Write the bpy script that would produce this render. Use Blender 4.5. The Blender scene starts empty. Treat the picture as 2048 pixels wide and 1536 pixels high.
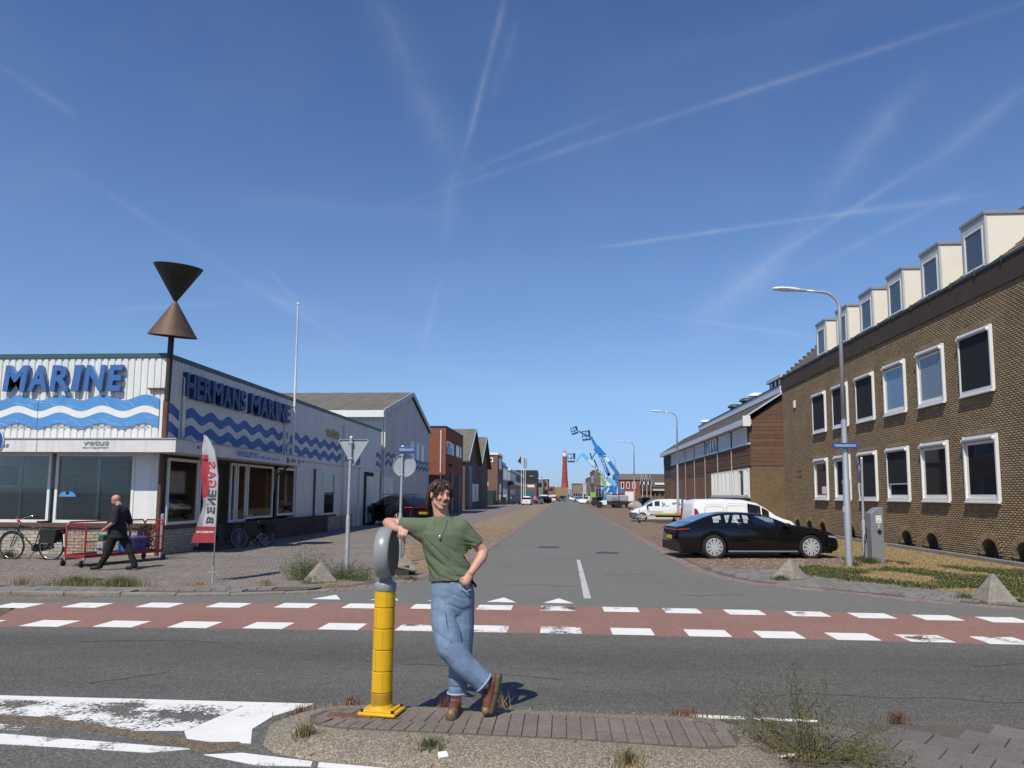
import bpy, bmesh, math, random
import numpy as np
from mathutils import Vector, Matrix, noise as mnoise
random.seed(7); rng = np.random.default_rng(7)
R = math.radians
scn = bpy.context.scene
COL = scn.collection
# ------------------------------------------------------------------ camera
cd = bpy.data.cameras.new('camera'); cam = bpy.data.objects.new('camera', cd); COL.objects.link(cam)
scn.camera = cam
cd.sensor_width = 36.0; cd.lens = 36.0 * 1460 / 2048; cd.shift_y = 0.0383
cd.clip_start = 0.1; cd.clip_end = 9000
_yaw, _pit, _rol = R(4.07), R(5.6164), R(0.35)
_f = Vector((-math.sin(_yaw) * math.cos(_pit), math.cos(_yaw) * math.cos(_pit), math.sin(_pit)))
_r0 = Vector((math.cos(_yaw), math.sin(_yaw), 0)); _u0 = _r0.cross(_f)
_r = math.cos(_rol) * _r0 + math.sin(_rol) * _u0; _u = -math.sin(_rol) * _r0 + math.cos(_rol) * _u0
cam.matrix_world = Matrix(((_r.x, _u.x, -_f.x, 0), (_r.y, _u.y, -_f.y, 0), (_r.z, _u.z, -_f.z, 1.85), (0, 0, 0, 1)))
# ------------------------------------------------------------------ sun, exposure
SUN_EL, SUN_AZ = R(52), R(200)          # azimuth clockwise from +Y (the sun stands behind the camera, to its left)
sd = bpy.data.lights.new('sun', 'SUN'); sd.energy = 4.6; sd.angle = R(0.53); sd.color = (1.0, 0.94, 0.83)
sun = bpy.data.objects.new('sun', sd); COL.objects.link(sun)
_to = Vector((math.sin(SUN_AZ) * math.cos(SUN_EL), math.cos(SUN_AZ) * math.cos(SUN_EL), math.sin(SUN_EL)))
sun.rotation_euler = (-_to).to_track_quat('-Z', 'Y').to_euler(); sun.location = (0, 0, 60)
vs = scn.view_settings
scn.display_settings.display_device = 'sRGB'
vs.view_transform = 'Standard'; vs.look = 'None'; vs.gamma = 1; vs.exposure = 0.0; vs.use_curve_mapping = False
# ------------------------------------------------------------------ world: physical sky with thin old contrails
wd = bpy.data.worlds.new('World'); scn.world = wd; wd.use_nodes = True
nt = wd.node_tree; N = nt.nodes; L = nt.links; N.clear()
def nd(t, **k):
    n = N.new(t)
    for a, b in k.items(): setattr(n, a, b)
    return n
sky = nd('ShaderNodeTexSky', sky_type='NISHITA', sun_disc=False, sun_elevation=SUN_EL, sun_rotation=SUN_AZ,
         altitude=50, air_density=1.0, dust_density=0.2, ozone_density=8.0)
tc = nd('ShaderNodeTexCoord')
def mth(op, a, b=None, c=None, clamp=False):
    n = nd('ShaderNodeMath', operation=op, use_clamp=clamp)
    for i, x in enumerate((a, b, c)):
        if x is None: continue
        if isinstance(x, (int, float)): n.inputs[i].default_value = x
        else: L.new(x, n.inputs[i])
    return n.outputs[0]
def vdot(v):
    n = nd('ShaderNodeVectorMath', operation='DOT_PRODUCT'); L.new(tc.outputs['Generated'], n.inputs[0]); n.inputs[1].default_value = v
    return n.outputs['Value']
# contrail arcs: (start azimuth, elevation, end azimuth, elevation in degrees, half width in degrees, strength)
CONTRAILS = [(-4.9, 35.7, -8.0, 26.1, 0.2, 0.5), (-3.8, 34.5, -6.0, 29.5, 0.31, 0.15), (5.0, 28.7, -8.0, 24.5, 0.15, 0.28), (32.6, 30.0, -8.6, 23.6, 0.18, 0.34),
    (3.5, 19.1, 21.4, 19.9, 0.13, 0.6), (19.4, 19.9, 29.5, 19.6, 0.23, 0.5), (16.0, 17.4, 26.3, 22.2, 0.2, 0.5), (26.0, 21.7, 33.7, 26.2, 0.51, 0.3),
    (18.9, 16.5, 28.6, 20.1, 0.23, 0.35), (6.8, 13.9, 18.6, 11.6, 0.13, 0.4), (-36.1, 21.0, -28.2, 17.4, 0.23, 0.3), (-28.4, 17.4, -16.0, 11.0, 0.31, 0.22),
    (-16.0, 36.2, -9.0, 25.0, 1.02, 0.28), (-9.0, 24.6, -9.6, 19.6, 0.56, 0.25), (-9.9, 16.6, -11.1, 11.6, 0.2, 0.35), (26.3, 27.4, 19.5, 21.0, 0.77, 0.3),
    (19.4, 20.0, 10.6, 12.9, 0.77, 0.35), (-40.7, 26.2, -36.3, 24.5, 0.2, 0.2), (-33.4, 12.5, -26.0, 13.8, 0.15, 0.25), (-27.0, 21.2, -9.2, 21.4, 0.56, 0.14),
    (-26.7, 15.0, -9.8, 12.0, 0.64, 0.22), (-22.0, 11.1, -1.1, 8.6, 0.66, 0.14), (16.5, 17.2, 9.8, 13.4, 0.92, 0.3), (-23.7, 17.1, -20.6, 14.1, 0.13, 0.25),
    (7.5, 11.2, 21.2, 13.9, 0.64, 0.1), (3.0, 31.0, 28.4, 32.5, 0.77, 0.08), (-40.1, 17.8, -31.7, 26.5, 1.02, 0.06)]
nz = nd('ShaderNodeTexNoise', noise_dimensions='3D'); nz.inputs['Scale'].default_value = 22; nz.inputs['Detail'].default_value = 5; nz.inputs['Roughness'].default_value = .62
L.new(tc.outputs['Generated'], nz.inputs['Vector'])
nz2 = nd('ShaderNodeTexNoise', noise_dimensions='3D'); nz2.inputs['Scale'].default_value = 5; nz2.inputs['Detail'].default_value = 6
L.new(tc.outputs['Generated'], nz2.inputs['Vector'])
nz3 = nd('ShaderNodeTexNoise', noise_dimensions='3D'); nz3.inputs['Scale'].default_value = 9; nz3.inputs['Detail'].default_value = 7; nz3.inputs['Roughness'].default_value = .68
L.new(tc.outputs['Generated'], nz3.inputs['Vector'])
wob = mth('MULTIPLY', mth('SUBTRACT', nz.outputs['Fac'], .5), 0.018)
tot = None
def azel(a, e):
    a, e = R(a), R(e); return Vector((math.sin(a) * math.cos(e), math.cos(a) * math.cos(e), math.sin(e)))
for a0, e0, a1, e1, hw, st in CONTRAILS:
    p, q = azel(a0, e0), azel(a1, e1); n_ = p.cross(q).normalized(); mid = (p + q).normalized()
    half = math.cos(p.angle(q) / 2 * 1.35); inner = math.cos(p.angle(q) / 2 * .2)
    dist = mth('ABSOLUTE', mth('ADD', vdot(n_), mth('MULTIPLY', wob, min(1, hw * .9))))
    prof = mth('POWER', mth('SUBTRACT', 1.0, mth('DIVIDE', dist, R(hw) * 3.0), clamp=True), 2.4)
    mr = nd('ShaderNodeMapRange', interpolation_type='SMOOTHSTEP'); L.new(vdot(mid), mr.inputs[0])
    mr.inputs[1].default_value = half; mr.inputs[2].default_value = inner
    s = mth('MULTIPLY', mth('MULTIPLY', prof, mr.outputs[0]), st)
    s = mth('MULTIPLY', s, mth('MULTIPLY', mth('SUBTRACT', nz3.outputs['Fac'], .28, clamp=True), 4.2))
    tot = s if tot is None else mth('ADD', tot, s)
veil = mth('MULTIPLY', mth('SUBTRACT', nz2.outputs['Fac'], .5, clamp=True), .35)
tot = mth('MINIMUM', mth('ADD', tot, veil), .8)
# sea air: the lowest ten degrees are less bright and bluer than in the plain model, all the way round
sz = nd('ShaderNodeSeparateXYZ'); L.new(tc.outputs['Generated'], sz.inputs[0])
hr = nd('ShaderNodeValToRGB'); L.new(sz.outputs[2], hr.inputs[0]); cr = hr.color_ramp
cr.elements[0].position = 0.0; cr.elements[0].color = (.46, .60, .88, 1); cr.elements[1].position = .30; cr.elements[1].color = (1, .97, 1.0, 1)
e = cr.elements.new(.04); e.color = (.56, .66, .92, 1); e = cr.elements.new(.14); e.color = (.92, .90, .93, 1); e = cr.elements.new(.62); e.color = (.78, .82, .94, 1)
tint = nd('ShaderNodeMixRGB', blend_type='MULTIPLY'); tint.inputs[0].default_value = 1; L.new(sky.outputs[0], tint.inputs[1]); L.new(hr.outputs[0], tint.inputs[2])
tot = mth('MULTIPLY', tot, .22)
mixs = nd('ShaderNodeMixRGB'); L.new(tot, mixs.inputs[0]); L.new(tint.outputs[0], mixs.inputs[1]); mixs.inputs[2].default_value = (5.6, 6.1, 6.9, 1)
bg = nd('ShaderNodeBackground'); bg.inputs['Strength'].default_value = 0.13; L.new(mixs.outputs[0], bg.inputs[0])
wo = nd('ShaderNodeOutputWorld'); L.new(bg.outputs[0], wo.inputs[0])

# ------------------------------------------------------------------ helpers
def wm(o):
    m = o.matrix_basis.copy()
    return wm(o.parent) @ o.matrix_parent_inverse @ m if o.parent else m
def tag(o, label=None, cat=None, group=None, kind=None):
    if label: o['label'] = label
    if cat: o['category'] = cat
    if group: o['group'] = group
    if kind: o['kind'] = kind
    return o
def thing(name, label, cat, loc=(0, 0, 0), rz=0, group=None):
    o = bpy.data.objects.new(name, None); COL.objects.link(o); o.empty_display_size = .3
    o.location = loc; o.rotation_euler = (0, 0, rz)
    return tag(o, label, cat, group)
def kids(o): return [c for c in COL.objects if c.parent == o]
def dup(root, loc, rz=0, label=None, scale=None):
    r = root.copy(); COL.objects.link(r); r.location = loc; r.rotation_euler = (0, 0, rz)
    if scale: r.scale = scale
    if label: r['label'] = label
    def rec(src, dst):
        for c in src.children:
            k = c.copy(); COL.objects.link(k); k.parent = dst; rec(c, k)
    rec(root, r)
    return r
class MB:
    def __init__(s): s.v = []; s.f = []; s.m = []; s.mi = 0
    def add(s, vs, fs):
        n = len(s.v); s.v += [tuple(v) for v in vs]; s.f += [tuple(i + n for i in f) for f in fs]; s.m += [s.mi] * len(fs); return s
    def box(s, x0, x1, y0, y1, z0, z1):
        x0, x1 = min(x0, x1), max(x0, x1); y0, y1 = min(y0, y1), max(y0, y1); z0, z1 = min(z0, z1), max(z0, z1)
        return s.add([(x0, y0, z0), (x1, y0, z0), (x1, y1, z0), (x0, y1, z0), (x0, y0, z1), (x1, y0, z1), (x1, y1, z1), (x0, y1, z1)],
                     [(0, 3, 2, 1), (4, 5, 6, 7), (0, 1, 5, 4), (1, 2, 6, 5), (2, 3, 7, 6), (3, 0, 4, 7)])
    def obox(s, c, size, rot):
        h = [d / 2 for d in size]; vs = []
        for k in ((-1, -1, -1), (1, -1, -1), (1, 1, -1), (-1, 1, -1), (-1, -1, 1), (1, -1, 1), (1, 1, 1), (-1, 1, 1)):
            vs.append(Vector(c) + rot @ Vector((k[0] * h[0], k[1] * h[1], k[2] * h[2])))
        return s.add(vs, [(0, 3, 2, 1), (4, 5, 6, 7), (0, 1, 5, 4), (1, 2, 6, 5), (2, 3, 7, 6), (3, 0, 4, 7)])
    def beam(s, p0, p1, w, h, up=(0, 0, 1)):
        p0, p1 = Vector(p0), Vector(p1); d = (p1 - p0); l = d.length; d.normalize()
        up = Vector(up)
        if abs(d.dot(up)) > .98: up = Vector((0, 1, 0))
        a = up.cross(d).normalized(); b = d.cross(a)
        rot = Matrix((d, a, b)).transposed()
        return s.obox((p0 + p1) / 2, (l, w, h), rot)
    def tube(s, pts, r, n=8, r1=None, cap=True, flat=None):
        pts = [Vector(p) for p in pts]; m = len(pts); rs = []
        for i in range(m):
            if isinstance(r, (list, tuple)): rs.append(r[i])
            else: rs.append(r if r1 is None else r + (r1 - r) * i / (m - 1))
        prev = None; base = len(s.v); vs = []
        for i, p in enumerate(pts):
            d = (pts[min(i + 1, m - 1)] - pts[max(i - 1, 0)]).normalized()
            a = Vector((0, 0, 1)) if abs(d.z) < .9 else Vector((1, 0, 0))
            if prev is not None: a = prev
            a = (a - d * a.dot(d))
            a = a.normalized() if a.length > 1e-6 else Vector((1, 0, 0)); prev = a; b = d.cross(a)
            for k in range(n):
                t = 2 * math.pi * k / n; vs.append(p + (a * math.cos(t) + b * math.sin(t) * (flat or 1)) * rs[i])
        fs = [(i * n + k, i * n + (k + 1) % n, (i + 1) * n + (k + 1) % n, (i + 1) * n + k) for i in range(m - 1) for k in range(n)]
        if cap: fs += [tuple(range(n - 1, -1, -1)), tuple((m - 1) * n + k for k in range(n))]
        return s.add(vs, fs)
    def cyl(s, p0, p1, r, n=16, r1=None): return s.tube([p0, p1], r, n, r if r1 is None else r1)
    def lathe(s, prof, n=24, c=(0, 0, 0), ax='z', cap=True):
        vs = []; c = Vector(c)
        for (r_, h) in prof:
            for k in range(n):
                t = 2 * math.pi * k / n; x, y = r_ * math.cos(t), r_ * math.sin(t)
                vs.append(c + Vector({'z': (x, y, h), 'x': (h, x, y), 'y': (x, h, y)}[ax]))
        m = len(prof)
        fs = [(i * n + k, i * n + (k + 1) % n, (i + 1) * n + (k + 1) % n, (i + 1) * n + k) for i in range(m - 1) for k in range(n)]
        if cap and prof[0][0] > 1e-4: fs.append(tuple(range(n - 1, -1, -1)))
        if cap and prof[-1][0] > 1e-4: fs.append(tuple((m - 1) * n + k for k in range(n)))
        return s.add(vs, fs)
    def prism(s, poly, h0, h1, pl='xy'):
        mp = {'xy': lambda a, b, h: (a, b, h), 'xz': lambda a, b, h: (a, h, b), 'yz': lambda a, b, h: (h, a, b)}[pl]
        n = len(poly); vs = [mp(a, b, h0) for a, b in poly] + [mp(a, b, h1) for a, b in poly]
        return s.add(vs, [tuple(range(n - 1, -1, -1)), tuple(range(n, 2 * n))] + [(i, (i + 1) % n, n + (i + 1) % n, n + i) for i in range(n)])
    def ball(s, c, r, n=12, m=8):
        if not isinstance(r, (list, tuple)): r = (r, r, r)
        c = Vector(c); vs = [c + Vector((0, 0, r[2]))]
        for i in range(1, m):
            p = math.pi * i / m
            for k in range(n):
                t = 2 * math.pi * k / n
                vs.append(c + Vector((r[0] * math.sin(p) * math.cos(t), r[1] * math.sin(p) * math.sin(t), r[2] * math.cos(p))))
        vs.append(c - Vector((0, 0, r[2]))); e = len(vs) - 1
        fs = [(0, 1 + k, 1 + (k + 1) % n) for k in range(n)]
        fs += [(1 + i * n + k, 1 + (i + 1) * n + k, 1 + (i + 1) * n + (k + 1) % n, 1 + i * n + (k + 1) % n) for i in range(m - 2) for k in range(n)]
        fs += [(e, 1 + (m - 2) * n + (k + 1) % n, 1 + (m - 2) * n + k) for k in range(n)]
        return s.add(vs, fs)
    def build(s, name, mat, parent=None, smooth=False, bev=0, W=True, recalc=True, label=None):
        me = bpy.data.meshes.new(name); me.from_pydata(s.v, [], s.f)
        if recalc and len(s.f) < 60000:
            b = bmesh.new(); b.from_mesh(me); bmesh.ops.recalc_face_normals(b, faces=b.faces); b.to_mesh(me); b.free()
        for m_ in (mat if isinstance(mat, (list, tuple)) else [mat]): me.materials.append(m_)
        if isinstance(mat, (list, tuple)): me.polygons.foreach_set('material_index', s.m)
        if smooth:
            me.polygons.foreach_set('use_smooth', [True] * len(me.polygons))
            if smooth is not True: me.set_sharp_from_angle(angle=R(smooth))
        return link(name, me, parent, W, bev, label)
def link(name, me, parent=None, W=True, bev=0, label=None):
    o = bpy.data.objects.new(name, me); COL.objects.link(o)
    if parent is not None:
        o.parent = parent
        if W: o.matrix_parent_inverse = wm(parent).inverted()
    if bev:
        m = o.modifiers.new('bevel', 'BEVEL'); m.width = bev; m.segments = 2; m.limit_method = 'ANGLE'; m.angle_limit = R(40)
    if label: o['label'] = label
    return o
def npmesh(name, V, F, mat, attr=None, parent=None, W=True, smooth=False):
    """fast mesh from numpy arrays; F is (n,3) or (n,4); attr = per-vertex float named rnd"""
    me = bpy.data.meshes.new(name); V = np.asarray(V, np.float32); F = np.asarray(F, np.int32); k = F.shape[1]
    me.vertices.add(len(V)); me.vertices.foreach_set('co', V.ravel())
    me.loops.add(F.size); me.loops.foreach_set('vertex_index', F.ravel())
    me.polygons.add(len(F)); me.polygons.foreach_set('loop_start', np.arange(0, F.size, k, dtype=np.int32))
    if smooth: me.polygons.foreach_set('use_smooth', np.ones(len(F), bool))
    me.update(calc_edges=True)
    if attr is not None:
        a = me.attributes.new('rnd', 'FLOAT', 'POINT'); a.data.foreach_set('value', np.asarray(attr, np.float32))
    me.materials.append(mat)
    return link(name, me, parent, W)
# ------------------------------------------------------------------ materials
_mc = {}
def mat(name, col, rough=.6, metal=0, var=.12, vs=2.0, bump=0, bs=60, spec=.5, col2=None, coat=0, spk=0, spks=120, rnd=0, stretch=(1, 1, 1), obj=False, streak=0):
    """principled material: colour broken up by two noises, optional fine speckle, per-piece variation and bump"""
    if name in _mc: return _mc[name]
    m = bpy.data.materials.new(name); m.use_nodes = True; t = m.node_tree; n = t.nodes; l = t.links
    b = n['Principled BSDF']; b.inputs['Roughness'].default_value = rough; b.inputs['Metallic'].default_value = metal
    b.inputs['Specular IOR Level'].default_value = spec; b.inputs['Coat Weight'].default_value = coat; b.inputs['Coat Roughness'].default_value = .04
    if obj: g = n.new('ShaderNodeTexCoord'); pos = g.outputs['Object']
    else: g = n.new('ShaderNodeNewGeometry'); pos = g.outputs['Position']
    mp = n.new('ShaderNodeMapping'); mp.inputs['Scale'].default_value = stretch; l.new(pos, mp.inputs[0]); spos = mp.outputs[0]
    def M(op, a, b_, cl=False):
        q = n.new('ShaderNodeMath'); q.operation = op; q.use_clamp = cl
        for i, x in enumerate((a, b_)):
            if isinstance(x, (int, float)): q.inputs[i].default_value = x
            else: l.new(x, q.inputs[i])
        return q.outputs[0]
    def noise(sc, de=6, ro=.6, pos=pos):
        q = n.new('ShaderNodeTexNoise'); q.inputs['Scale'].default_value = sc; q.inputs['Detail'].default_value = de; q.inputs['Roughness'].default_value = ro
        l.new(pos, q.inputs['Vector']); return q.outputs['Fac']
    f = M('ADD', M('MULTIPLY', noise(vs, pos=spos), .6), M('MULTIPLY', noise(vs * 9, 4, pos=spos), .4))
    cm = n.new('ShaderNodeMixRGB'); cm.inputs[1].default_value = (*col, 1)
    c2 = col2 if col2 else tuple(c * (1 - min(.9, var * 1.3)) for c in col)
    cm.inputs[2].default_value = (*c2, 1)
    mr = n.new('ShaderNodeMapRange'); mr.inputs[1].default_value = .36; mr.inputs[2].default_value = .64; l.new(f, mr.inputs[0]); l.new(mr.outputs[0], cm.inputs[0])
    out = cm.outputs[0]
    if streak:
        q = n.new('ShaderNodeTexNoise'); q.inputs['Scale'].default_value = 1; q.inputs['Detail'].default_value = 5
        m2 = n.new('ShaderNodeMapping'); m2.inputs['Scale'].default_value = (7, 7, .35); l.new(g.outputs[0] if not obj else g.outputs['Object'], m2.inputs[0]); l.new(m2.outputs[0], q.inputs['Vector'])
        r2 = n.new('ShaderNodeMapRange'); r2.inputs[1].default_value = .5; r2.inputs[2].default_value = .75; r2.inputs[3].default_value = 1; r2.inputs[4].default_value = 1 - streak; l.new(q.outputs['Fac'], r2.inputs[0])
        k = n.new('ShaderNodeVectorMath'); k.operation = 'SCALE'; l.new(out, k.inputs[0]); l.new(r2.outputs[0], k.inputs['Scale']); out = k.outputs[0]
    if spk:
        v = n.new('ShaderNodeTexVoronoi'); v.inputs['Scale'].default_value = spks; l.new(pos, v.inputs['Vector'])
        w = n.new('ShaderNodeSeparateColor'); l.new(v.outputs['Color'], w.inputs[0])
        fac = M('ADD', 1 - spk * .5, M('MULTIPLY', M('POWER', w.outputs[0], 2.2), spk * 1.5))
        k = n.new('ShaderNodeVectorMath'); k.operation = 'SCALE'; l.new(out, k.inputs[0]); l.new(fac, k.inputs['Scale']); out = k.outputs[0]
    if rnd:
        a = n.new('ShaderNodeAttribute'); a.attribute_name = 'rnd'; oi = n.new('ShaderNodeObjectInfo')
        rr = M('FRACT', M('ADD', a.outputs['Fac'], oi.outputs['Random']), 0)
        fac = M('ADD', 1 - rnd / 2, M('MULTIPLY', rr, rnd))
        hs = n.new('ShaderNodeHueSaturation'); l.new(out, hs.inputs['Color']); l.new(fac, hs.inputs['Value'])
        l.new(M('ADD', .5 - rnd * .03, M('MULTIPLY', M('FRACT', M('MULTIPLY', rr, 7.3), 0), rnd * .06)), hs.inputs['Hue']); out = hs.outputs[0]
    l.new(out, b.inputs['Base Color'])
    rv = n.new('ShaderNodeMapRange'); rv.inputs[3].default_value = max(0, rough - .08); rv.inputs[4].default_value = min(1, rough + .1); l.new(f, rv.inputs[0])
    l.new(rv.outputs[0], b.inputs['Roughness'])
    if bump:
        bp = n.new('ShaderNodeBump'); bp.inputs['Strength'].default_value = 1; bp.inputs['Distance'].default_value = bump
        l.new(noise(bs, 4), bp.inputs['Height']); l.new(bp.outputs[0], b.inputs['Normal'])
    m.diffuse_color = (*col, 1); _mc[name] = m
    return m
def glass(name, tint=(.02, .025, .03), rough=.03, alpha=1.0, spec=.9):
    if name in _mc: return _mc[name]
    m = bpy.data.materials.new(name); m.use_nodes = True; t = m.node_tree; b = t.nodes['Principled BSDF']
    b.inputs['Base Color'].default_value = (*tint, 1); b.inputs['Roughness'].default_value = rough; b.inputs['Specular IOR Level'].default_value = spec
    if alpha < 1:     # clear window glass: a thin sheet, part reflecting, part letting light through
        tr = t.nodes.new('ShaderNodeBsdfTransparent'); tr.inputs[0].default_value = (.8, .85, .85, 1)
        gl = t.nodes.new('ShaderNodeBsdfGlossy'); gl.inputs['Roughness'].default_value = rough
        fr = t.nodes.new('ShaderNodeFresnel'); fr.inputs[0].default_value = 1.5
        ad = t.nodes.new('ShaderNodeMath'); ad.operation = 'ADD'; ad.inputs[1].default_value = 0.0; t.links.new(fr.outputs[0], ad.inputs[0])
        mx = t.nodes.new('ShaderNodeMixShader'); t.links.new(ad.outputs[0], mx.inputs[0]); t.links.new(tr.outputs[0], mx.inputs[1]); t.links.new(gl.outputs[0], mx.inputs[2])
        o = t.nodes['Material Output']; t.links.new(mx.outputs[0], o.inputs['Surface'])
    _mc[name] = m
    return m
_fc = {}
def textmesh(s, w, h, depth=.01, bold=0.0, shear=0.0):
    """mesh of a word fitted to w x h (local x right, y up, z out), extruded"""
    cu = bpy.data.curves.new('lettering', 'FONT'); cu.body = s; cu.size = 1; cu.extrude = .05; cu.offset = bold; cu.shear = shear; cu.resolution_u = 3
    o = bpy.data.objects.new('lettering', cu); COL.objects.link(o)
    dg = bpy.context.evaluated_depsgraph_get(); me = bpy.data.meshes.new_from_object(o.evaluated_get(dg))
    bpy.data.objects.remove(o); bpy.data.curves.remove(cu)
    n = len(me.vertices); a = np.zeros(n * 3, np.float32); me.vertices.foreach_get('co', a); a = a.reshape(-1, 3)
    lo, hi = a.min(0), a.max(0)
    a[:, 0] = (a[:, 0] - lo[0]) / (hi[0] - lo[0]) * w; a[:, 1] = (a[:, 1] - lo[1]) / (hi[1] - lo[1]) * h; a[:, 2] = (a[:, 2] - lo[2]) / (hi[2] - lo[2]) * depth
    me.vertices.foreach_set('co', a.ravel()); me.update()
    return me
def lettering(name, s, org, right, up, w, h, m, parent, depth=.01, bold=0.0, shear=0.0):
    me = textmesh(s, w, h, depth, bold, shear); r_, u_ = Vector(right).normalized(), Vector(up).normalized(); z_ = r_.cross(u_)
    me.transform(Matrix(((r_.x, u_.x, z_.x, org[0]), (r_.y, u_.y, z_.y, org[1]), (r_.z, u_.z, z_.z, org[2]), (0, 0, 0, 1))))
    me.materials.clear(); me.materials.append(m)
    o = link(name, me, parent)
    if len(s) > 1: o['kind'] = 'stuff'
    return o
# ================================================================== SETTING: ground, roads, pavements
def pip(P, poly):
    """points (n,2) inside polygon"""
    x, y = P[:, 0], P[:, 1]; ins = np.zeros(len(P), bool); n = len(poly)
    for i in range(n):
        x0, y0 = poly[i]; x1, y1 = poly[(i + 1) % n]
        c = ((y0 > y) != (y1 > y)) & (x < (x1 - x0) * (y - y0) / ((y1 - y0) or 1e-9) + x0); ins ^= c
    return ins
def boxes_np(cx, cy, z1, hx, hy, th, ang=0.0, rx=None, ry=None):
    """many thin boxes without bottoms: arrays of centres, tops; returns verts, quads"""
    n = len(cx); k = np.array([(-1, -1, 0), (1, -1, 0), (1, 1, 0), (-1, 1, 0), (-1, -1, 1), (1, -1, 1), (1, 1, 1), (-1, 1, 1)], float)
    b = .004
    lx = np.where(k[None, :, 2] > 0, k[None, :, 0] * (np.asarray(hx).reshape(-1, 1) - b), k[None, :, 0] * np.asarray(hx).reshape(-1, 1)) * np.ones((n, 1))
    ly = np.where(k[None, :, 2] > 0, k[None, :, 1] * (np.asarray(hy).reshape(-1, 1) - b), k[None, :, 1] * np.asarray(hy).reshape(-1, 1)) * np.ones((n, 1))
    ca, sa = math.cos(ang), math.sin(ang); V = np.zeros((n, 8, 3))
    V[:, :, 0] = np.asarray(cx)[:, None] + lx * ca - ly * sa; V[:, :, 1] = np.asarray(cy)[:, None] + lx * sa + ly * ca
    V[:, :, 2] = np.asarray(z1)[:, None] - (1 - k[None, :, 2]) * th
    if rx is not None: V[:, :, 2] += lx * rx[:, None] + ly * ry[:, None]
    q = np.array([(4, 5, 6, 7), (0, 1, 5, 4), (1, 2, 6, 5), (2, 3, 7, 6), (3, 0, 4, 7)])
    F = (q[None] + 8 * np.arange(n)[:, None, None]).reshape(-1, 4)
    return V.reshape(-1, 3), F
def pave(name, poly, bl, bw, z, m, parent, ang=0.0, keep=0, gap=.006, jit=.003, focus=(0, 0), th=.03, bond=.5):
    """lay bricks or tiles over a polygon: the `keep` nearest ones are objects, the rest one joined part"""
    P = np.array(poly); c, s = math.cos(ang), math.sin(ang); Rt = np.array([[c, s], [-s, c]]); Q = P @ Rt.T
    lo, hi = Q.min(0), Q.max(0); out = []
    for j, v in enumerate(np.arange(lo[1], hi[1], bw)):
        o = bl * bond if j % 2 else 0
        us = np.arange(lo[0] - o, hi[0] + bl, bl); out.append(np.stack([us + bl / 2, np.full(len(us), v + bw / 2)], 1))
    C = np.concatenate(out); ok = np.ones(len(C), bool)
    for du in (-.42, .42):
        for dv in (-.42, .42): ok &= pip((C + [du * bl, dv * bw]) @ Rt, poly)
    C = C[ok]; W_ = C @ Rt; d = np.hypot(W_[:, 0] - focus[0], W_[:, 1] - focus[1]); od = np.argsort(d); W_ = W_[od]; n = len(W_)
    z1 = z + rng.uniform(-jit, jit, n); rx, ry = rng.uniform(-.012, .012, n), rng.uniform(-.012, .012, n)
    k = min(keep, n)
    if k:
        B = MB(); hx, hy = bl / 2 - gap / 2, bw / 2 - gap / 2
        V, F = boxes_np([0], [0], [0], [hx], [hy], th); B.add(V, [tuple(f) for f in F]); nm = 'tile' if bw > .15 else 'brick'
        first = B.build(nm, m, None, W=False, recalc=False); me = first.data
        for i in range(k):
            o = first if i == 0 else bpy.data.objects.new(nm, me)
            if i: COL.objects.link(o)
            o.parent = parent; o.location = (W_[i, 0], W_[i, 1], z1[i]); o.rotation_euler = (ry[i], -rx[i], ang)
    if n > k:
        V, F = boxes_np(W_[k:, 0], W_[k:, 1], z1[k:], np.full(n - k, bl / 2 - gap / 2), np.full(n - k, bw / 2 - gap / 2), th, ang, rx[k:], ry[k:])
        o = npmesh('brickwork', V, F, m, np.repeat(rng.random(n - k), 8), parent, W=False); o['kind'] = 'stuff'
def slab(name, poly, z0, z1, m, parent=None, **k):
    return MB().prism(poly, z0, z1).build(name, m, parent, **k)
M_asph = mat('asphalt_main', (.128, .120, .106), .88, var=.22, vs=1.1, stretch=(.22, 1, 1), bump=.004, bs=170, spk=.75, spks=95, col2=(.094, .090, .080))
M_asph2 = mat('asphalt_side', (.162, .158, .140), .9, var=.12, vs=.35, bump=.003, bs=190, spk=.45, spks=120, col2=(.140, .138, .124))
t_ = M_asph.node_tree; b_ = t_.nodes['Principled BSDF']; src = b_.inputs['Base Color'].links[0].from_socket     # tyre-polished lane, paler edges
g_ = t_.nodes.new('ShaderNodeNewGeometry'); sp_ = t_.nodes.new('ShaderNodeSeparateXYZ'); t_.links.new(g_.outputs['Position'], sp_.inputs[0])
mr_ = t_.nodes.new('ShaderNodeMapRange'); mr_.inputs[1].default_value = 6; mr_.inputs[2].default_value = 11; t_.links.new(sp_.outputs[1], mr_.inputs[0])
rp_ = t_.nodes.new('ShaderNodeValToRGB'); t_.links.new(mr_.outputs[0], rp_.inputs[0]); cr_ = rp_.color_ramp; cr_.elements[0].color = (1, 1, 1, 1); cr_.elements[1].position = .82; cr_.elements[1].color = (1, 1, .97, 1)
for q_, v_ in ((.18, .80), (.30, .88), (.45, .74), (.60, .76), (.70, .92)): e_ = cr_.elements.new(q_); e_.color = (v_, v_, v_, 1)
mm_ = t_.nodes.new('ShaderNodeMixRGB'); mm_.blend_type = 'MULTIPLY'; mm_.inputs[0].default_value = 1; t_.links.new(src, mm_.inputs[1]); t_.links.new(rp_.outputs[0], mm_.inputs[2])
sc_ = t_.nodes.new('ShaderNodeMixRGB'); sc_.blend_type = 'MULTIPLY'; sc_.inputs[0].default_value = 1; sc_.inputs[2].default_value = (1.12, 1.12, 1.12, 1); t_.links.new(mm_.outputs[0], sc_.inputs[1]); t_.links.new(sc_.outputs[0], b_.inputs['Base Color'])
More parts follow.
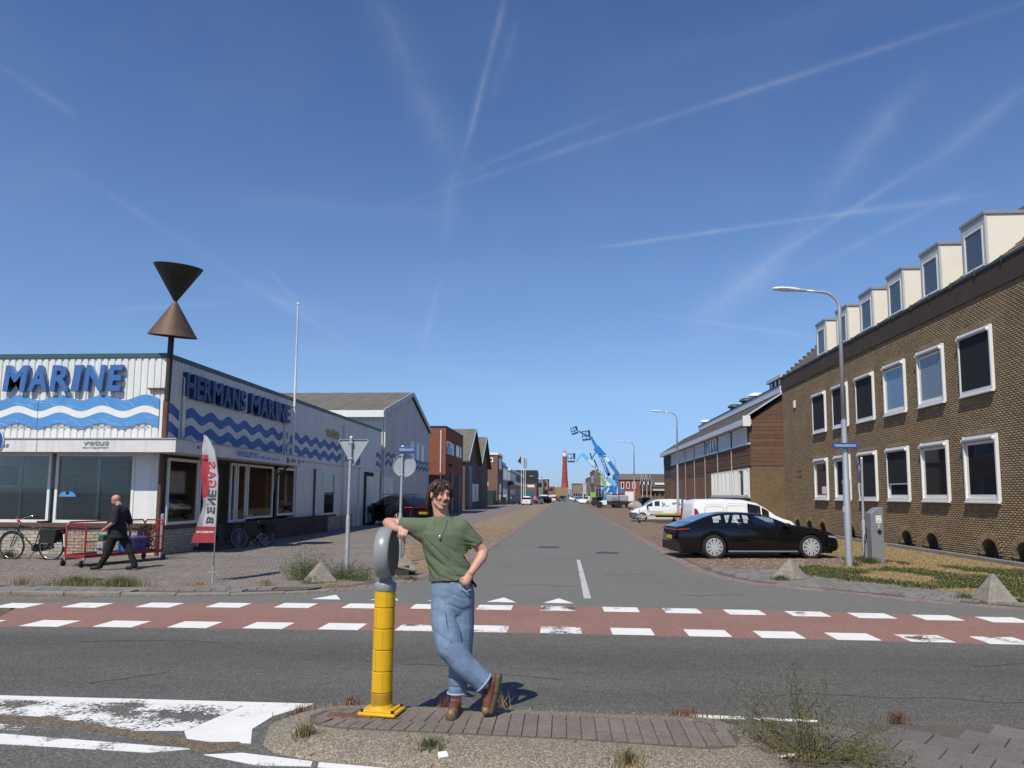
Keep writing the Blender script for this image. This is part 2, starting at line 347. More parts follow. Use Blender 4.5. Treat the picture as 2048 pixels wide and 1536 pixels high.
M_red = mat('red_asphalt', (.275, .150, .118), .9, var=.18, vs=.8, bump=.003, bs=180, spk=.5, spks=110, col2=(.235, .125, .10))
M_brickp = mat('paving_brick', (.24, .205, .178), .9, var=.2, vs=.7, bump=.003, bs=90, rnd=.2, spk=.3, spks=160)
M_brickpt = mat('parking_brick', (.30, .21, .125), .95, var=.2, vs=.9, bump=.003, bs=90, rnd=.45, col2=(.20, .145, .095))
M_brickr = mat('lot_brick', (.235, .155, .11), .95, var=.25, vs=.8, bump=.003, bs=90, rnd=.5, col2=(.16, .12, .085))
M_gut = mat('gutter_brick', (.27, .205, .18), .9, var=.2, vs=1, bump=.003, bs=90, rnd=.35)
M_gutb = mat('gutter_bed', (.235, .18, .155), .9, var=.25, vs=2, spk=.3, spks=20)
M_tile = mat('grey_tile', (.215, .20, .185), .9, var=.18, vs=1.3, bump=.003, bs=120, rnd=.22, spk=.35, spks=190)
M_sand = mat('joint_sand', (.21, .165, .11), .97, var=.3, vs=5, bump=.006, bs=60, col2=(.13, .10, .07))
M_dsand = mat('dark_joint', (.125, .108, .088), .97, var=.3, vs=5, bump=.006, bs=60)
M_kerb = mat('kerb_concrete', (.27, .25, .22), .9, var=.25, vs=2, bump=.004, bs=80, spk=.3, spks=150)
M_agg = mat('exposed_aggregate', (.25, .205, .15), .92, var=.25, vs=2.5, bump=.006, bs=160, spk=.85, spks=125, col2=(.21, .18, .14))
def paint(name, wear, col=(.78, .77, .73)):
    m = mat(name, col, .75, var=.08, vs=3, bump=.002, bs=120); t = m.node_tree
    if t.nodes.get('wear'): return m
    b = t.nodes['Principled BSDF']; g = t.nodes.new('ShaderNodeNewGeometry'); q = t.nodes.new('ShaderNodeTexNoise'); q.name = 'wear'
    q.inputs['Scale'].default_value = 2.2; q.inputs['Detail'].default_value = 4; t.links.new(g.outputs['Position'], q.inputs['Vector'])
    q2 = t.nodes.new('ShaderNodeTexNoise'); q2.inputs['Scale'].default_value = 26; q2.inputs['Detail'].default_value = 9; q2.inputs['Roughness'].default_value = .8; t.links.new(g.outputs['Position'], q2.inputs['Vector'])
    sm = t.nodes.new('ShaderNodeMath'); sm.operation = 'MULTIPLY_ADD'; sm.inputs[1].default_value = .5; t.links.new(q.outputs['Fac'], sm.inputs[0]); hf = t.nodes.new('ShaderNodeMath'); hf.operation = 'MULTIPLY'; hf.inputs[1].default_value = .5; t.links.new(q2.outputs['Fac'], hf.inputs[0]); t.links.new(hf.outputs[0], sm.inputs[2])
    r = t.nodes.new('ShaderNodeMapRange'); r.inputs[1].default_value = wear - .012; r.inputs[2].default_value = wear + .012; t.links.new(sm.outputs[0], r.inputs[0])
    tr = t.nodes.new('ShaderNodeBsdfTransparent'); mx = t.nodes.new('ShaderNodeMixShader'); t.links.new(r.outputs[0], mx.inputs[0]); t.links.new(tr.outputs[0], mx.inputs[1]); t.links.new(b.outputs[0], mx.inputs[2])
    t.links.new(mx.outputs[0], t.nodes['Material Output'].inputs['Surface']); return m
P_good, P_mid, P_bad, P_vbad = paint('road_paint', .385), paint('road_paint_scuffed', .445), paint('road_paint_worn', .495), paint('road_paint_traces', .53)

M_land = mat('land', (.24, .21, .16), .95, var=.3, vs=.02)
g = MB(); g.add([(-4000, -3000, -.5), (4000, -3000, -.5), (4000, 5000, -.5), (-4000, 5000, -.5)], [(0, 1, 2, 3)])
ground = tag(g.build('ground', M_land), kind='structure')
fn = lambda x: 10.05 - .0045 * x * x if abs(x) < 12 else 9.4
ff = lambda x: 12.52 - .0085 * x * x if abs(x) < 12 else 11.3
xs = [-60, -12] + [x for x in range(-11, 12)] + [12, 60]
main_road = tag(slab('main_road', [(-60, -14), (60, -14)] + [(x, fn(x)) for x in reversed(xs)], -.3, 0, M_asph), kind='structure')
bike_path = tag(slab('bike_path', [(x, fn(x)) for x in xs if x > -8.6 ] + [(x, ff(x)) for x in reversed(xs) if x > -9.5], -.3, 0, M_red), kind='structure')
asR = [(7.59, 12.89), (6.76, 13.45), (6.09, 13.95), (5.07, 14.95), (4.66, 15.35), (4.04, 15.9), (3.49, 17.05), (3.2, 18.94), (3.15, 22.1), (3.15, 27.45), (3.15, 420)]
asL = [(-2.2, 420), (-2.3, 41.5), (-2.5, 24.8), (-2.65, 19.5), (-2.85, 17.2), (-3.1, 15.9), (-3.45, 14.85), (-3.9, 14.3), (-4.69, 13.8), (-5.5, 13.35), (-6.82, 12.95), (-8.3, 12.86)]
side_road = tag(slab('side_road', [(x, ff(x)) for x in xs if -9 < x < 12] + [(60, 11.3), (60, 12.3), (11, 12.3), (9, 12.5)] + asR + asL, -.3, 0, M_asph2), kind='structure')
# faint brick apron of the bike path at the far left
apron = tag(slab('path_apron', [(-60, 9.4), (-8.7, fn(-8.7)), (-9.6, ff(-9.4)), (-60, 11.3)], -.3, 0, M_dsand), kind='structure')
pave('a', [(-14, 9.45), (-8.75, 9.75), (-9.55, 11.75), (-14, 11.3)], .21, .105, .006, mat('apron_brick', (.30, .17, .15), .9, var=.2, vs=1, rnd=.3, bump=.003), apron, keep=120, focus=(-8, 10))
tag(slab('gutter', [(-60, 11.2), (-14, 11.2), (-9.6, 11.7), (-8.0, 11.95), (-8.0, 12.9), (-14, 12.75), (-60, 12.6)], -.28, -.002, mat('silt_gutter', (.20, .17, .14), .95, var=.3, vs=2.5, spk=.4, spks=80)), kind='structure')
# left pavement: kerb stones, tiles, forecourt bricks
kl = [(-40, 12.6), (-14, 12.72), (-11, 12.84), (-8.3, 12.86)] + [p for p in reversed(asL)][1:10]
pavement = tag(slab('pavement', kl + [(-2.3, 41.5), (-2.2, 420), (-14, 420), (-40, 420)], -.3, -.012, M_dsand), kind='structure')
# raised kerb row along the bike path, fading at the bend
K = MB(); kp = [(-16 + i * 1.0, 12.72 + .012 * i) for i in range(8)] + [(-8.0, 12.9), (-7.0, 12.98), (-6.1, 13.2), (-5.2, 13.55), (-4.5, 14.0)]
for i in range(len(kp) - 1):
    a, b_ = Vector((*kp[i], 0)), Vector((*kp[i + 1], 0)); d = (b_ - a).normalized(); q = Vector((-d.y, d.x, 0)); e = d * .006
    z = .06 if i < 8 else .06 - .012 * (i - 7)
    k = MB(); k.prism([tuple((p_)[:2]) for p_ in (a + e, b_ - e, b_ - e + q * .14, a + e + q * .14)], -.1, z)
    k.build('kerb_stone', M_kerb, pavement, bev=.012)
tl = [(-16, 12.87), (-8, 13.05), (-6.2, 13.32), (-4.9, 13.9), (-4.75, 14.3), (-6.0, 14.08), (-7.4, 13.85), (-10.5, 13.78), (-16, 13.7)]
slab('tile_bed', tl, -.1, .03, M_dsand, pavement)
pave('t', tl, .3, .3, .055, M_tile, pavement, ang=R(1.5), keep=110, gap=.012, bond=.5, focus=(-7, 12), th=.03)
gutL = [(p[0] - .02, p[1]) for p in asL[0:9]]; gutl2 = [(-2.6, 420), (-2.7, 41.5), (-2.9, 24.8), (-3.05, 19.5), (-3.25, 17.4), (-3.5, 16.2), (-3.85, 15.25), (-4.25, 14.75), (-4.85, 14.3)]
gut = tag(slab('gutter', gutL + gutl2[::-1], -.28, -.006, M_gutb), kind='structure')
pave('g', [(p[0], p[1]) for p in gutL[1:] + gutl2[::-1][:-1]], .21, .105, .004, M_gut, gut, ang=R(88), keep=200, focus=(-3, 12))
fc = [(-16, 13.75), (-10.4, 13.85), (-7.5, 13.9), (-6, 14.15), (-4.9, 14.4), (-4.3, 15.0), (-3.9, 15.7), (-3.65, 17.2), (-4.3, 19.2), (-4.6, 20.5), (-4.9, 22.5), (-5.85, 27), (-5.85, 34), (-12.4, 34), (-12.4, 21.3), (-16, 21.3)]
pave('f', fc, .2, .1, .003, M_brickp, pavement, keep=300, ang=R(20), focus=(-6, 13))
tag(slab('forecourt', [(-12.6, 34), (-5.85, 34), (-5.85, 420), (-12.6, 420)], -.1, .0, mat('far_paving', (.20, .17, .155), .9, var=.15, vs=1.2, spk=.2, spks=9)), kind='structure')
strip = tag(slab('parking_strip', [(-3.1, 17.6), (-3.05, 19.5), (-2.9, 24.8), (-2.7, 41.5), (-2.6, 420), (-5.85, 420), (-5.85, 27), (-4.9, 22.5), (-4.6, 20.5), (-4.3, 19.2), (-3.7, 17.4)], -.1, -.003, mat('strip_far', (.27, .20, .12), .97, var=.25, vs=2.5, spk=.4, spks=9, col2=(.19, .15, .095))), kind='structure')
pave('s', [(-3.2, 18.2), (-3.05, 19.5), (-2.9, 24.8), (-2.7, 41.5), (-5.85, 41.5), (-5.85, 27), (-4.9, 22.5), (-4.6, 20.5), (-4.3, 19.2)], .21, .105, .012, M_brickpt, strip, keep=200, focus=(-3, 15))
# right side
tr_out = [(12, 12.9), (9.3, 13.35), (8.2, 13.95), (7.75, 15.2), (7.1, 16.0), (6.3, 16.95), (5.8, 17.7), (5.6, 19.3), (3.7, 19.6)]
gutRi = [(12, 12.35), (9, 12.55), (7.59, 12.92), (6.76, 13.48), (6.09, 13.98), (5.07, 14.98), (4.66, 15.38), (4.04, 15.93), (3.51, 17.05), (3.22, 18.94), (3.17, 22.1), (3.17, 27.45), (3.17, 420)]
gutRo = [(3.55, 420), (3.55, 27.45), (3.55, 22.1), (3.6, 19), (3.85, 17.3), (4.35, 16.2), (4.9, 15.7), (5.3, 15.3), (6.3, 14.3), (6.95, 13.8), (7.7, 13.3), (9.1, 12.9), (12, 12.7)]
gutR = tag(slab('gutter', gutRi + gutRo, -.28, -.006, M_gutb), kind='structure')
pave('g', gutRi[2:-1] + gutRo[1:-2], .21, .105, .004, M_gut, gutR, ang=R(-45), keep=260, focus=(4, 12))
pvR = [(12, 12.7), (9.1, 12.9), (7.7, 13.3), (6.95, 13.8), (6.3, 14.3), (5.3, 15.3), (4.9, 15.7), (4.35, 16.2), (3.85, 17.3), (3.6, 19), (3.6, 19.6)] + tr_out[::-1][1:]
pav2 = tag(slab('pavement', pvR, -.28, 0, M_dsand), kind='structure')
pave('t', pvR, .3, .3, .022, M_tile, pav2, ang=R(-38), keep=170, gap=.012, focus=(6, 12), th=.03)
lot = tag(slab('parking_lot', [(3.6, 19.6), (5.6, 19.4), (7.9, 21.4), (8.7, 24), (9.7, 28.7), (11.2, 48), (13.6, 56), (14.2, 57), (14.2, 105), (40, 105), (40, 420), (3.55, 420), (3.55, 27)], -.28, -.003, mat('lot_far', (.215, .15, .105), .97, var=.3, vs=1.6, spk=.4, spks=9, col2=(.15, .115, .08))), kind='structure')
pave('l', [(3.6, 19.6), (5.6, 19.4), (7.9, 21.4), (8.7, 24), (9.7, 28.7), (10, 34), (3.6, 34)], .21, .105, .012, M_brickr, lot, keep=220, ang=R(90), focus=(4, 16))
# grass verge that dips towards the brown building
gv = [(12.5, 12.75), (9.3, 13.35), (8.2, 13.95), (7.75, 15.2), (7.1, 16.0), (6.3, 16.95), (5.8, 17.7), (5.6, 19.3), (7.9, 21.4), (8.7, 24), (9.7, 28.7), (11.2, 48), (13.6, 56), (13.6, 12)]
def gz(x, y): return -.006 - .22 * min(1, max(0, (x - 8.2) / 5.4)) + .012 * mnoise.noise(Vector((x * 1.3, y * 1.3, 0))) * min(1, max(0, (x - 8.2) / 2))
B = MB(); nx, ny = 40, 90; ids = {}
for j in range(ny):
    for i in range(nx):
        x0, x1, y0, y1 = 5.5 + i * .21, 5.71 + i * .21, 12 + j * .49, 12.49 + j * .49
        if any(pip(np.array([(px_, py_) for px_ in (x0 - .1, x1 + .1) for py_ in (y0 - .2, y1 + .2)]), gv)):
            B.add([(x, y, gz(x, y)) for x, y in ((x0, y0), (x1, y0), (x1, y1), (x0, y1))], [(0, 1, 2, 3)])
tag(B.build('verge', mat('verge_soil', (.34, .255, .13), .97, var=.3, vs=2.5, bump=.01, bs=60, col2=(.20, .15, .085)), smooth=True), kind='structure')
ledge = MB().box(13.75, 13.95, 8, 32.5, -.6, -.1).box(13.6, 13.75, 32.5, 48, -.6, -.08).build('edging', M_kerb, bev=.01); tag(ledge, kind='structure')
tag(MB().box(13.95, 14.25, 8, 48, -.6, -.23).build('gravel_bed', mat('gravel_bed', (.09, .08, .07), .95, var=.3, vs=8, spk=.8, spks=30)), kind='structure')
# markings ---------------------------------------------------------------
def mark(poly, m, parent, name='painted_block', h=.004, z=0.0): return slab(name, poly, z, z + h, m, parent)
nx0 = [-8.6, -7.53, -6.51, -5.47, -4.42, -3.37, -2.3, -1.33, -.32, .65, 1.66, 2.6, 3.55, 4.46, 5.41, 6.4, 7.4, 8.4]
for i, x in enumerate(nx0):
    w = .56; y = fn(x + .3) + .01
    m_ = P_bad if i in (6, 8) else P_mid if i in (7, 13, 14) else P_good
    mark([(x, y + .02), (x + w, y + .02), (x + w, y + .5), (x, y + .5)], m_, bike_path)
for i in range(18):
    x = -9.1 + 1.02 * i if i < 8 else -8.05 + .965 * i - .27
    x = [-9.2, -8.1, -6.95, -5.83, -4.72, -3.62, -2.5, -1.42, -.38, .64, 1.62, 2.6, 3.57, 4.53, 5.48, 6.4, 7.3, 8.2][i]
    y = ff(x + .3) - .5
    mark([(x, y), (x + .57, y), (x + .57, y + .48), (x, y + .48)], P_bad if i == 8 else P_mid if i in (7, 9, 10, 12) else P_good, bike_path)
for x in (-4.43, -3.39, -2.36, -1.33, -.34):
    mark([(x, 12.86), (x + .5, 12.86), (x + .25, 13.42)], P_good, side_road, 'give_way_tooth')
mark([(.36, 13.5), (.49, 13.5), (.47, 21.4), (.37, 21.4)], paint('centre_line', .43, (.5, .5, .48)), side_road, 'centre_line')
mark([(-9, 6.52), (-2.2, 6.53), (-2.25, 6.42), (-9, 6.4)], P_mid, main_road, 'edge_line')
mark([(-9, 6.395), (-2.8, 6.41), (-2.95, 5.72), (-3.4, 5.68), (-5, 6.0), (-9, 6.1)], P_bad, main_road, 'hatched_box')
mark([(-2.79, 6.41), (-2.26, 6.42), (-2.42, 6.15), (-2.45, 5.8), (-2.32, 5.48), (-2.81, 5.49), (-2.95, 5.7)], paint('block_paint', .41), main_road, 'painted_nose')
mark([(-9, 5.6), (-4.3, 5.52), (-2.69, 5.33), (-2.96, 5.23), (-4.15, 5.31), (-9, 5.38)], P_mid, main_road, 'edge_line')
mark([(-9, 5.82), (-4.6, 5.76), (-3.6, 5.6), (-4.6, 5.62), (-9, 5.7)], P_bad, main_road, 'edge_line')
mark([(-2.55, 5.22), (-2.3, 5.28), (-1.74, 5.16), (-1.72, 5.07), (-2.1, 5.06)], P_mid, main_road, 'edge_line')
mark([(-1.69, 5.15), (-1.2, 5.08), (-.5, 5.0), (.3, 4.88), (.3, 4.8), (-.6, 4.92), (-1.67, 5.06)], P_good, main_road, 'edge_line')
mark([(1.02, 6.52), (2.1, 6.44), (2.1, 6.36), (1.02, 6.44)], P_mid, main_road, 'edge_line')
M_dirt = mat('road_grit', (.19, .145, .095), .95, var=.25, vs=6, bump=.006, bs=90, spk=.9, spks=110)
mark([(-9, 6.2), (-5, 6.02), (-4.2, 5.93), (-3.5, 5.72), (-2.9, 5.54), (-2.62, 5.47), (-2.42, 5.5), (-2.3, 5.38), (-2.52, 5.26), (-2.68, 5.29), (-2.75, 5.38), (-3.2, 5.5), (-3.9, 5.74), (-4.6, 5.82), (-9, 5.98)], M_dirt, main_road, 'grit_streak', .006)
M_tar_ = mat('crack_dirt', (.035, .034, .03), .95)
M_iron = mat('cast_iron', (.07, .065, .06), .6, var=.3, vs=6, bump=.004, bs=90)
for i, (x, y) in enumerate(((-.55, 26.3), (1.4, 24.1))):
    t = MB().lathe([(0, .006), (.3, .006), (.31, .012), (.38, .012), (.385, .0)], 28, (x, y, 0)).build('manhole_cover', M_iron, side_road)
for i, (x, y, a, n_c, m_, pr) in enumerate(((-6, 8.9, .05, 24, M_tar_, main_road), (-2.2, 8.2, -.1, 30, M_tar_, main_road), (2.0, 7.2, .03, 40, M_tar_, main_road), (-4.6, 7.0, .9, 10, M_tar_, main_road), (4.5, 8.6, .02, 26, M_tar_, main_road), (-1.2, 15.2, .3, 20, M_tar_, side_road), (.9, 17.5, .1, 18, M_tar_, side_road), (2.2, 14.1, .1, 16, M_tar_, side_road))):
    B = MB()                                                      # hairline cracks filled with dirt
    pts = []
    for k in range(n_c): pts.append((x, y, .001)); a += rng.uniform(-.25, .25) - a * .08; x += .08 * math.cos(a); y += .08 * math.sin(a)
    B.tube(pts, .0035, 4); B.build('crack', m_, pr)
# traffic island ------------------------------------------------------------
inn = [(-1.95, 5.68), (-1.85, 5.58), (-1.59, 5.53), (-.83, 5.49), (.08, 5.44), (1.0, 5.33), (1.2, 5.38), (1.28, 5.6), (1.2, 5.88), (1.05, 5.97), (0, 6.02), (-1.0, 6.05), (-1.75, 6.06), (-1.93, 5.98), (-2.0, 5.84)]
out = [(-2.25, 5.45), (-2.1, 5.28), (-1.8, 5.16), (-.9, 5.0), (.05, 4.88), (1.0, 4.78), (1.5, 4.95), (1.62, 5.5), (1.5, 6.0), (1.2, 6.3), (.2, 6.36), (-1, 6.4), (-1.8, 6.38), (-2.2, 6.2), (-2.38, 5.9)]
n = len(inn)
mid = [((a[0] * .62 + b_[0] * .38), (a[1] * .62 + b_[1] * .38)) for a, b_ in zip(inn, out)]
mid2 = [((a[0] * .12 + b_[0] * .88), (a[1] * .12 + b_[1] * .88)) for a, b_ in zip(inn, out)]
I = MB(); vs_ = [(x, y, .108) for x, y in inn] + [(x, y, .1) for x, y in mid] + [(x, y, .022) for x, y in mid2] + [(x, y, -.05) for x, y in out]
I.add(vs_, [(i + k * n, (i + 1) % n + k * n, (i + 1) % n + (k + 1) * n, i + (k + 1) * n) for k in range(3) for i in range(n)])
island = tag(slab('traffic_island', inn, -.1, .109, mat('island_joint', (.125, .105, .085), .95, var=.3, vs=6)), kind='structure')
I.build('island_kerb', M_agg, island, smooth=True)
for i in (2, 3, 4, 5):
    a, b_ = Vector((*inn[i], .112)), Vector((*mid2[i], .024)); I2 = MB(); I2.beam(a, b_, .012, .006, up=(0, 0, 1)); I2.build('kerb_joint', M_dsand, island)
M_isl = mat('island_brick', (.205, .172, .145), .9, var=.25, vs=3.5, bump=.004, bs=110, rnd=.14, spk=.4, spks=210)
far_ = [(-1.9, 5.735), (1.24, 5.735), (1.18, 5.85), (1.0, 5.95), (0, 6.01), (-1.7, 6.05), (-1.88, 5.95)]
near_ = [(-1.92, 5.73), (-1.85, 5.6), (-1.59, 5.54), (-.83, 5.5), (.08, 5.46), (1.0, 5.35), (1.18, 5.4), (1.26, 5.6), (1.24, 5.73)]
def island_edge(x, lo):
    E = [(-1.98, 5.8, 5.86), (-1.85, 5.61, 5.99), (-1.59, 5.55, 6.03), (-.83, 5.51, 6.03), (.08, 5.46, 5.99), (1.0, 5.36, 5.93), (1.2, 5.42, 5.85), (1.27, 5.6, 5.65)]
    return float(np.interp(x, [e_[0] for e_ in E], [e_[1 if lo else 2] for e_ in E]))
for k in range(29):
    xa = -1.93 + k * .1085; xb = xa + .1015; xm = (xa + xb) / 2; lo, hi = island_edge(xm, 1), island_edge(xm, 0); sp = lo + (hi - lo) * .38 + .01 * (k % 2); sh = .07 * max(0, (-.6 - xm)) 
    for a_, b_ in ((lo, sp - .004), (sp + .004, hi)):
        if b_ - a_ < .03: continue
        z = .121 + rng.uniform(-.002, .002); MB().prism([(xa, a_), (xb, a_), (xb + sh * (b_ - a_) * 4, b_), (xa + sh * (b_ - a_) * 4, b_)], .09, z).build('brick', M_isl, island, bev=.004)
MB().box(-1.85, -1.5, 5.78, 5.86, .1, .131).build('rusty_plate', mat('rust_plate', (.19, .09, .05), .85, var=.4, vs=12, bump=.003), island, bev=.004)
med = tag(slab('median', [(1.5, 6.0), (1.62, 5.5), (1.5, 4.95), (1.0, 4.8), (1.1, 4.2), (40, 4.2), (40, 6.42), (2.0, 6.36), (1.3, 6.38)], -.2, .012, M_dsand), kind='structure')
pave('m', [(1.72, 4.3), (8, 4.3), (8, 6.4), (1.55, 6.34), (1.72, 5.6)], .3, .3, .03, mat('median_tile', (.175, .155, .14), .9, var=.2, vs=1.3, bump=.003, bs=120, rnd=.18, spk=.35, spks=190), med, ang=R(-38), keep=130, gap=.005, focus=(2.5, 5), th=.03)
# ================================================================== LEFT SIDE: marine shop
M_white = mat('white_cladding', (.74, .74, .70), .45, var=.08, vs=1.2, streak=.18)
M_wpaint = mat('white_paint', (.78, .77, .73), .45, var=.06, vs=3, streak=.1)
M_alu = mat('aluminium', (.42, .43, .44), .35, metal=.7, var=.08, vs=4)
M_teal = mat('teal_trim', (.045, .11, .12), .5, var=.2, vs=2)
M_sign = mat('sign_blue', (.055, .16, .40), .4, var=.12, vs=3, streak=.2)
M_signd = mat('sign_blue_deep_shade', (.02, .055, .19), .45, var=.15, vs=3)  # side wall letters: the wall's shade is put into this darker blue
M_wave = mat('wave_panel', (.10, .30, .62), .4, var=.15, vs=2.5)
M_waved = mat('wave_paint_shaded', (.035, .13, .42), .5, var=.15, vs=2)  # side waves: panel blue darkened, shade of that wall painted in
M_line = mat('chart_line', (.45, .66, .85), .5, var=.05)
M_pbrick = mat('cream_brick', (.50, .44, .34), .9, var=.25, vs=3, bump=.004, bs=80, rnd=.3, spk=.2, spks=120)
M_mort = mat('mortar', (.26, .245, .22), .95, var=.2, vs=6)
M_brown = mat('brown_sill', (.13, .065, .045), .7, var=.2, vs=4)
M_rpost = mat('rusty_post', (.16, .07, .05), .6, var=.35, vs=6, streak=.3)
M_dark = mat('interior_dark', (.022, .022, .024), .9, var=.3, vs=2)
M_shut = mat('shutter_grey', (.30, .315, .30), .6, var=.1, vs=2)
M_black = mat('black_plastic', (.015, .015, .016), .45, var=.1, vs=8)
M_rub = mat('rubber', (.02, .02, .02), .8, var=.2, vs=20)
M_galv = mat('galvanised', (.46, .49, .51), .45, metal=.35, var=.15, vs=9)
M_galvd = mat('sign_back', (.36, .40, .43), .5, metal=.2, var=.1, vs=5)
G_shop = glass('shop_glass', alpha=.8)
G_dark = glass('window_glass', (.018, .022, .026), .03)
def wall_bricks(parent, plane, c, u0, u1, v0, v1, bl, bh, m, gap=.01, depth=.01, holes=(), arches=(), keep=0, focus=(0, 0), sgn=1, mort=None, name='brick'):
    """brick faces on a vertical plane ('x': plane X=c, u=Y; 'y': plane Y=c, u=X); holes are rectangles, arches (uc, r, v0)"""
    rects = []; j = 0; v = v0
    while v < v1 - bh * .5:
        va, vb = v + gap / 2, min(v1, v + bh) - gap / 2; off = -bl / 2 if j % 2 else 0
        cuts = [(h[0], h[1]) for h in holes if h[2] < vb and h[3] > va]
        for a in arches:
            dv = (va + vb) / 2 - a[2]
            if abs(dv) < a[1]: w = math.sqrt(a[1] ** 2 - dv ** 2); cuts.append((a[0] - w, a[0] + w))
        u = u0 + off
        while u < u1:
            segs = [(max(u, u0) + gap / 2, min(u + bl, u1) - gap / 2)]
            for h0, h1 in cuts:
                ns = []
                for a, b_ in segs:
                    if h1 <= a or h0 >= b_: ns.append((a, b_)); continue
                    if h0 - a > .02: ns.append((a, h0))
                    if b_ - h1 > .02: ns.append((h1, b_))
                segs = ns
            rects += [(a, b_, va, vb) for a, b_ in segs if b_ - a > .02]
            u += bl
        v += bh; j += 1
    A = np.array(rects); n = len(A)
    d = np.hypot((A[:, 0] + A[:, 1]) / 2 - focus[0], ((A[:, 2] + A[:, 3]) / 2 - focus[1])); A = A[np.argsort(d)]
    dep = depth + rng.uniform(-.0025, .0025, n)
    q = np.array([(0, 1, 2, 3), (0, 4, 5, 1), (1, 5, 6, 2), (2, 6, 7, 3), (3, 7, 4, 0)])
    def geo(A, dep):
        n = len(A); V = np.zeros((n, 8, 3)); b = .002
        us = np.stack([A[:, 0] + b, A[:, 1] - b, A[:, 1] - b, A[:, 0] + b, A[:, 0], A[:, 1], A[:, 1], A[:, 0]], 1)
        ws = np.stack([A[:, 2] + b, A[:, 2] + b, A[:, 3] - b, A[:, 3] - b, A[:, 2], A[:, 2], A[:, 3], A[:, 3]], 1)
        h = np.concatenate([np.repeat(dep[:, None], 4, 1), np.zeros((n, 4))], 1) * sgn + c
        if plane == 'x': V[:, :, 0] = h; V[:, :, 1] = us
        else: V[:, :, 1] = h; V[:, :, 0] = us
        V[:, :, 2] = ws; return V.reshape(-1, 3), (q[None] + 8 * np.arange(n)[:, None, None]).reshape(-1, 4)
    k = min(keep, n); full = None
    for i in range(k):
        w, h = round(A[i, 1] - A[i, 0], 3), round(A[i, 3] - A[i, 2], 3)
        cu, cv = (A[i, 0] + A[i, 1]) / 2, (A[i, 2] + A[i, 3]) / 2; key = (name, plane, w, h, c, m.name)
        if key not in _fc:
            B = MB(); cc = c; V, F = geo(np.array([[-w / 2, w / 2, -h / 2, h / 2]]), np.array([depth])); V[:, 0 if plane == 'x' else 1] -= c
            me = bpy.data.meshes.new(name); me.from_pydata(V.tolist(), [], F.tolist()); me.materials.append(m); _fc[key] = me
        o = bpy.data.objects.new(name, _fc[key]); COL.objects.link(o); o.parent = parent; o.matrix_parent_inverse = wm(parent).inverted()
        o.location = (c + sgn * (dep[i] - depth), cu, cv) if plane == 'x' else (cu, c + sgn * (dep[i] - depth), cv)
    if n > k:
        V, F = geo(A[k:], dep[k:]); o = npmesh('brickwork', V, F, m, np.repeat(rng.random(n - k), 8), parent); o['kind'] = 'stuff'
def corrugated(name, plane, c, u0, u1, v0, v1, pitch, depth, m, parent, sgn=1, flat=.62):
    pts = []; u = u0
    while u < u1:
        f = pitch * flat; s_ = (pitch - f) * .28
        pts += [(u, 1), (u + f, 1), (u + f + s_, 0), (u + pitch - s_, 0)]; u += pitch
    pts = [p for p in pts if p[0] <= u1] + [(u1, 1)]
    B = MB(); vs = []
    for (uu, h) in pts:
        d = c + sgn * h * depth
        for v in (v0, v1): vs.append((d, uu, v) if plane == 'x' else (uu, d, v))
    B.add(vs, [(2 * i, 2 * i + 2, 2 * i + 3, 2 * i + 1) for i in range(len(pts) - 1)])
    return B.build(name, m, parent, recalc=False)
def window(parent, plane, c, u0, u1, v0, v1, fr=.06, dep=.05, sgn=1, mf=None, mg=None, name='window', mull=(), rails=(), back=True, inset=.02):
    """frame ring (part) with a pane as sub-part"""
    mf = mf or M_wpaint; mg = mg or G_dark; B = MB()
    def bx(B_, a, b_, e, f_, h0, h1):
        h0, h1 = c + sgn * h0, c + sgn * h1
        B_.box(h0, h1, a, b_, e, f_) if plane == 'x' else B_.box(a, b_, h0, h1, e, f_)
    bx(B, u0, u0 + fr, v0, v1, -.02, dep); bx(B, u1 - fr, u1, v0, v1, -.02, dep)
    bx(B, u0 + fr, u1 - fr, v1 - fr, v1, -.02, dep - .002); bx(B, u0 + fr, u1 - fr, v0, v0 + fr, -.02, dep - .002)
    for x in mull: bx(B, x - fr * .45, x + fr * .45, v0 + fr, v1 - fr, -.02, dep - .006)
    for z in rails: bx(B, u0 + fr, u1 - fr, z - fr * .4, z + fr * .4, -.02, dep - .01)
    f = B.build(name, mf, parent, bev=.004)
    P = MB(); bx(P, u0 + fr * .5, u1 - fr * .5, v0 + fr * .5, v1 - fr * .5, inset - .012, inset); P.build('pane', mg, f)
    return f
XS, YF = -12.0, 21.1
shop = thing('marine_shop', 'white corrugated single storey shop with blue wave panels and large blue lettering', 'shop building', (-14, 24, 0))
# solid body leaves the show rooms behind the glass hollow
B = MB(); B.box(-24, XS - .05, YF + .06, 47.2, 3.1, 5.9).box(-24, -21, YF + 3.5, 47.2, -.1, 3.1).box(-24, XS - 3.2, YF + 3.5, 47.2, -.05, 3.1)
B.build('wall', M_white, shop)
MB().box(-24, XS - .06, YF + .06, 47, -.2, .02).build('floor', mat('shop_floor', (.16, .15, .14), .6), shop)
MB().box(-24, XS + .06, YF - .06, 47.3, 5.93, 6.08).build('roof_trim', M_teal, shop, bev=.01)
# front: corrugated fascia
corrugated('cladding', 'y', YF, -24, XS - .03, 3.35, 5.94, .2125, .035, M_white, shop, -1)
corrugated('cladding', 'x', XS, YF, 47.2, 3.35, 5.94, .2, .03, M_white, shop, 1)
MB().box(XS - .14, XS + .034, YF - .04, YF + .12, 3.4, 5.93).build('corner_panel', M_white, shop, bev=.01)
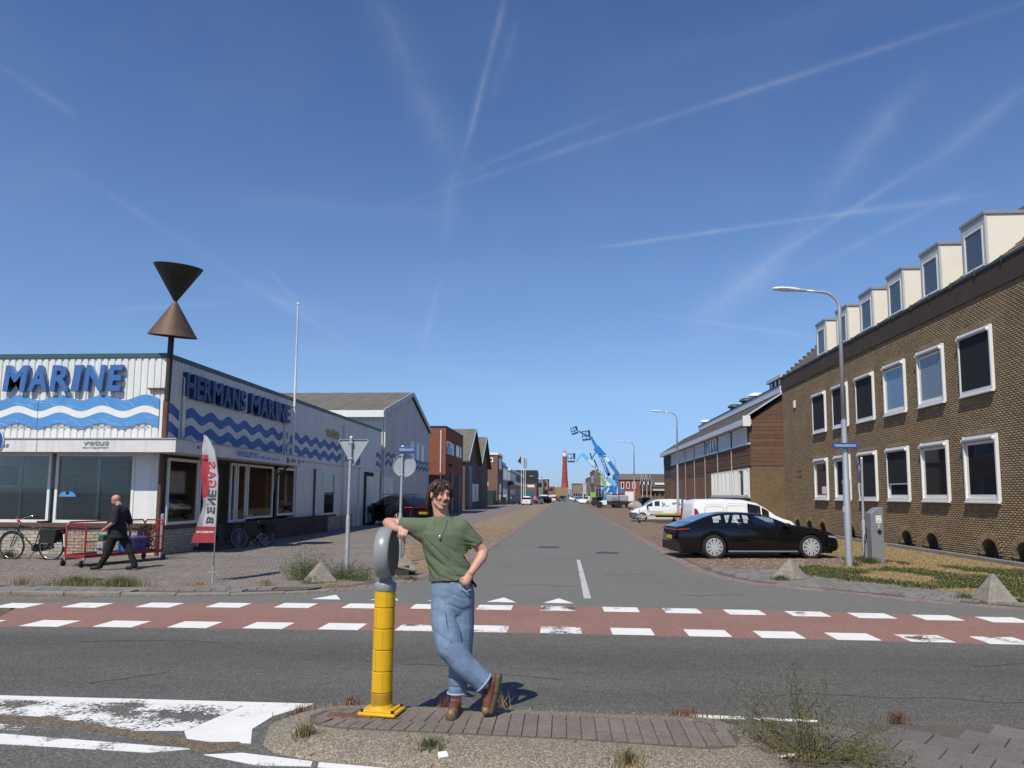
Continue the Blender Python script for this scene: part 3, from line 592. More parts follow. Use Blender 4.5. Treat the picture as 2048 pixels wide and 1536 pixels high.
# front wave panels (thin boards with a cut wavy edge)
def wave_band(name, plane, c, u0, u1, lam, ph, top, bot, amp, m, parent, th=.02, sgn=-1, step=.06, botflat=False):
    us = np.arange(u0, u1 + 1e-6, (u1 - u0) / max(2, round((u1 - u0) / step)))
    f = lambda u: amp * math.cos(2 * math.pi * (u - ph) / lam)
    vs = []; n = len(us)
    for h in (c, c + sgn * th):
        for u in us:
            for z in (bot + (f(u) if not botflat else 0), top + f(u)): vs.append((u, h, z) if plane == 'y' else (h, u, z))
    fs = []
    for i in range(n - 1):
        a = 2 * i; b_ = 2 * n + 2 * i
        fs += [(a, a + 2, a + 3, a + 1), (b_, b_ + 1, b_ + 3, b_ + 2), (a + 1, a + 3, b_ + 3, b_ + 1), (a, b_, b_ + 2, a + 2)]
    fs += [(0, 1, 2 * n + 1, 2 * n), (2 * n - 2, 4 * n - 2, 4 * n - 1, 2 * n - 1)]
    return MB().add(vs, fs).build(name, m, parent)
cF = YF - .045; lam = 1.34; ph = PHASE_F = -16.63
for u0, u1 in ((-24, -16.0), (-15.98, -12.16)):
    wave_band('wave_panel', 'y', cF, u0, u1, lam, ph, 4.72, 4.39, .085, M_wave, shop)
    wave_band('wave_panel', 'y', cF, u0, u1, lam, ph, 4.18, 3.85, .085, M_wave, shop)
    wave_band('white_band', 'y', cF, u0, u1, lam, ph, 4.388, 4.182, .085, M_wpaint, shop, th=.018)
MB().box(-24, -12.45, cF - .03, cF - .022, 3.835, 3.86).build('panel_rail', M_alu, shop)
# sea-chart lines on the panels
S = MB()
for i in range(46):
    x = rng.uniform(-18.3, -12.3); z = rng.choice([4.55, 4.0]) + rng.uniform(-.12, .12); a = rng.uniform(-.9, .9); pts = []
    for k in range(9):
        zz = z; w = .085 * math.cos(2 * math.pi * (x - ph) / lam)
        lo, hi = ((4.39, 4.72) if z > 4.28 else (3.87, 4.18)); 
        if not (lo + w + .01 < z < hi + w - .01) or x > -12.25: break
        pts.append((x, cF - .0225, z)); x += .09 * math.cos(a); z += .07 * math.sin(a); a += rng.uniform(-.6, .6)
    if len(pts) > 2: S.tube(pts, .0045, 4)
tag(S.build('chart_lines', M_line, shop), kind='stuff')
# side waves
for u0, u1 in ((YF + .12, 21.85), (22.15, 30.3), (30.5, 30.85), (31.15, 38.6), (39.2, 42.3), (45.9, 47.15)):
    wave_band('wave_stripe', 'x', XS + .03, u0, u1, 1.32, 21.3, 4.48, 4.17, .10, M_waved, shop, sgn=1, th=.006)
    wave_band('wave_stripe', 'x', XS + .03, u0, u1, 1.32, 21.3, 3.92, 3.60, .10, M_waved, shop, sgn=1, th=.006)
# big letters
Z0, Z1 = 4.9, 5.7
lx = [('M', -17.08, -16.3), ('A', -16.28, -15.66), ('R', -15.58, -14.97), ('I', -14.9, -14.56), ('N', -14.49, -13.85), ('E', -13.75, -13.29)]
for ch, a, b_ in lx:
    lettering('letter', ch, (a, YF - .07, Z0), (1, 0, 0), (0, 0, 1), b_ - a, Z1 - Z0, M_sign, shop, .13, bold=.036, shear=.1)
ls = [(21.95, 'HERMANS'), (26.7, 'MARINE')]
wd_ = {'H': .66, 'E': .48, 'R': .6, 'M': .82, 'A': .66, 'N': .66, 'S': .55, 'I': .3}
for y, word in ls:
    sc = (26.75 - 22.35) / sum(wd_[c_] for c_ in 'HERMANS') if word == 'HERMANS' else (30.75 - 26.7) / sum(wd_[c_] for c_ in 'MARINE')
    for ch in word:
        w = wd_[ch] * sc; lettering('letter', ch, (XS + .05, y, 4.88), (0, 1, 0), (0, 0, 1), w * .9, .76, M_signd, shop, .14, bold=.035); y += w
S = MB(); S.box(XS + .03, XS + .06, 22.3, 31, 4.84, 4.87); S.build('letter_rail', M_alu, shop)
lettering('shop_lettering', 'vetus', (XS + .035, 35.95, 4.72), (0, 1, .0), (0, 0, 1), 2.1, .5, mat('gold_letters', (.42, .36, .16), .5), shop, .04, bold=.03)
# pipes on the side
for y, z0, z1, r_ in ((22.0, 3.4, 5.45, .06), (30.4, 3.35, 4.98, .045), (38.9, .2, 5.5, .05)):
    MB().tube([(XS + .1, y, z0), (XS + .1, y, z1), (XS + .0, y + .0, z1 + .06)], r_, 8).build('drain_pipe', M_white, shop, smooth=True)
MB().tube([(XS + .12, 22.0, 3.5), (XS + .25, 22.0, 3.42), (XS + .5, 21.9, 3.44), (XS + .62, 22.6, 3.44)], .06, 10).build('drain_pipe', M_galv, shop, smooth=True)
# canopy
CP = .85
B = MB(); B.box(-24, XS + CP, YF - CP, YF, 3.02, 3.4).box(XS, XS + CP, YF, 30.8, 3.02, 3.4); B.build('canopy', mat('canopy_fascia', (.72, .70, .66), .5, var=.08, vs=2, streak=.2), shop)
MB().box(-24, XS + CP + .03, YF - CP - .03, YF, 3.4, 3.43).box(XS, XS + CP + .03, YF, 30.83, 3.402, 3.432).build('canopy_edge', mat('canopy_edge', (.42, .40, .37), .6, streak=.3), shop)
fy = YF - CP - .012
lettering('sign_lettering', 'ook voor aas', (-17.75, fy, 3.16), (1, 0, 0), (0, 0, 1), 1.55, .13, M_sign, shop, .008, shear=.25)
lettering('sign_lettering', 'vetus', (-13.93, fy, 3.22), (1, 0, 0), (0, 0, 1), .78, .13, mat('grey_letters', (.33, .34, .33), .5), shop, .008, bold=.02, shear=.1)
lettering('sign_lettering', 'BOAT EQUIPMENT', (-13.93, fy, 3.12), (1, 0, 0), (0, 0, 1), .78, .055, mat('grey_letters', (.33, .34, .33)), shop, .008)
MB().box(-15.35, -15.345, fy - .002, fy + .005, 3.03, 3.39).build('fascia_joint', M_dark, shop)
fx = XS + CP + .012
MB().box(fx - .01, fx, 24.1, 28.15, 3.06, 3.36).build('sign_board', mat('pale_board', (.62, .68, .74), .5, streak=.1), shop)
lettering('sign_lettering', 'HENGELSPORT', (fx, 24.2, 3.12), (0, 1, 0), (0, 0, 1), 1.75, .2, M_sign, shop, .006, bold=.02)
lettering('sign_lettering', 'ook voor aas', (fx, 26.1, 3.12), (0, 1, 0), (0, 0, 1), 1.5, .15, M_sign, shop, .006, shear=.2)
MB().prism([(27.75, 3.1), (27.95, 3.3), (27.9, 3.12)], fx, fx + .004, 'yz').build('fish_mark', M_sign, shop)
MB().ball((fx, 21.55, 3.24), (.01, .05, .05)).build('dot_mark', M_black, shop)
lettering('sign_lettering', 'VOOR', (fx, 21.7, 3.25), (0, 1, 0), (0, 0, 1), .36, .07, M_signd, shop, .004)
lettering('sign_lettering', 'AAS', (fx, 21.8, 3.15), (0, 1, 0), (0, 0, 1), .22, .07, M_signd, shop, .004)
MB().box(fx - .01, fx + .004, 22.9, 23.5, 3.12, 3.3).build('name_plate', M_wpaint, shop)
MB().box(fx - .01, fx + .006, 28.75, 29.0, 3.08, 3.3).build('blue_plate', mat('bright_blue', (.02, .09, .42), .4), shop)
MB().box(fx - .01, fx + .006, 29.2, 29.7, 3.13, 3.26).build('red_plate', mat('brand_red', (.45, .06, .07), .4), shop)
MB().box(fx - .01, fx + .006, 30.0, 30.2, 3.08, 3.28).build('grey_plate', M_shut, shop)
lettering('sign_lettering', 'MARINE', (fx, 30.3, 3.18), (0, 1, 0), (0, 0, 1), .38, .06, M_signd, shop, .004)
# shop front
pl = MB(); pl.box(-24, XS - .1, YF - .0, YF + .25, -.3, .78); pl.build('plinth', M_mort, shop)
wall_bricks(shop, 'y', YF - .002, -18.6, XS + .02, 0, .78, .25, .098, M_pbrick, gap=.012, depth=.014, keep=210, sgn=-1, focus=(-15, .4))
MB().box(-24, XS - .05, YF - .09, YF + .1, .80, .93).build('sill', M_brown, shop, bev=.01)
wf = M_wpaint
for u0, u1 in ((-19.9, -17.75), (-17.65, -15.45), (-15.3, -12.82)):
    window(shop, 'y', YF, u0, u1, .94, 3.02, .085, .05, -1, wf, G_shop, inset=.0)
MB().box(-12.82, -12.1, YF - .03, YF + .06, .94, 3.02).build('wall_panel', M_wpaint, shop, bev=.005)
# roller grille behind the panes
for u0, u1, lo in ((-19.8, -17.9, 1.0), (-17.55, -15.55, 1.0), (-15.2, -12.95, 1.0)):
    Gq = MB()
    for k in range(10): Gq.box(u0, u1, YF + .16, YF + .18, 1.05 + k * .2, 1.062 + k * .2)
    Gq.box(u0 + (u1 - u0) * .49, u0 + (u1 - u0) * .53, YF + .14, YF + .18, .95, 3.0); Gq.build('grille', M_alu, shop)
    MB().box(u0, u1, YF + .22, YF + .25, .95, 2.02 if u0 > -16 else 1.98).build('blind', M_shut, shop)
MB().box(-17.55, -16.75, YF + .22, YF + .25, 2.05, 2.65).build('notice', M_shut, shop)
MB().box(-15.2, -14.85, YF + .22, YF + .25, 2.04, 2.4).build('notice', M_shut, shop)
MB().prism([(-15.18 + .27 * (1 - math.cos(t)), 1.72 + .17 * math.sin(t)) for t in np.linspace(0, math.pi, 12)], YF - .012, YF - .006, 'xz').build('window_sticker', M_wave, shop)
B = MB(); B.box(-14.96, -14.86, YF - .018, YF - .013, 1.79, 1.88); B.build('sticker_mark', M_black, shop)
# corner post: rusty steel column that carries the sculpture
post = MB(); post.cyl((XS + .04, YF - .12, 0), (XS + .04, YF - .12, 3.4), .06, 12); post.build('corner_post', M_rpost, shop, smooth=40)
post = MB(); post.cyl((XS + .06, YF - .1, 3.4), (XS + .06, YF - .1, 4.6), .07, 12); post.build('corner_post', M_rpost, shop, smooth=40)
B = MB(); B.box(XS - .5, XS + .1, YF - .14, YF - .02, 5.0 - .05, 5.0); B.build('bracket', M_rpost, shop)
# side front, from the corner backwards
MB().box(XS - .3, XS - .02, YF + .25, 23.4, -.3, .75).box(XS - .3, XS - .01, 25.5, 30, -.3, .75).build('plinth', M_mort, shop)
wall_bricks(shop, 'x', XS - .018, YF + .02, 23.4, 0, .74, .25, .098, M_pbrick, gap=.012, depth=.014, keep=70, sgn=1, focus=(22, .4))
M_dbrick = mat('dark_clinker', (.085, .062, .048), .9, var=.3, vs=3, bump=.004, bs=80, rnd=.5)
MB().box(XS + .0, XS + .38, 25.3, 35.6, -.2, .76).build('planter_wall', M_mort, shop)
wall_bricks(shop, 'x', XS + .38, 25.3, 35.6, .02, .78, .22, .075, M_dbrick, gap=.01, depth=.012, keep=250, sgn=1, focus=(25, .4))
wall_bricks(shop, 'y', 25.3, XS + .02, XS + .38, .02, .78, .12, .075, M_dbrick, gap=.01, depth=.012, keep=30, sgn=-1, focus=(-12, .4))
MB().box(XS - .05, XS + .42, 25.28, 35.65, .76, .8).build('planter_coping', M_dbrick, shop)
MB().box(XS - .03, XS + .02, YF + .1, 23.4, .76, .86).build('sill', M_brown, shop)
window(shop, 'x', XS, 21.4, 23.3, .88, 2.92, .09, .04, 1, wf, G_shop, inset=0)
MB().box(XS - 1.4, XS - 1.38, 22.0, 22.6, 1.9, 2.7).build('poster', M_wpaint, shop)
MB().box(XS - .3, XS - .28, 22.8, 23.0, 1.65, 2.1).build('poster', M_wpaint, shop)
MB().box(XS - .3, XS - .28, 21.75, 22.4, 1.15, 1.55).build('poster', mat('blue_poster', (.10, .13, .3), .5), shop)
# door recess 23.4..25.5
MB().box(XS - .6, XS - .55, 23.4, 25.6, .1, 3.0).build('door_leaf', M_dark, shop)
B = MB(); B.box(XS - .05, XS + .02, 23.4, 23.5, 0, 3.02).box(XS - .05, XS + .02, 24.35, 24.45, 0, 3.02); B.build('door_frame', wf, shop)
B = MB(); B.box(XS - .02, XS + .9, 23.2, 25.4, -.05, .1).box(XS + .1, XS + .6, 23.4, 25.2, .1, .2); B.build('door_step', M_dbrick, shop, bev=.01)
for u0, u1, z0 in ((25.6, 26.05, .1), (26.15, 26.95, .1), (27.05, 29.5, .88), (30.0, 31.95, .92)):
    window(shop, 'x', XS, u0, u1, max(z0, .8), 2.95, .09, .04, 1, wf, G_shop, inset=0)
MB().box(XS - .25, XS - .22, 30.1, 31.85, 2.0, 2.9).build('blind', mat('cream_blind', (.42, .38, .28), .8), shop)
B = MB()
for k in range(9): B.box(XS - .4, XS - .38, 27.2, 29.4, 1.1 + k * .2, 1.18 + k * .2)
B.build('shelf', M_shut, shop)
# back fill for show rooms
corrugated('cladding', 'x', XS - .01, 32.1, 35.6, .78, 3.3, .2, .03, M_white, shop, 1)
MB().box(XS - .3, XS - .02, 35.6, 47.2, .0, 3.35).build('wall', M_white, shop)
MB().box(XS - .32, XS - .012, 32, 35.65, -.2, 3.34).build('wall', M_white, shop)
MB().cyl((XS + .08, 34.4, .75), (XS + .08, 34.4, 3.05), .05, 8).build('drain_pipe', mat('dark_pipe', (.06, .06, .065), .5), shop, smooth=40)
MB().tube([(XS + .08, 29.7, .8), (XS + .08, 29.7, 2.6), (XS + .5, 29.9, 3.0)], .05, 8).build('drain_pipe', mat('dark_pipe', (.06, .06, .065), .5), shop, smooth=40)
window(shop, 'x', XS - .02, 35.9, 37.7, .8, 2.95, .09, .05, 1, wf, G_dark)
MB().box(XS - .06, XS + .03, 35.6, 41, -.1, .7).build('plinth', M_mort, shop)
wall_bricks(shop, 'x', XS + .03, 35.6, 41, 0, .72, .25, .098, M_pbrick, gap=.012, depth=.01, sgn=1)
MB().box(XS - .02, XS + .07, 35.7, 37.9, .72, .79).build('sill', M_brown, shop)
# plank bay with inset white doors 42.4..45.6
B = MB()
for k in range(12):
    MB().box(XS - .0, XS + .025, 42.45, 45.5, 3.2 + k * .15, 3.34 + k * .15).build('plank', M_wpaint, shop)
MB().box(XS - .01, XS + .05, 42.3, 43.1, 0, 3.2).build('wall_panel', M_wpaint, shop)
MB().box(XS - .05, XS - .005, 43.1, 45.6, 0, 3.2).build('door_recess', mat('recess_brown', (.05, .03, .025), .9), shop)  # flat dark brown sheet behind the white doors
for u0, u1 in ((43.9, 44.65), (44.7, 45.45)): MB().box(XS - .0, XS + .04, u0, u1, .1, 2.95).build('door', M_wpaint, shop, bev=.006)
# upper neon-like pole and antenna are separate things
fp = thing('flagpole', 'tall bare white flagpole rising above the blue lettered wall of the shop', 'flagpole', (XS + .22, 31.05, 3.43))
MB().tube([(XS + .22, 31.05, 3.43), (XS + .22, 31.05, 10.2)], .06, 10, .035).build('pole', mat('pole_white', (.8, .8, .78), .4, var=.1, vs=3, streak=.5), fp, smooth=40)
MB().ball((XS + .22, 31.05, 10.25), .06).build('finial', M_wpaint, fp, smooth=True)
B = MB(); B.box(XS + .0, XS + .26, 30.98, 31.1, 5.6, 5.66).box(XS + .0, XS + .26, 30.98, 31.1, 4.0, 4.06); B.build('bracket', M_galv, fp)
# sculpture: two steel cones tip to tip, tilted
M_cor = mat('weathered_steel', (.085, .06, .048), .62, metal=.3, var=.5, vs=1.6, bump=.003, bs=40, col2=(.15, .085, .05), streak=.35)
M_cor2 = mat('dark_steel', (.055, .052, .047), .6, metal=.3, var=.35, vs=1.8, bump=.003, bs=40, streak=.3)
sc = thing('cone_sculpture', 'rusty steel sculpture of two cones tip to tip above the shop corner', 'sculpture', (XS + .1, YF - .1, 3.4))
MB().cyl((XS + .1, YF - .1, 4.6), (XS + .13, YF - .1, 6.65), .085, 14).build('post', mat('post_dark', (.035, .03, .028), .6, var=.3, vs=3), sc, smooth=40)
MB().cyl((XS + .1, YF - .1, 3.4), (XS + .1, YF - .1, 4.6), .07, 14).build('post', M_rpost, sc, smooth=40)
def cone(name, tip, base, r_, m):
    tip, base = Vector(tip), Vector(base); d = (base - tip).normalized(); a = d.cross(Vector((0, 1, 0))).normalized(); b_ = d.cross(a); n = 48
    B = MB(); vs = []
    for rr, h in ((.04, 0), (r_, 1), (r_, 1.012), (r_ - .015, 1.012), (r_ - .03, .96)):
        for k in range(n):
            t = 2 * math.pi * k / n; vs.append(tip + (base - tip) * h + (a * math.cos(t) + b_ * math.sin(t)) * rr)
    B.add(vs, [(i * n + k, i * n + (k + 1) % n, (i + 1) * n + (k + 1) % n, (i + 1) * n + k) for i in range(4) for k in range(n)] + [tuple(range(n)), tuple(4 * n + k for k in range(n))])
    return B.build(name, m, sc, smooth=30)
T0 = Vector((XS + .2, YF - .1, 7.67))
cone('upper_cone', T0 + Vector((0, 0, -.02)), T0 + Vector((.10, -.10, 1.03)), .70, M_cor2)
cone('lower_cone', T0, T0 + Vector((-.1, .12, -1.06)), .70, M_cor)
# ================================================================== white gabled house behind the shop
M_rend = mat('grey_render', (.62, .62, .62), .85, var=.14, vs=.8, streak=.15, bump=.004, bs=30)
M_roofg = mat('fibre_cement_roof', (.17, .155, .125), .92, var=.3, vs=.8, col2=(.105, .098, .082), bump=.01, bs=18, streak=.3)
house = thing('gabled_house', 'pale grey rendered house with a mossy roof, its gable painted with a blue wave', 'house', (-20, 56, 0))
HX = -12.1
MB().prism([(48.0, -.2), (65.0, -.2), (65.0, 7.3), (56.8, 9.6), (48.0, 7.3)], HX - 26, HX, 'yz').build('wall', M_rend, house)
for (ya, za, yb, zb) in ((47.55, 7.38, 56.8, 9.85), (65.4, 7.38, 56.8, 9.85)):
    d = Vector((0, yb - ya, zb - za)).normalized(); nrm = Vector((0, -d.z, d.y)); nrm = nrm if nrm.z > 0 else -nrm
    n_ = 22
    for k in range(n_):     # overlapping sheets, each laid a hand's width over the next
        xa = HX + .18 - (k + 1) * 1.1; xb = HX + .18 - k * 1.1
        B = MB(); lift = .012 * (k % 2)
        vs = [Vector((x, ya, za)) + nrm * h_ + d * (s_ * (Vector((0, yb, zb)) - Vector((0, ya, za))).length) for h_ in (lift, .06 + lift) for s_ in (0, 1) for x in (xa, xb)]
        B.add(vs, [(0, 1, 3, 2), (4, 6, 7, 5), (0, 4, 5, 1), (1, 5, 7, 3), (3, 7, 6, 2), (2, 6, 4, 0)]); B.build('roof_sheet', M_roofg, house)
    B = MB(); B.beam((HX + .2, ya, za - .06), (HX + .2, yb, zb - .06), .06, .34); B.build('barge_board', mat('grey_board', (.50, .51, .53), .5), house)
B = MB(); B.box(-40, HX + .2, 47.4, 48.0, 6.95, 7.4); B.build('eaves_box', M_wpaint, house, bev=.01)
B = MB(); B.tube([(HX + .12, 48.1, 6.9), (HX + .12, 48.15, 6.0), (HX + .12, 48.15, .2)], .06, 8); B.build('drain_pipe', M_wpaint, house, smooth=40)
MB().box(-20, -15, 47.94, 48.0, 6.2, 6.9).build('window', G_dark, house)
for u0, u1, z0 in ((56.9, 58.5, 4.7), (59.2, 60.7, 4.65), (61.3, 62.7, 4.6)): window(house, 'x', HX, u0, u1, z0 + .05, 6.1, .12, .05, 1, M_wpaint, G_dark)
for u0, u1 in ((48.3, 49.9), (50.0, 51.6)): window(house, 'x', HX, u0 - .4, u1 - .4, 0, 3.0, .12, .05, 1, M_wpaint, M_white, name='door')
M_wave3 = mat('faded_wave', (.10, .22, .45), .7, var=.3, vs=3)
for u0, u1 in ((48.2, 56.8), (57.0, 64.9)):
    wave_band('wave_stripe', 'x', HX + .001, u0, u1, 1.5, 21.3, 4.68, 4.42, .1, M_wave3, house, sgn=1, th=.006)
    wave_band('wave_stripe', 'x', HX + .001, u0, u1, 1.5, 21.3, 4.2, 3.9, .1, M_wave3, house, sgn=1, th=.006)
# ================================================================== further down the left side
def brickmat(name, c1, c2, mort, sc=1.0):
    """small bricks for walls too far away to tell the bricks apart"""
    if name in _mc: return _mc[name]
    m = mat(name, c1, .9, var=.2, vs=1.2, col2=c2); t = m.node_tree; b = t.nodes['Principled BSDF']; src = b.inputs['Base Color'].links[0].from_socket
    g = t.nodes.new('ShaderNodeNewGeometry'); sp = t.nodes.new('ShaderNodeSeparateXYZ'); t.links.new(g.outputs['Position'], sp.inputs[0])
    ad = t.nodes.new('ShaderNodeMath'); t.links.new(sp.outputs[0], ad.inputs[0]); t.links.new(sp.outputs[1], ad.inputs[1])
    cb = t.nodes.new('ShaderNodeCombineXYZ'); t.links.new(ad.outputs[0], cb.inputs[0]); t.links.new(sp.outputs[2], cb.inputs[1])
    br = t.nodes.new('ShaderNodeTexBrick'); br.inputs['Scale'].default_value = 1; br.inputs['Brick Width'].default_value = .22 * sc; br.inputs['Row Height'].default_value = .0625 * sc
    br.inputs['Mortar Size'].default_value = .007; t.links.new(cb.outputs[0], br.inputs['Vector'])
    br.inputs['Color1'].default_value = (1, 1, 1, 1); br.inputs['Color2'].default_value = (.72, .72, .72, 1); br.inputs['Mortar'].default_value = (*mort, 1)
    mx = t.nodes.new('ShaderNodeMixRGB'); mx.blend_type = 'MULTIPLY'; mx.inputs[0].default_value = 1; t.links.new(src, mx.inputs[1]); t.links.new(br.outputs[0], mx.inputs[2]); t.links.new(mx.outputs[0], b.inputs['Base Color'])
    return m
M_red1 = brickmat('orange_brick', (.30, .10, .06), (.24, .085, .055), (.8, .75, .7))
M_red2 = brickmat('dull_brick', (.17, .10, .075), (.13, .08, .06), (.8, .8, .8))
M_red3 = brickmat('tower_brick', (.235, .125, .095), (.19, .10, .08), (.85, .8, .75))
M_tar = mat('tar_trim', (.02, .02, .022), .7)
br = thing('brick_block', 'flat roofed red brick unit with dark tall doors and a poster in its window', 'brick building', (-15, 74, 0))
BX = -11.1
MB().box(BX - 14, BX, 68.15, 80.0, -.2, 8.2).build('wall', M_red1, br)
MB().box(BX - 14.05, BX + .05, 68.1, 80.05, 8.2, 8.32).build('roof_trim', M_tar, br)
MB().cyl((BX - .45, 68.05, 1), (BX - .45, 68.05, 7.9), .06, 8).build('drain_pipe', M_wpaint, br)
MB().box(BX - 2.1, BX - 1.75, 68.1, 68.16, 4.5, 6.9).build('white_panel', M_wpaint, br)
for u0, u1, z0, z1 in ((68.5, 71.9, 5.75, 6.95), (72.2, 73.2, 5.75, 6.9), (74.7, 77.0, 5.75, 6.95), (77.6, 78.6, 5.75, 6.95)): window(br, 'x', BX, u0, u1, z0, z1, .1, .04, 1)
MB().box(BX + .05, BX + .06, 68.8, 71.6, 5.85, 6.4).build('poster', M_wave, br)
MB().box(BX + .05, BX + .06, 69.3, 70.8, 6.45, 6.8).build('poster', mat('brand_red', (.45, .06, .07)), br)
for u0, u1 in ((68.4, 71.9), (73.9, 76.9)):
    MB().box(BX - .02, BX + .015, u0, u1, 0, 3.9).build('door', M_tar, br); MB().box(BX - .01, BX + .1, u1, u1 + .35, 0, 3.9).build('door_jamb', M_shut, br)
MB().ball((BX + .2, 70.2, 4.7), (.18, .3, .14)).build('wall_lamp', M_black, br)
M_gable = mat('gable_sheet', (.20, .175, .155), .85, var=.15, vs=1.5, streak=.15)
for i, (y0, y1, lab) in enumerate(((88.6, 102.3, 'nearer of two steep gabled sheds, dark front with a tall blue door'), (102.6, 115.3, 'farther of two steep gabled sheds, dark front with a tall black doorway'))):
    sh = thing('gabled_shed', lab, 'shed', (-18, (y0 + y1) / 2, 0), group='pair of steep gabled sheds'); ym = (y0 + y1) / 2; X0 = -12.0
    MB().prism([(y0, -.2), (y1, -.2), (y1, 6.1), (ym, 10.2), (y0, 6.1)], X0 - 22, X0, 'yz').build('wall', brickmat('shed_brick', (.15, .11, .09), (.12, .09, .075), (.8, .8, .8)), sh)
    for ya in (y0 - .35, y1 + .35):
        B = MB(); vs = [(x, a, z + h_) for h_ in (0, .16) for x in (X0 - 22, X0 + .5) for a, z in ((ya, 5.85), (ym, 10.35))]
        B.add(vs, [(0, 1, 3, 2), (4, 6, 7, 5), (0, 4, 5, 1), (1, 5, 7, 3), (3, 7, 6, 2), (2, 6, 4, 0)]); B.build('roof', M_roofg, sh)
        B = MB(); B.beam((X0 + .52, ya, 5.9), (X0 + .52, ym, 10.4), .06, .3); B.build('barge_board', mat('tin_edge', (.45, .46, .47), .5) if ya < ym else M_tar, sh)
    u = y0 + 3.2 if i == 0 else y0 + 2.0
    MB().box(X0 - .02, X0 + .03, u, u + 3.6, 0, 5.5).build('door', mat('navy_door', (.02, .03, .09), .5) if i == 0 else M_tar, sh)
    if i == 0:
        for q in (97.3, 101.0): window(sh, 'x', X0, q - 1.6, q + 1.4, .95, 3.3, .15, .05, 1, M_wpaint, M_white, mull=(q - .1,), rails=(1.5, 2.1, 2.7))
tw = thing('brick_tower_block', 'narrow brown brick block with a white roof edge and a small square window', 'brick building', (-17, 146, 0))
MB().box(-26, -12.8, 141.4, 152, -.2, 9.6).build('wall', M_red3, tw); MB().box(-26.1, -12.65, 141.25, 152.15, 9.6, 10.05).build('roof_trim', M_wpaint, tw)
window(tw, 'y', 141.4, -14.7, -13.7, 8.2, 9.1, .22, .06, -1); window(tw, 'y', 141.4, -17, -14.6, 3.5, 4.5, .25, .06, -1)
window(tw, 'x', -12.8, 144, 150, 7.0, 9.2, .3, .06, 1, mull=(146, 148)); window(tw, 'x', -12.8, 144, 150, 0.1, 4.3, .3, .06, 1, mat('grey_frame', (.2, .2, .2)), mull=(147,))
cb = thing('dark_container', 'dark green storage container beside the brown brick block', 'container', (-14, 136, 0))
MB().box(-15.2, -12.9, 134, 140, 0, 2.7).build('body', mat('container_green', (.025, .045, .045), .6), cb, bev=.05)
B = MB()
for k in range(8): B.box(-15.0 + k * .27, -14.9 + k * .27, 133.93, 134.0, .1, 2.6)
B.build('rib', mat('container_green', (.025, .045, .045)), cb)
B = thing('wheelie_bin', 'black wheelie bin on the paving in front of the grey unit', 'bin', (-11.4, 139, 0))
MB().prism([(-11.85, 0), (-11.0, 0), (-10.9, 1.35), (-11.95, 1.35)], 138.6, 139.6, 'xz').build('body', M_black, B, bev=.03); MB().box(-12.0, -10.85, 138.5, 139.7, 1.36, 1.46).build('lid', M_black, B, bev=.03)
gu = thing('grey_unit', 'low grey fronted unit with a white parapet between the brown block and the cream office', 'building', (-16, 158, 0))
MB().box(-24, -12.7, 152.3, 166, -.2, 8.2).build('wall', mat('unit_grey', (.22, .23, .25), .6), gu); MB().box(-24, -12.6, 152.25, 160, 8.2, 8.7).build('roof_trim', M_wpaint, gu)
window(gu, 'x', -12.7, 153, 165, .2, 3.2, .3, .05, 1, mull=(157, 161)); window(gu, 'x', -12.7, 153, 165, 5, 7.6, .3, .05, 1, mull=(157, 161))
of = thing('cream_office', 'cream two storey office with a window band and a long white and blue canopy', 'office building', (-16, 195, 0))
MB().box(-24, -12.4, 168.2, 227, -.2, 7.5).build('wall', mat('cream_brick_far', (.42, .35, .23), .85, var=.1), of); MB().box(-24.1, -12.2, 168.0, 227.2, 7.5, 7.9).build('roof_trim', M_wpaint, of)
for k in range(14): window(of, 'x', -12.4, 169.2 + k * 4.1, 173.1 + k * 4.1, 5.0, 7.4, .35, .08, 1, M_shut)
for k in range(10): window(of, 'x', -12.4, 170 + k * 5.6, 175.2 + k * 5.6, .4, 3.6, .4, .08, 1, M_shut)
MB().box(-12.4, -11.2, 168.2, 227, 4.2, 4.9).build('canopy', M_wpaint, of); MB().box(-13.6, -11.3, 167.6, 168.2, 4.2, 4.9).build('canopy_end', mat('navy_panel', (.015, .02, .07), .5), of)
dk = thing('dark_topped_block', 'block with a black upper storey over brown brick and a white name board', 'building', (-13, 248, 0))
MB().box(-20, -9.0, 240, 262, 5.6, 10).build('wall', mat('black_sheet', (.02, .022, .024), .6), dk); MB().box(-20, -8.95, 239.9, 262, -.2, 5.6).build('wall', M_red3, dk)
MB().box(-12.6, -9.6, 239.8, 239.9, 4.4, 5.2).build('name_board', M_wpaint, dk); MB().box(-13, -9.4, 239.8, 239.9, 1.6, 3.4).build('window', glass('teal_glass', (.05, .14, .15)), dk)
MB().box(-11.2, -9.9, 239.75, 239.8, 7.9, 8.2).build('vent', M_shut, dk)
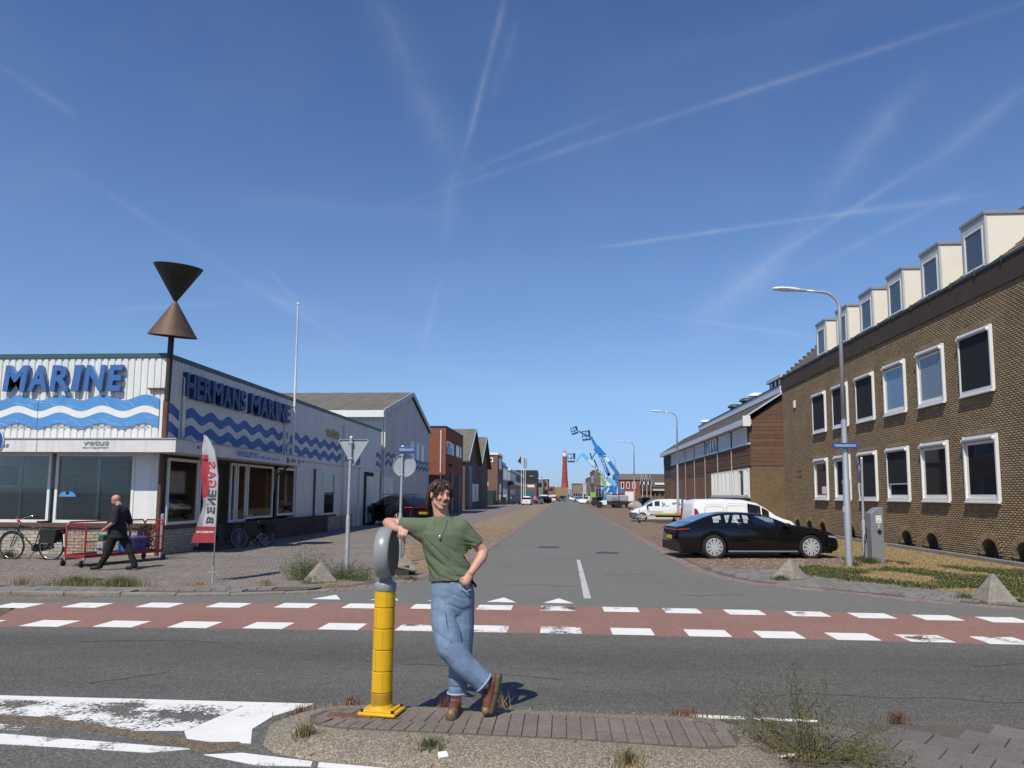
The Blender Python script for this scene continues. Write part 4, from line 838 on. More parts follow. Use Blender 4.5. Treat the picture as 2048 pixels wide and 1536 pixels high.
for i, (x0, x1, y, z, c, lab) in enumerate(((-11.5, -8.0, 285, 8.0, (.20, .20, .21), 'grey office block far down the left side'), (-9.8, -6.9, 318, 8.9, (.30, .21, .13), 'tan brick block far down the left side, near the lighthouse'), (-8.5, -5.6, 420, 7.0, (.23, .13, .1), 'last small red brick block on the left before the dunes'))):
    t = thing('distant_block', lab, 'building', ((x0 + x1) / 2, y, 0), group='blocks far down the left side')
    MB().box(x0 - 12, x1, y, y + 30, -.2, z).build('wall', mat('far%d' % i, c, .9, var=.2, vs=.5), t)
    for k in range(4):
        MB().box(x1 - .01, x1 + .05, y + 2 + k * 7, y + 6 + k * 7, z * .62, z * .85).build('window', G_dark, t); MB().box(x1 - .01, x1 + .05, y + 2 + k * 7, y + 6 + k * 7, z * .15, z * .42).build('window', G_dark, t)
    MB().box(x1 - 2.4, x1 - .6, y - .05, y, z * .62, z * .82).build('window', G_dark, t)
    MB().box(x0 - 12, x1 + .1, y - .1, y + 30, z, z + .25).build('roof_trim', M_wpaint, t)
for i, (x, y, z, fl) in enumerate(((-9.25, 160, 10.9, 1), (-8.95, 163, 10.6, 0), (-8.7, 166, 10.5, 0), (-9.6, 260, 11.5, 1), (-9.2, 300, 10.2, 1))):
    t = thing('flag_mast', ['white mast with a dark triangular flag on the cream office forecourt', 'middle white mast of three by the cream office', 'rightmost white mast of three by the cream office, its flag hanging straight', 'far white mast with a small flag, behind the black topped block', 'farthest white mast on the left with a blue flag'][i], 'flagpole', (x, y, 0), group='masts down the left side')
    MB().tube([(x, y, 0), (x, y, z)], .09, 6, .06).build('pole', M_wpaint, t)
    if fl:
        B = MB(); B.add([(x, y, z - .3), (x, y, z - 2.4), (x - .85 if i == 0 else x + .7, y, z - 1.7), (x, y + .02, z - .3), (x, y + .02, z - 2.4), (x - .85 if i == 0 else x + .7, y + .02, z - 1.7)], [(0, 1, 2), (3, 5, 4), (0, 3, 4, 1), (1, 4, 5, 2), (2, 5, 3, 0)]); B.build('flag', mat('navy_flag', (.02, .025, .05), .8), t)
    else: MB().tube([(x + .12, y, z - .4), (x + .16, y, z - 1.4), (x + .12, y, z - 2.8)], .1, 5).build('flag', mat('dark_green_flag', (.05, .08, .05), .8), t)
# ================================================================== RIGHT SIDE: brown brick office with dormers
XR = 14.2
M_bb = mat('brown_brick', (.285, .205, .115), .92, var=.25, vs=.7, bump=.003, bs=70, rnd=.34, col2=(.22, .155, .085), spk=.15, spks=60)
M_bm = mat('brown_mortar', (.20, .155, .095), .95, var=.2, vs=5)
M_dkb = mat('dark_band', (.075, .05, .035), .85, var=.25, vs=2, bump=.004, bs=60)
M_cop = mat('green_gutter', (.055, .085, .075), .6, var=.3, vs=5)
M_cream = mat('cream_panel', (.80, .74, .62), .6, var=.05, vs=2)
M_rtile = mat('grey_roof_tile', (.16, .13, .11), .9, var=.3, vs=3, bump=.02, bs=8, rnd=.3)
M_scr = mat('black_screen', (.010, .011, .016), .85, var=.1, vs=4)
M_awn = mat('awning_box', (.50, .51, .53), .4, var=.06, vs=5)
office = thing('brown_brick_office', 'long brown brick office with white framed windows, arched cellar openings and a row of dormers', 'office building', (XR + 5, 33, 0))
WIN = []
for i in range(8):
    y0 = 24.93 + 3.105 * i
    if i >= 6: break
    WIN.append((y0, y0 + 2.0, 1.72, 3.98)); WIN.append((y0 - .02, y0 + 1.98, 5.42, 7.62))
for y0 in (19.3, 16.2): WIN.append((y0, y0 + 2.0, 1.72, 3.98)); WIN.append((y0, y0 + 1.98, 5.42, 7.62))
ARC = [45.9, 43.75, 41.6, 37.6, 35.9, 31.7, 29.6, 25.75, 23.85, 19.9, 17.9]
MB().box(XR + .012, XR + 12, 8, 48.3, .62, 9.5).build('wall', M_bm, office)
# cellar level: piers and little arches
ar = sorted(ARC); edges = [8.0] + [v for a in ar for v in (a - .56, a + .56)] + [48.3]
for i in range(0, len(edges), 2): MB().box(XR + .012, XR + .35, edges[i], edges[i + 1], -.6, .62).build('pier', M_bm, office)
for a in ar:
    pts = [(a + .5 * math.cos(t), -.06 + .53 * math.sin(t)) for t in np.linspace(0, math.pi, 15)]
    MB().prism([(a + .56, -.06), (a + .56, .62), (a - .56, .62), (a - .56, -.06)] + pts[::-1], XR + .012, XR + .35, 'yz').build('arch', M_bm, office)
    MB().box(XR + .3, XR + .34, a - .56, a + .56, -.6, .6).build('cellar_window', mat('cellar_pane', (.10, .12, .15), .25, var=.3, vs=4, spec=.6), office)
    for k in range(7):
        o_ = MB().cyl((XR + .16, a - .45 + k * .15, -.5), (XR + .16, a - .45 + k * .15, .02 + .45 * math.sqrt(max(.02, 1 - ((k - 3) * .15 / .5) ** 2))), .012, 6)
        o_.build('bar', M_black, office)
    for k in range(15):                       # header bricks stood round the arch
        t = math.pi * (k + .5) / 15; c_, s_ = math.cos(t), math.sin(t); rot = Matrix(((1, 0, 0), (0, c_, -s_), (0, s_, c_)))
        MB().obox((XR - .006, a + .63 * c_, -.06 + .66 * s_), (.03, .21, .1 if 0 < k < 14 else .07), rot).build('brick', M_bb, office)
hol = [(a - .04, b_ + .04, c_ - .04, d_ + .04) for a, b_, c_, d_ in WIN]
archc = [(a, .73, -.06) for a in ar]
wall_bricks(office, 'x', XR + .012, 15, 48.3, -.42, 8.72, .222, .0745, M_bb, gap=.011, depth=.013, holes=hol, arches=archc, keep=300, focus=(22.5, 3.0), sgn=-1)
MB().box(XR - .05, XR + .4, 8, 48.32, 8.72, 9.5).build('frieze', M_dkb, office)
MB().box(XR - .09, XR + .3, 8, 48.35, 9.5, 9.62).build('gutter', M_cop, office, bev=.03)
for k in range(26):
    MB().box(XR - .11, XR - .06, 8.5 + k * 1.55, 8.56 + k * 1.55, 9.46, 9.66).build('gutter_bracket', M_cop, office)
# roof slope with tile courses
rs = math.radians(42); n_ = 20
for k in range(n_):
    a = k * .34; B = MB(); x0, z0 = XR + .15 + a * math.cos(rs), 9.6 + a * math.sin(rs); x1, z1 = XR + .15 + (a + .38) * math.cos(rs), 9.6 + (a + .38) * math.sin(rs)
    B.add([(x0, 8, z0), (x0, 48.3, z0), (x1, 48.3, z1 - .02), (x1, 8, z1 - .02), (x0, 8, z0 + .045), (x0, 48.3, z0 + .045), (x1, 48.3, z1), (x1, 8, z1)], [(0, 3, 2, 1), (4, 5, 6, 7), (0, 1, 5, 4), (1, 2, 6, 5), (2, 3, 7, 6), (3, 0, 4, 7)]); B.build('tile_course', M_rtile, office)
# verge tiles seen edge on at the far gable
for k in range(16):
    a = k * .36; MB().box(XR + .1 + a * math.cos(rs), XR + .42 + a * math.cos(rs), 48.15, 48.45, 9.66 + a * math.sin(rs), 9.8 + a * math.sin(rs)).build('ridge_tile', M_rtile, office)
MB().prism([(XR + .1, 9.6), (XR + 7, 9.6 + 6.9 * math.tan(rs)), (XR + 12, 9.6)], 48.1, 48.28, 'xz').build('gable', M_bm, office)
def bigwin(y0, y1, z0, z1, kind):
    """white frame standing proud, awning box on top, sill; kind: screen down, part down, blue, plain"""
    W_ = thing  # noqa
    B = MB(); f = .13
    B.box(XR - .09, XR + .02, y0, y0 + f * .62, z0, z1).box(XR - .09, XR + .02, y1 - f * .62, y1, z0, z1).box(XR - .085, XR + .02, y0 + f * .62, y1 - f * .62, z0, z0 + .12)
    fr = B.build('window', M_wpaint, office, bev=.006)
    MB().box(XR - .07, XR + .02, y0 + .08, y1 - .08, z1 - .06, z1 - .002).build('head', M_wpaint, fr)
    MB().box(XR - .13, XR - .02, y0 - .01, y1 + .01, z0 - .055, z0).build('sill', M_wpaint, fr, bev=.005)
    MB().cyl((XR - .1, y0 + .05, z1 - .13), (XR - .1, y1 - .05, z1 - .13), .068, 12).build('awning_box', M_awn, fr, smooth=40)
    MB().ball((XR - .1, y1 - .06, z1 - .15), (.08, .035, .08)).ball((XR - .1, y0 + .06, z1 - .15), (.08, .035, .08)).build('awning_bracket', M_wpaint, fr, smooth=True)
    B = MB(); B.box(XR - .02, XR + .02, y0 + .1, y0 + .2, z0 + .12, z1 - .2).box(XR - .02, XR + .02, y1 - .2, y1 - .1, z0 + .12, z1 - .2).box(XR - .018, XR + .02, y0 + .2, y1 - .2, z0 + .12, z0 + .24).box(XR - .018, XR + .02, y0 + .2, y1 - .2, z1 - .3, z1 - .2); B.build('sash', M_wpaint, fr)
    g_ = {'blue': mat('blue_blind', (.16, .25, .36), .25, var=.1, vs=2, spec=.8), 'lat': mat('pale_blind', (.22, .30, .38), .35, var=.1, vs=2, spec=.8)}.get(kind, G_dark)
    MB().box(XR - .012, XR + .0, y0 + .18, y1 - .18, z0 + .22, z1 - .28).build('pane', g_, fr)
    if kind == 'lat':
        for k in range(20): MB().box(XR - .018, XR - .013, y0 + .2, y1 - .2, z0 + .3 + k * .08, z0 + .315 + k * .08).build('slat', M_shut, fr)
    if kind in ('screen', 'part'):
        zz = z0 + .16 if kind == 'screen' else z0 + .72
        MB().box(XR - .062, XR - .056, y0 + .09, y1 - .09, zz, z1 - .2).build('screen', M_scr, fr)
        MB().box(XR - .075, XR - .045, y0 + .085, y1 - .085, zz - .05, zz).build('screen_bar', M_awn, fr)
    if kind == 'room':
        MB().box(XR - .014, XR - .0125, y0 + .3, y0 + 1.0, z0 + .3, z0 + .7).build('frame_picture', M_wpaint, fr)
for i, w in enumerate(WIN):
    up = i % 2; k = i // 2
    kind = (['screen', 'lat', 'blue', 'screen', 'screen', 'screen'] if up else ['plain', 'plain', 'part', 'screen', 'room', 'room'])[k] if k < 6 else 'plain'
    bigwin(*w, kind)
    lint = MB()
for i, w in enumerate(WIN):                    # upright soldier course over each window head
    for k in range(26):
        y = w[0] - .02 + k * .079
        if y + .07 > w[1] + .03: break
        if w[0] > 24: MB().box(XR - .004, XR + .012, y, y + .068, w[3] + .045, w[3] + .2).build('brick', M_bb, office)
# dormers
for k in range(7):
    yb = 24.9 + 3.02 * k if k < 6 else 18.9
    y0, y1 = yb, yb + 1.45
    B = MB(); B.prism([(XR + .02, 9.66), (XR + 2.6, 11.38), (XR + .02, 11.38)], y0, y1, 'xz'); d = B.build('dormer', M_cream, office)
    MB().box(XR - .08, XR + 2.7, y0 - .05, y1 + .05, 11.38, 11.50).build('dormer_roof', mat('zinc_edge', (.30, .31, .33), .5, metal=.2), d, bev=.01)
    B = MB(); B.box(XR - .04, XR + .04, y0 - .015, y0 + .14, 9.62, 11.38).box(XR - .04, XR + .04, y1 - .14, y1 + .015, 9.62, 11.38).box(XR - .035, XR + .04, y0 + .14, y1 - .14, 11.06, 11.38); B.build('dormer_front', mat('light_grey_board', (.52, .52, .50), .5), d, bev=.005)
    B = MB(); B.box(XR - .055, XR - .0, y0 + .14, y0 + .21, 9.66, 11.06).box(XR - .055, XR - .0, y1 - .21, y1 - .14, 9.66, 11.06).box(XR - .05, XR - .0, y0 + .21, y1 - .21, 10.99, 11.06).box(XR - .05, XR, y0 + .21, y1 - .21, 9.66, 9.73); B.build('frame', M_wpaint, d)
    MB().box(XR - .02, XR + .01, y0 + .2, y1 - .2, 9.72, 11.0).build('pane', mat('dormer_glass', (.07, .10, .12), .12, var=.2, vs=1.5, spec=.8), d)
for z in (3.35, 3.0):
    for y in (44.9, 45.3): MB().box(XR - .02, XR + .01, y, y + .16, z, z + .12).build('air_brick', M_tar, office)
MB().box(XR - .08, XR, 45.6, 45.85, 7.3, 7.75).build('wall_box', M_wpaint, office)
MB().box(XR + .0, XR + 12, 48.28, 48.3, -.5, 9.5).build('end_wall', M_bm, office)
wall_bricks(office, 'y', 48.3, XR, XR + .8, -.2, 8.7, .222, .0745, M_bb, gap=.011, depth=.01, sgn=1)
# ================================================================== second block: timber cladding
X2 = 14.2; Y2, Y3 = 57.0, 105.0
M_wood = mat('brown_boards', (.105, .052, .030), .8, var=.45, vs=2.5, stretch=(1, .35, 3), bump=.004, bs=30, col2=(.16, .085, .05), rnd=.35)
M_brk2 = brickmat('brown_brick_far', (.235, .155, .075), (.17, .115, .065), (.6, .55, .5))
tb = thing('timber_clad_office', 'brown timber clad office with white window bands, tiled roof and roof vents', 'office building', (18, 80, 0))
MB().box(X2, 34, Y2, Y3, -.2, 4.14).build('wall', M_brk2, tb); MB().prism([(X2, 4.14), (X2, 7.6), (17.0, 9.75), (34, 9.75), (34, 4.14)], Y2, Y3, 'xz').build('wall', M_dkb, tb)
for k in range(19):                                     # boards of the gable end
    z0 = 4.2 + k * .3; xl = X2 - .02 if z0 < 7.55 else X2 + (z0 - 7.7) / .65 + .15
    MB().prism([(xl, z0), (19, z0), (19, z0 + .285), (xl + (0 if z0 < 7.4 else .4), z0 + .285)], Y2 - .03 - .012 * (k % 2), Y2, 'xz').build('board', M_wood, tb)
UPW = [(57.6, 62.3), (63.2, 67.9), (68.8, 74.0), (74.8, 80.0), (80.8, 85.8), (86.6, 91.7), (92.4, 97.6)]
for i, (a, b_) in enumerate(UPW):
    for k in range(6):
        if i < 3: MB().box(X2 - .03 - .012 * (k % 2), X2, a - .8, b_ + .1, 4.2 + k * .28, 4.46 + k * .28).build('board', M_wood, tb)
        else: MB().box(X2 - .03 - .012 * (k % 2), X2, a - .8, b_ + .1, 3.9 + k * .32, 4.2 + k * .32).build('board', M_wood, tb)
    window(tb, 'x', X2, a, b_, 5.9, 7.25, .13, .09, -1, M_wpaint, mat('white_blind', (.62, .65, .70), .6) if i != 2 else G_dark, mull=[a + (b_ - a) * q / 4 for q in (1, 2, 3)], inset=.02)
    MB().box(X2 - .11, X2, a - .9, b_ + .0, 5.82, 5.93).build('sill', M_wpaint, tb)
    if i >= 1: MB().cyl((X2 - .08, a - .45, 0), (X2 - .08, a - .45, 5.85), .05, 8).build('drain_pipe', mat('pipe_grey', (.38, .33, .30), .6), tb)
for j in range(9):                                   # ground floor: folded white blinds between fins
    y = 57.2 + j * 1.58
    f = window(tb, 'x', X2, y, y + 1.5, 1.85, 4.0, .12, .1, -1, M_wpaint, G_dark if j == 1 else mat('white_blind', (.62, .65, .70), .6), inset=.02)
    if j != 1:
        for q in (.5, 1.0): MB().prism([(X2 - .02, y + q - .2), (X2 - .16, y + q), (X2 - .02, y + q + .1)], 1.98, 3.9, 'xy').build('fin', M_wpaint, f)
MB().box(X2 - .14, X2, 57.1, 71.5, 1.72, 1.86).build('sill', M_awn, tb)
for j in range(22):
    y = 74.2 + j * 1.08
    MB().box(X2 - .05, X2 - .02, y, y + .95, 0, 3.85).build('door_board', M_wood, tb); MB().box(X2 - .09, X2 - .02, y + .96, y + 1.06, 0, 3.85).build('batten', mat('batten_brown', (.22, .12, .08), .8), tb)
B = MB(); B.box(X2 - .55, X2 + .1, Y2 - .35, Y3 + .3, 7.32, 7.75); B.build('eaves_board', mat('eaves_pale', (.62, .66, .72), .5, streak=.1), tb)
MB().box(X2 - .55, X2 + .02, Y2 - .4, Y2 - .3, 7.2, 8.0).build('eaves_end', M_wpaint, tb)
for k in range(8):                                     # tile courses up the slope
    t0, t1 = k / 8, (k + 1.15) / 8; x0, x1 = X2 - .5 + 3.2 * t0, X2 - .5 + 3.2 * t1; z0, z1 = 7.78 + 2.1 * t0, 7.78 + 2.1 * t1
    B = MB(); hy = 2.6 * t0; B.add([(x0, Y2 - .3, z0 + .05), (x0, Y3 + .2 - hy, z0 + .05), (x1, Y3 - hy, z1), (x1, Y2 - .3, z1), (x0, Y2 - .3, z0), (x0, Y3 + .2 - hy, z0), (x1, Y3 - hy, z1 - .04), (x1, Y2 - .3, z1 - .04)], [(0, 1, 2, 3), (4, 7, 6, 5), (0, 4, 5, 1), (0, 3, 7, 4), (1, 5, 6, 2)]); B.build('tile_course', M_rtile, tb)
B = MB(); B.beam((X2 - .5, Y2 - .33, 7.82), (X2 + 3.0, Y2 - .33, 10.1), .05, .12); B.build('verge_board', M_awn, tb)
MB().box(16.75, 20, Y2 + .5, 92, 9.9, 10.45).build('upper_fascia', mat('eaves_pale', (.62, .66, .72)), tb)
MB().box(16.7, 20, Y2 + .5, 92.1, 10.45, 10.52).build('roof_edge', M_tar, tb)
for y, c_ in ((61, 0), (66.9, 0), (70.3, 1), (75.2, 2), (90.5, 0)):
    if y == 61: continue
    MB().lathe([(.5, 10.5), (.5, 10.8), (.75, 10.85), (.7, 11.0), (.45, 11.15)], 16, (17.4, y, 0)).build('roof_vent', M_wpaint if c_ == 0 else M_cop, tb, smooth=40)
MB().box(17.0, 20, 57.8, 61.2, 10.5, 11.1).build('roof_hut', M_tar, tb); MB().box(16.8, 20.2, 57.5, 61.5, 11.1, 11.35).build('roof_hut_edge', M_awn, tb)
for k in range(3): MB().box(16.95, 17.0, 58.1 + k * 1.1, 58.5 + k * 1.1, 10.55, 11.05).build('roof_hut_window', M_wpaint, tb)
MB().box(14.15, 14.2, 98.5, 105, 6.2, 7.2).build('dark_window', M_tar, tb)  # plain dark box for the last upper window
# ================================================================== far right side
rb = thing('red_brick_workshop', 'orange red brick workshop with tall white framed windows and a white roller door', 'workshop', (13, 152, 0))
MB().box(11.0, 15.5, 150, 172, -.2, 5.0).build('wall', M_red1, rb); MB().box(10.9, 16, 149.9, 172, 4.95, 5.1).build('gutter', M_tar, rb)
MB().prism([(150, 5.1), (161, 6.6), (172, 5.1)], 10.9, 24, 'yz').build('roof', M_rtile, rb)
for x in (11.6, 12.7, 13.9): window(rb, 'y', 150, x, x + .62, 3.3, 4.6, .12, .08, -1)
MB().box(12.4, 14.2, 149.93, 150, 0, 2.7).build('roller_door', M_wpaint, rb); MB().box(11.2, 12.2, 149.93, 150, 1.5, 2.3).build('name_board', mat('maroon', (.2, .03, .03), .6), rb)
MB().box(8.7, 11.0, 151, 160, 2.2, 4.9).build('white_front', M_wpaint, rb); MB().box(9.3, 10.4, 150.9, 151, 2.6, 3.9).build('window', G_dark, rb)
zz = thing('saw_tooth_sheds', 'row of small sheds with three steep white edged gables and grey tiled roofs', 'sheds', (18, 150, 0))
MB().box(15.4, 24, 150.2, 175, -.2, 4.1).build('wall', M_brk2, zz)
for x in (15.6, 16.45, 17.25):
    MB().prism([(x - .08, 2.8), (x + .75, 2.8), (x + .1, 6.05)], 149.6, 150.6, 'xz').build('gable', M_dkb, zz)
    B = MB(); B.beam((x + .1, 149.55, 6.15), (x - .25, 149.55, 4.1), .05, .16).beam((x + .1, 149.55, 6.15), (x + .5, 149.55, 4.1), .05, .16); B.build('barge_board', M_wpaint, zz)
    MB().cyl((x + .3, 149.5, 0), (x + .3, 149.5, 4.2), .05, 6).build('drain_pipe', M_wpaint, zz)
MB().prism([(17.5, 3.6), (24, 3.6), (24, 6.2), (17.3, 6.2)], 150, 152, 'xz').build('roof', M_rtile, zz); MB().box(17.6, 24, 149.7, 150.1, 2.9, 3.25).build('eaves_board', M_awn, zz)
MB().box(18.4, 21, 149.8, 149.95, 4.1, 4.5).build('roof_light', M_wpaint, zz)
for x in (17.8, 18.6, 19.6, 20.3): MB().box(x, x + .5, 150.1, 150.2, 1.9, 2.5).build('window', G_dark, zz)
for i, (x0, x1, y, d_, z, c, lab) in enumerate(((8.2, 9.9, 200, 30, 8.8, (.20, .12, .10), 'narrow brown brick block behind the green lifting machine'), (8.0, 12, 240, 30, 7.4, (.19, .13, .11), 'brown brick block on the right beyond the lifts'), (6.8, 12, 262, 20, 5.6, (.55, .55, .52), 'low white shed on the right of the far street'), (3.6, 9, 300, 30, 6.4, (.27, .22, .2), 'pale mixed brick row on the right near the lighthouse'), (2.2, 9, 420, 30, 5.4, (.25, .33, .34), 'small blue grey block at the right end of the street'))):
    t = thing('distant_block', lab, 'building', ((x0 + x1) / 2, y, 0), group='blocks far down the right side')
    MB().box(x0, x1, y, y + d_, -.2, z).build('wall', mat('farR%d' % i, c, .9, var=.2, vs=.5), t); MB().box(x0 - .1, x1 + .1, y - .1, y + d_, z, z + .3).build('roof_trim', M_tar if i in (1, 3) else M_wpaint, t)
    for k in range(4):
        MB().box(x0 - .05, x0 + .01, y + 2 + k * 6, y + 5 + k * 6, z * .6, z * .85).build('window', G_dark, t)
        MB().box(x0 + .4 + k * .9, x0 + .95 + k * .9, y - .05, y, z * .15, z * .42).build('window', G_dark, t)
# lighthouse and dunes
LX, LY = 1.15, 848
lh = thing('lighthouse', 'tall tapering red lighthouse with a white lantern at the end of the street', 'lighthouse', (LX, LY, 9))
M_lh = mat('lighthouse_red', (.36, .062, .045), .6, var=.15, vs=.3, streak=.1)
MB().lathe([(4.1, 9), (4.1, 13.5), (3.9, 14), (3.7, 16), (3.3, 22), (2.95, 30), (2.6, 38), (2.45, 45)], 24, (LX, LY, 0)).build('tower', M_lh, lh, smooth=40)
MB().lathe([(2.4, 45), (3.3, 46), (3.3, 46.4), (2.4, 46.4), (2.3, 47.6)], 24, (LX, LY, 0)).build('gallery', M_galvd, lh, smooth=40)
MB().lathe([(2.1, 47.4), (2.2, 51.2)], 20, (LX, LY, 0)).build('lantern', mat('lantern_white', (.85, .85, .82), .4), lh, smooth=40)
MB().lathe([(2.35, 51.2), (1.5, 53), (.5, 54.2), (0.0, 54.6)], 20, (LX, LY, 0)).build('cap', mat('cap_pink', (.5, .16, .14), .5), lh, smooth=40); MB().cyl((LX, LY, 54.5), (LX, LY, 57.5), .1, 6).build('spike', M_tar, lh)
for k in range(4): MB().box(LX - .35, LX + .35, LY - 3.75 + k * .35, LY - 3.2 + k * .35, 20 + k * 6.5, 21.6 + k * 6.5).build('slit_window', M_tar, lh)
ft = thing('brown_fort_wall', 'low tan walled building at the foot of the red lighthouse', 'building', (-2, 800, 0))
MB().prism([(-12, -1), (9, -1), (8.4, 9.2), (4, 10.5), (-7, 11), (-11.6, 9.6)], 800, 830, 'xz').build('wall', mat('tan_wall', (.34, .22, .11), .9, var=.25, vs=.4), ft)
D = MB(); nx_, ny_ = 60, 10; vs_ = []
for j in range(ny_):
    for i in range(nx_):
        x = -900 + i * 30; y = 640 + j * 60; vs_.append((x, y, -1 + 7.5 * max(0, mnoise.noise(Vector((x * .011, y * .01, 3))) + .35) * math.sin(math.pi * j / (ny_ - 1))))
D.add(vs_, [(j * nx_ + i, j * nx_ + i + 1, (j + 1) * nx_ + i + 1, (j + 1) * nx_ + i) for j in range(ny_ - 1) for i in range(nx_ - 1)])
tag(D.build('dunes', mat('dune_sand', (.17, .17, .10), .95, var=.4, vs=.05), smooth=True), kind='structure')
# ================================================================== street lamps
M_lamp = mat('lamp_steel', (.55, .56, .57), .38, metal=.55, var=.08, vs=6)
M_head = mat('lamp_head', (.70, .70, .70), .4, var=.05, vs=8)
def make_lamp(label, x, y):
    t = thing('street_lamp', label, 'street lamp', (x, y, 0), group='street lamps along the right side')
    B = MB(); B.lathe([(.095, 0), (.092, 2.3), (.078, 2.35), (.074, 3.95)], 16); B.build('lower_pole', M_lamp, t, smooth=40, W=False)
    pts = [(0, 0, 3.95), (0, 0, 7.05)] + [(-.5 + .5 * math.cos(a), 0, 7.05 + .5 * math.sin(a)) for a in np.linspace(.2, 1.45, 7)] + [(-.62, 0, 7.56), (-.95, 0, 7.6)]
    B = MB(); B.tube(pts, [.06, .05] + [.042] * 7 + [.036, .034], 12); B.build('arm', M_lamp, t, smooth=True, W=False)
    B = MB(); B.cyl((-.9, 0, 7.6), (-1.12, 0, 7.62), .05, 10); B.build('collar', M_lamp, t, smooth=40, W=False)
    B = MB(); n = 10; vs = []
    for i, (xx, w, zt, zb) in enumerate(((-1.08, .05, 7.665, 7.57), (-1.2, .085, 7.69, 7.57), (-1.4, .115, 7.71, 7.575), (-1.6, .11, 7.715, 7.59), (-1.75, .075, 7.705, 7.615), (-1.82, .02, 7.68, 7.65))):
        for k in range(n):
            a = 2 * math.pi * k / n; vs.append((xx, w * math.cos(a), (zt + zb) / 2 + (zt - zb) / 2 * math.sin(a)))
    B.add(vs, [(i * n + k, i * n + (k + 1) % n, (i + 1) * n + (k + 1) % n, (i + 1) * n + k) for i in range(5) for k in range(n)] + [tuple(range(n)), tuple(5 * n + k for k in range(n))])
    B.build('lamp_head', M_head, t, smooth=50, W=False)
    MB().box(-.1, -.094, -.05, .05, 1.45, 1.6).build('sticker', M_wpaint, t, W=False)
    MB().box(-.099, -.09, -.05, .05, 2.2, 2.3).build('hatch', M_galvd, t, W=False)
    return t
LY0 = [20.5, 52.4, 82, 112.3, 143, 173, 204, 235, 265]
LL = ['nearest tall steel street lamp, standing in the grass and carrying a blue street name sign', 'second street lamp, rising behind the white van at the timber clad office', 'third street lamp, its base hidden by the small white van', 'fourth street lamp, in front of the boom lifts', 'fifth street lamp, its head just right of the raised green boom', 'sixth street lamp along the right kerb, beyond the boom lifts', 'seventh street lamp along the right kerb', 'eighth street lamp along the right kerb, small in the distance', 'farthest street lamp along the right kerb']
lamp0 = make_lamp(LL[0], 7.66, LY0[0])
for i in range(1, 9): dup(lamp0, (8.03 if i == 1 else 7.8 - (i > 4) * .3, LY0[i], 0), 0, LL[i], scale=(1, 1, 1.03) if i else None)
M_blue = mat('sign_enamel', (.015, .075, .30), .35, var=.05)
def nameplate(t, c, right, w, h, s):
    c, r_ = Vector(c), Vector(right).normalized(); nrm = r_.cross(Vector((0, 0, 1))); rot = Matrix((r_, -nrm, Vector((0, 0, 1)))).transposed()
    B = MB(); B.obox(c, (w, .03, h), rot); p = B.build('name_board', M_blue, t, bev=.004)
    o = c - r_ * (w * .44) + nrm * .018; o.z = c.z - h * .22
    lettering('sign_lettering', s, o, r_, (0, 0, 1), w * .88, h * .44, M_wpaint, p, .003)
ns = thing('street_name_sign', 'blue street name sign clamped round the nearest lamp post', 'street sign', (7.6, 20.3, 3.3))
nameplate(ns, (7.62, 20.36, 3.24), (1, .03, .0), .66, .15, 'MIDDENHAVENSTRAAT')
B = MB(); B.lathe([(.11, 3.2), (.11, 3.28)], 16, (7.66, 20.5, 0)); B.build('clamp', M_galv, ns)
# ================================================================== signs on poles (left)
def pole(t, x, y, z1, r0=.055, r1=.038, zj=1.35):
    B = MB(); B.lathe([(r0, 0), (r0, zj), (r1 + .004, zj + .05)], 14, (x, y, 0)); B.build('sleeve', M_galv, t, smooth=40)
    MB().cyl((x, y, zj), (x + .02, y, z1), r1, 14).build('pole', M_galv, t, smooth=40); MB().ball((x + .02, y, z1), r1 * 1.05).build('cap', M_wpaint, t, smooth=True)
gs = thing('give_way_sign', 'triangular road sign seen from its bare grey back, point down, on a steel pole', 'road sign', (-5.12, 17.2, 0))
pole(gs, -5.12, 17.2, 3.2, .05, .036, 1.3)
def sign_back(t, pts, y, rim=.03):
    c = (sum(p[0] for p in pts) / len(pts), sum(p[1] for p in pts) / len(pts))
    pl_ = MB().prism(pts, y, y + .004, 'xz').build('plate', M_galvd, t)
    B = MB(); n = len(pts); i_ = [(p[0] + (c[0] - p[0]) * .05, p[1] + (c[1] - p[1]) * .05) for p in pts]
    vs = [(a, y - .03, b_) for a, b_ in pts] + [(a, y - .03, b_) for a, b_ in i_] + [(a, y + .006, b_) for a, b_ in pts] + [(a, y + .0, b_) for a, b_ in i_]
    B.add(vs, [(i, (i + 1) % n, n + (i + 1) % n, n + i) for i in range(n)] + [(i, (i + 1) % n, 2 * n + (i + 1) % n, 2 * n + i) for i in range(n)] + [(n + i, n + (i + 1) % n, 3 * n + (i + 1) % n, 3 * n + i) for i in range(n)]); B.build('rim', M_galv, t)
tri = []
for cx_, cz_, a0 in ((-5.38, 3.13, 150), (-4.71, 3.13, 30), (-5.045, 2.575, 270)):
    for a in (a0 + 60, a0, a0 - 60) : tri.append((cx_ + .035 * math.cos(R(a)), cz_ + .035 * math.sin(R(a))))
sign_back(gs, tri, 17.25)
for z in (3.06, 2.68): MB().box(-5.17, -5.05, 17.15, 17.26, z, z + .04).build('clamp', M_galv, gs)
rs_ = thing('round_sign', 'round road sign seen from its bare grey back, above the tilted concrete pyramid', 'road sign', (-4.42, 19.7, 0))
pole(rs_, -4.42, 19.7, 3.15, .05, .036, 1.3)
sign_back(rs_, [(-4.35 + .32 * math.cos(R(a)), 2.64 + .32 * math.sin(R(a))) for a in range(0, 360, 12)], 19.75)
for z in (2.9, 2.36): MB().box(-4.46, -4.36, 19.65, 19.76, z, z + .04).build('clamp', M_galv, rs_)
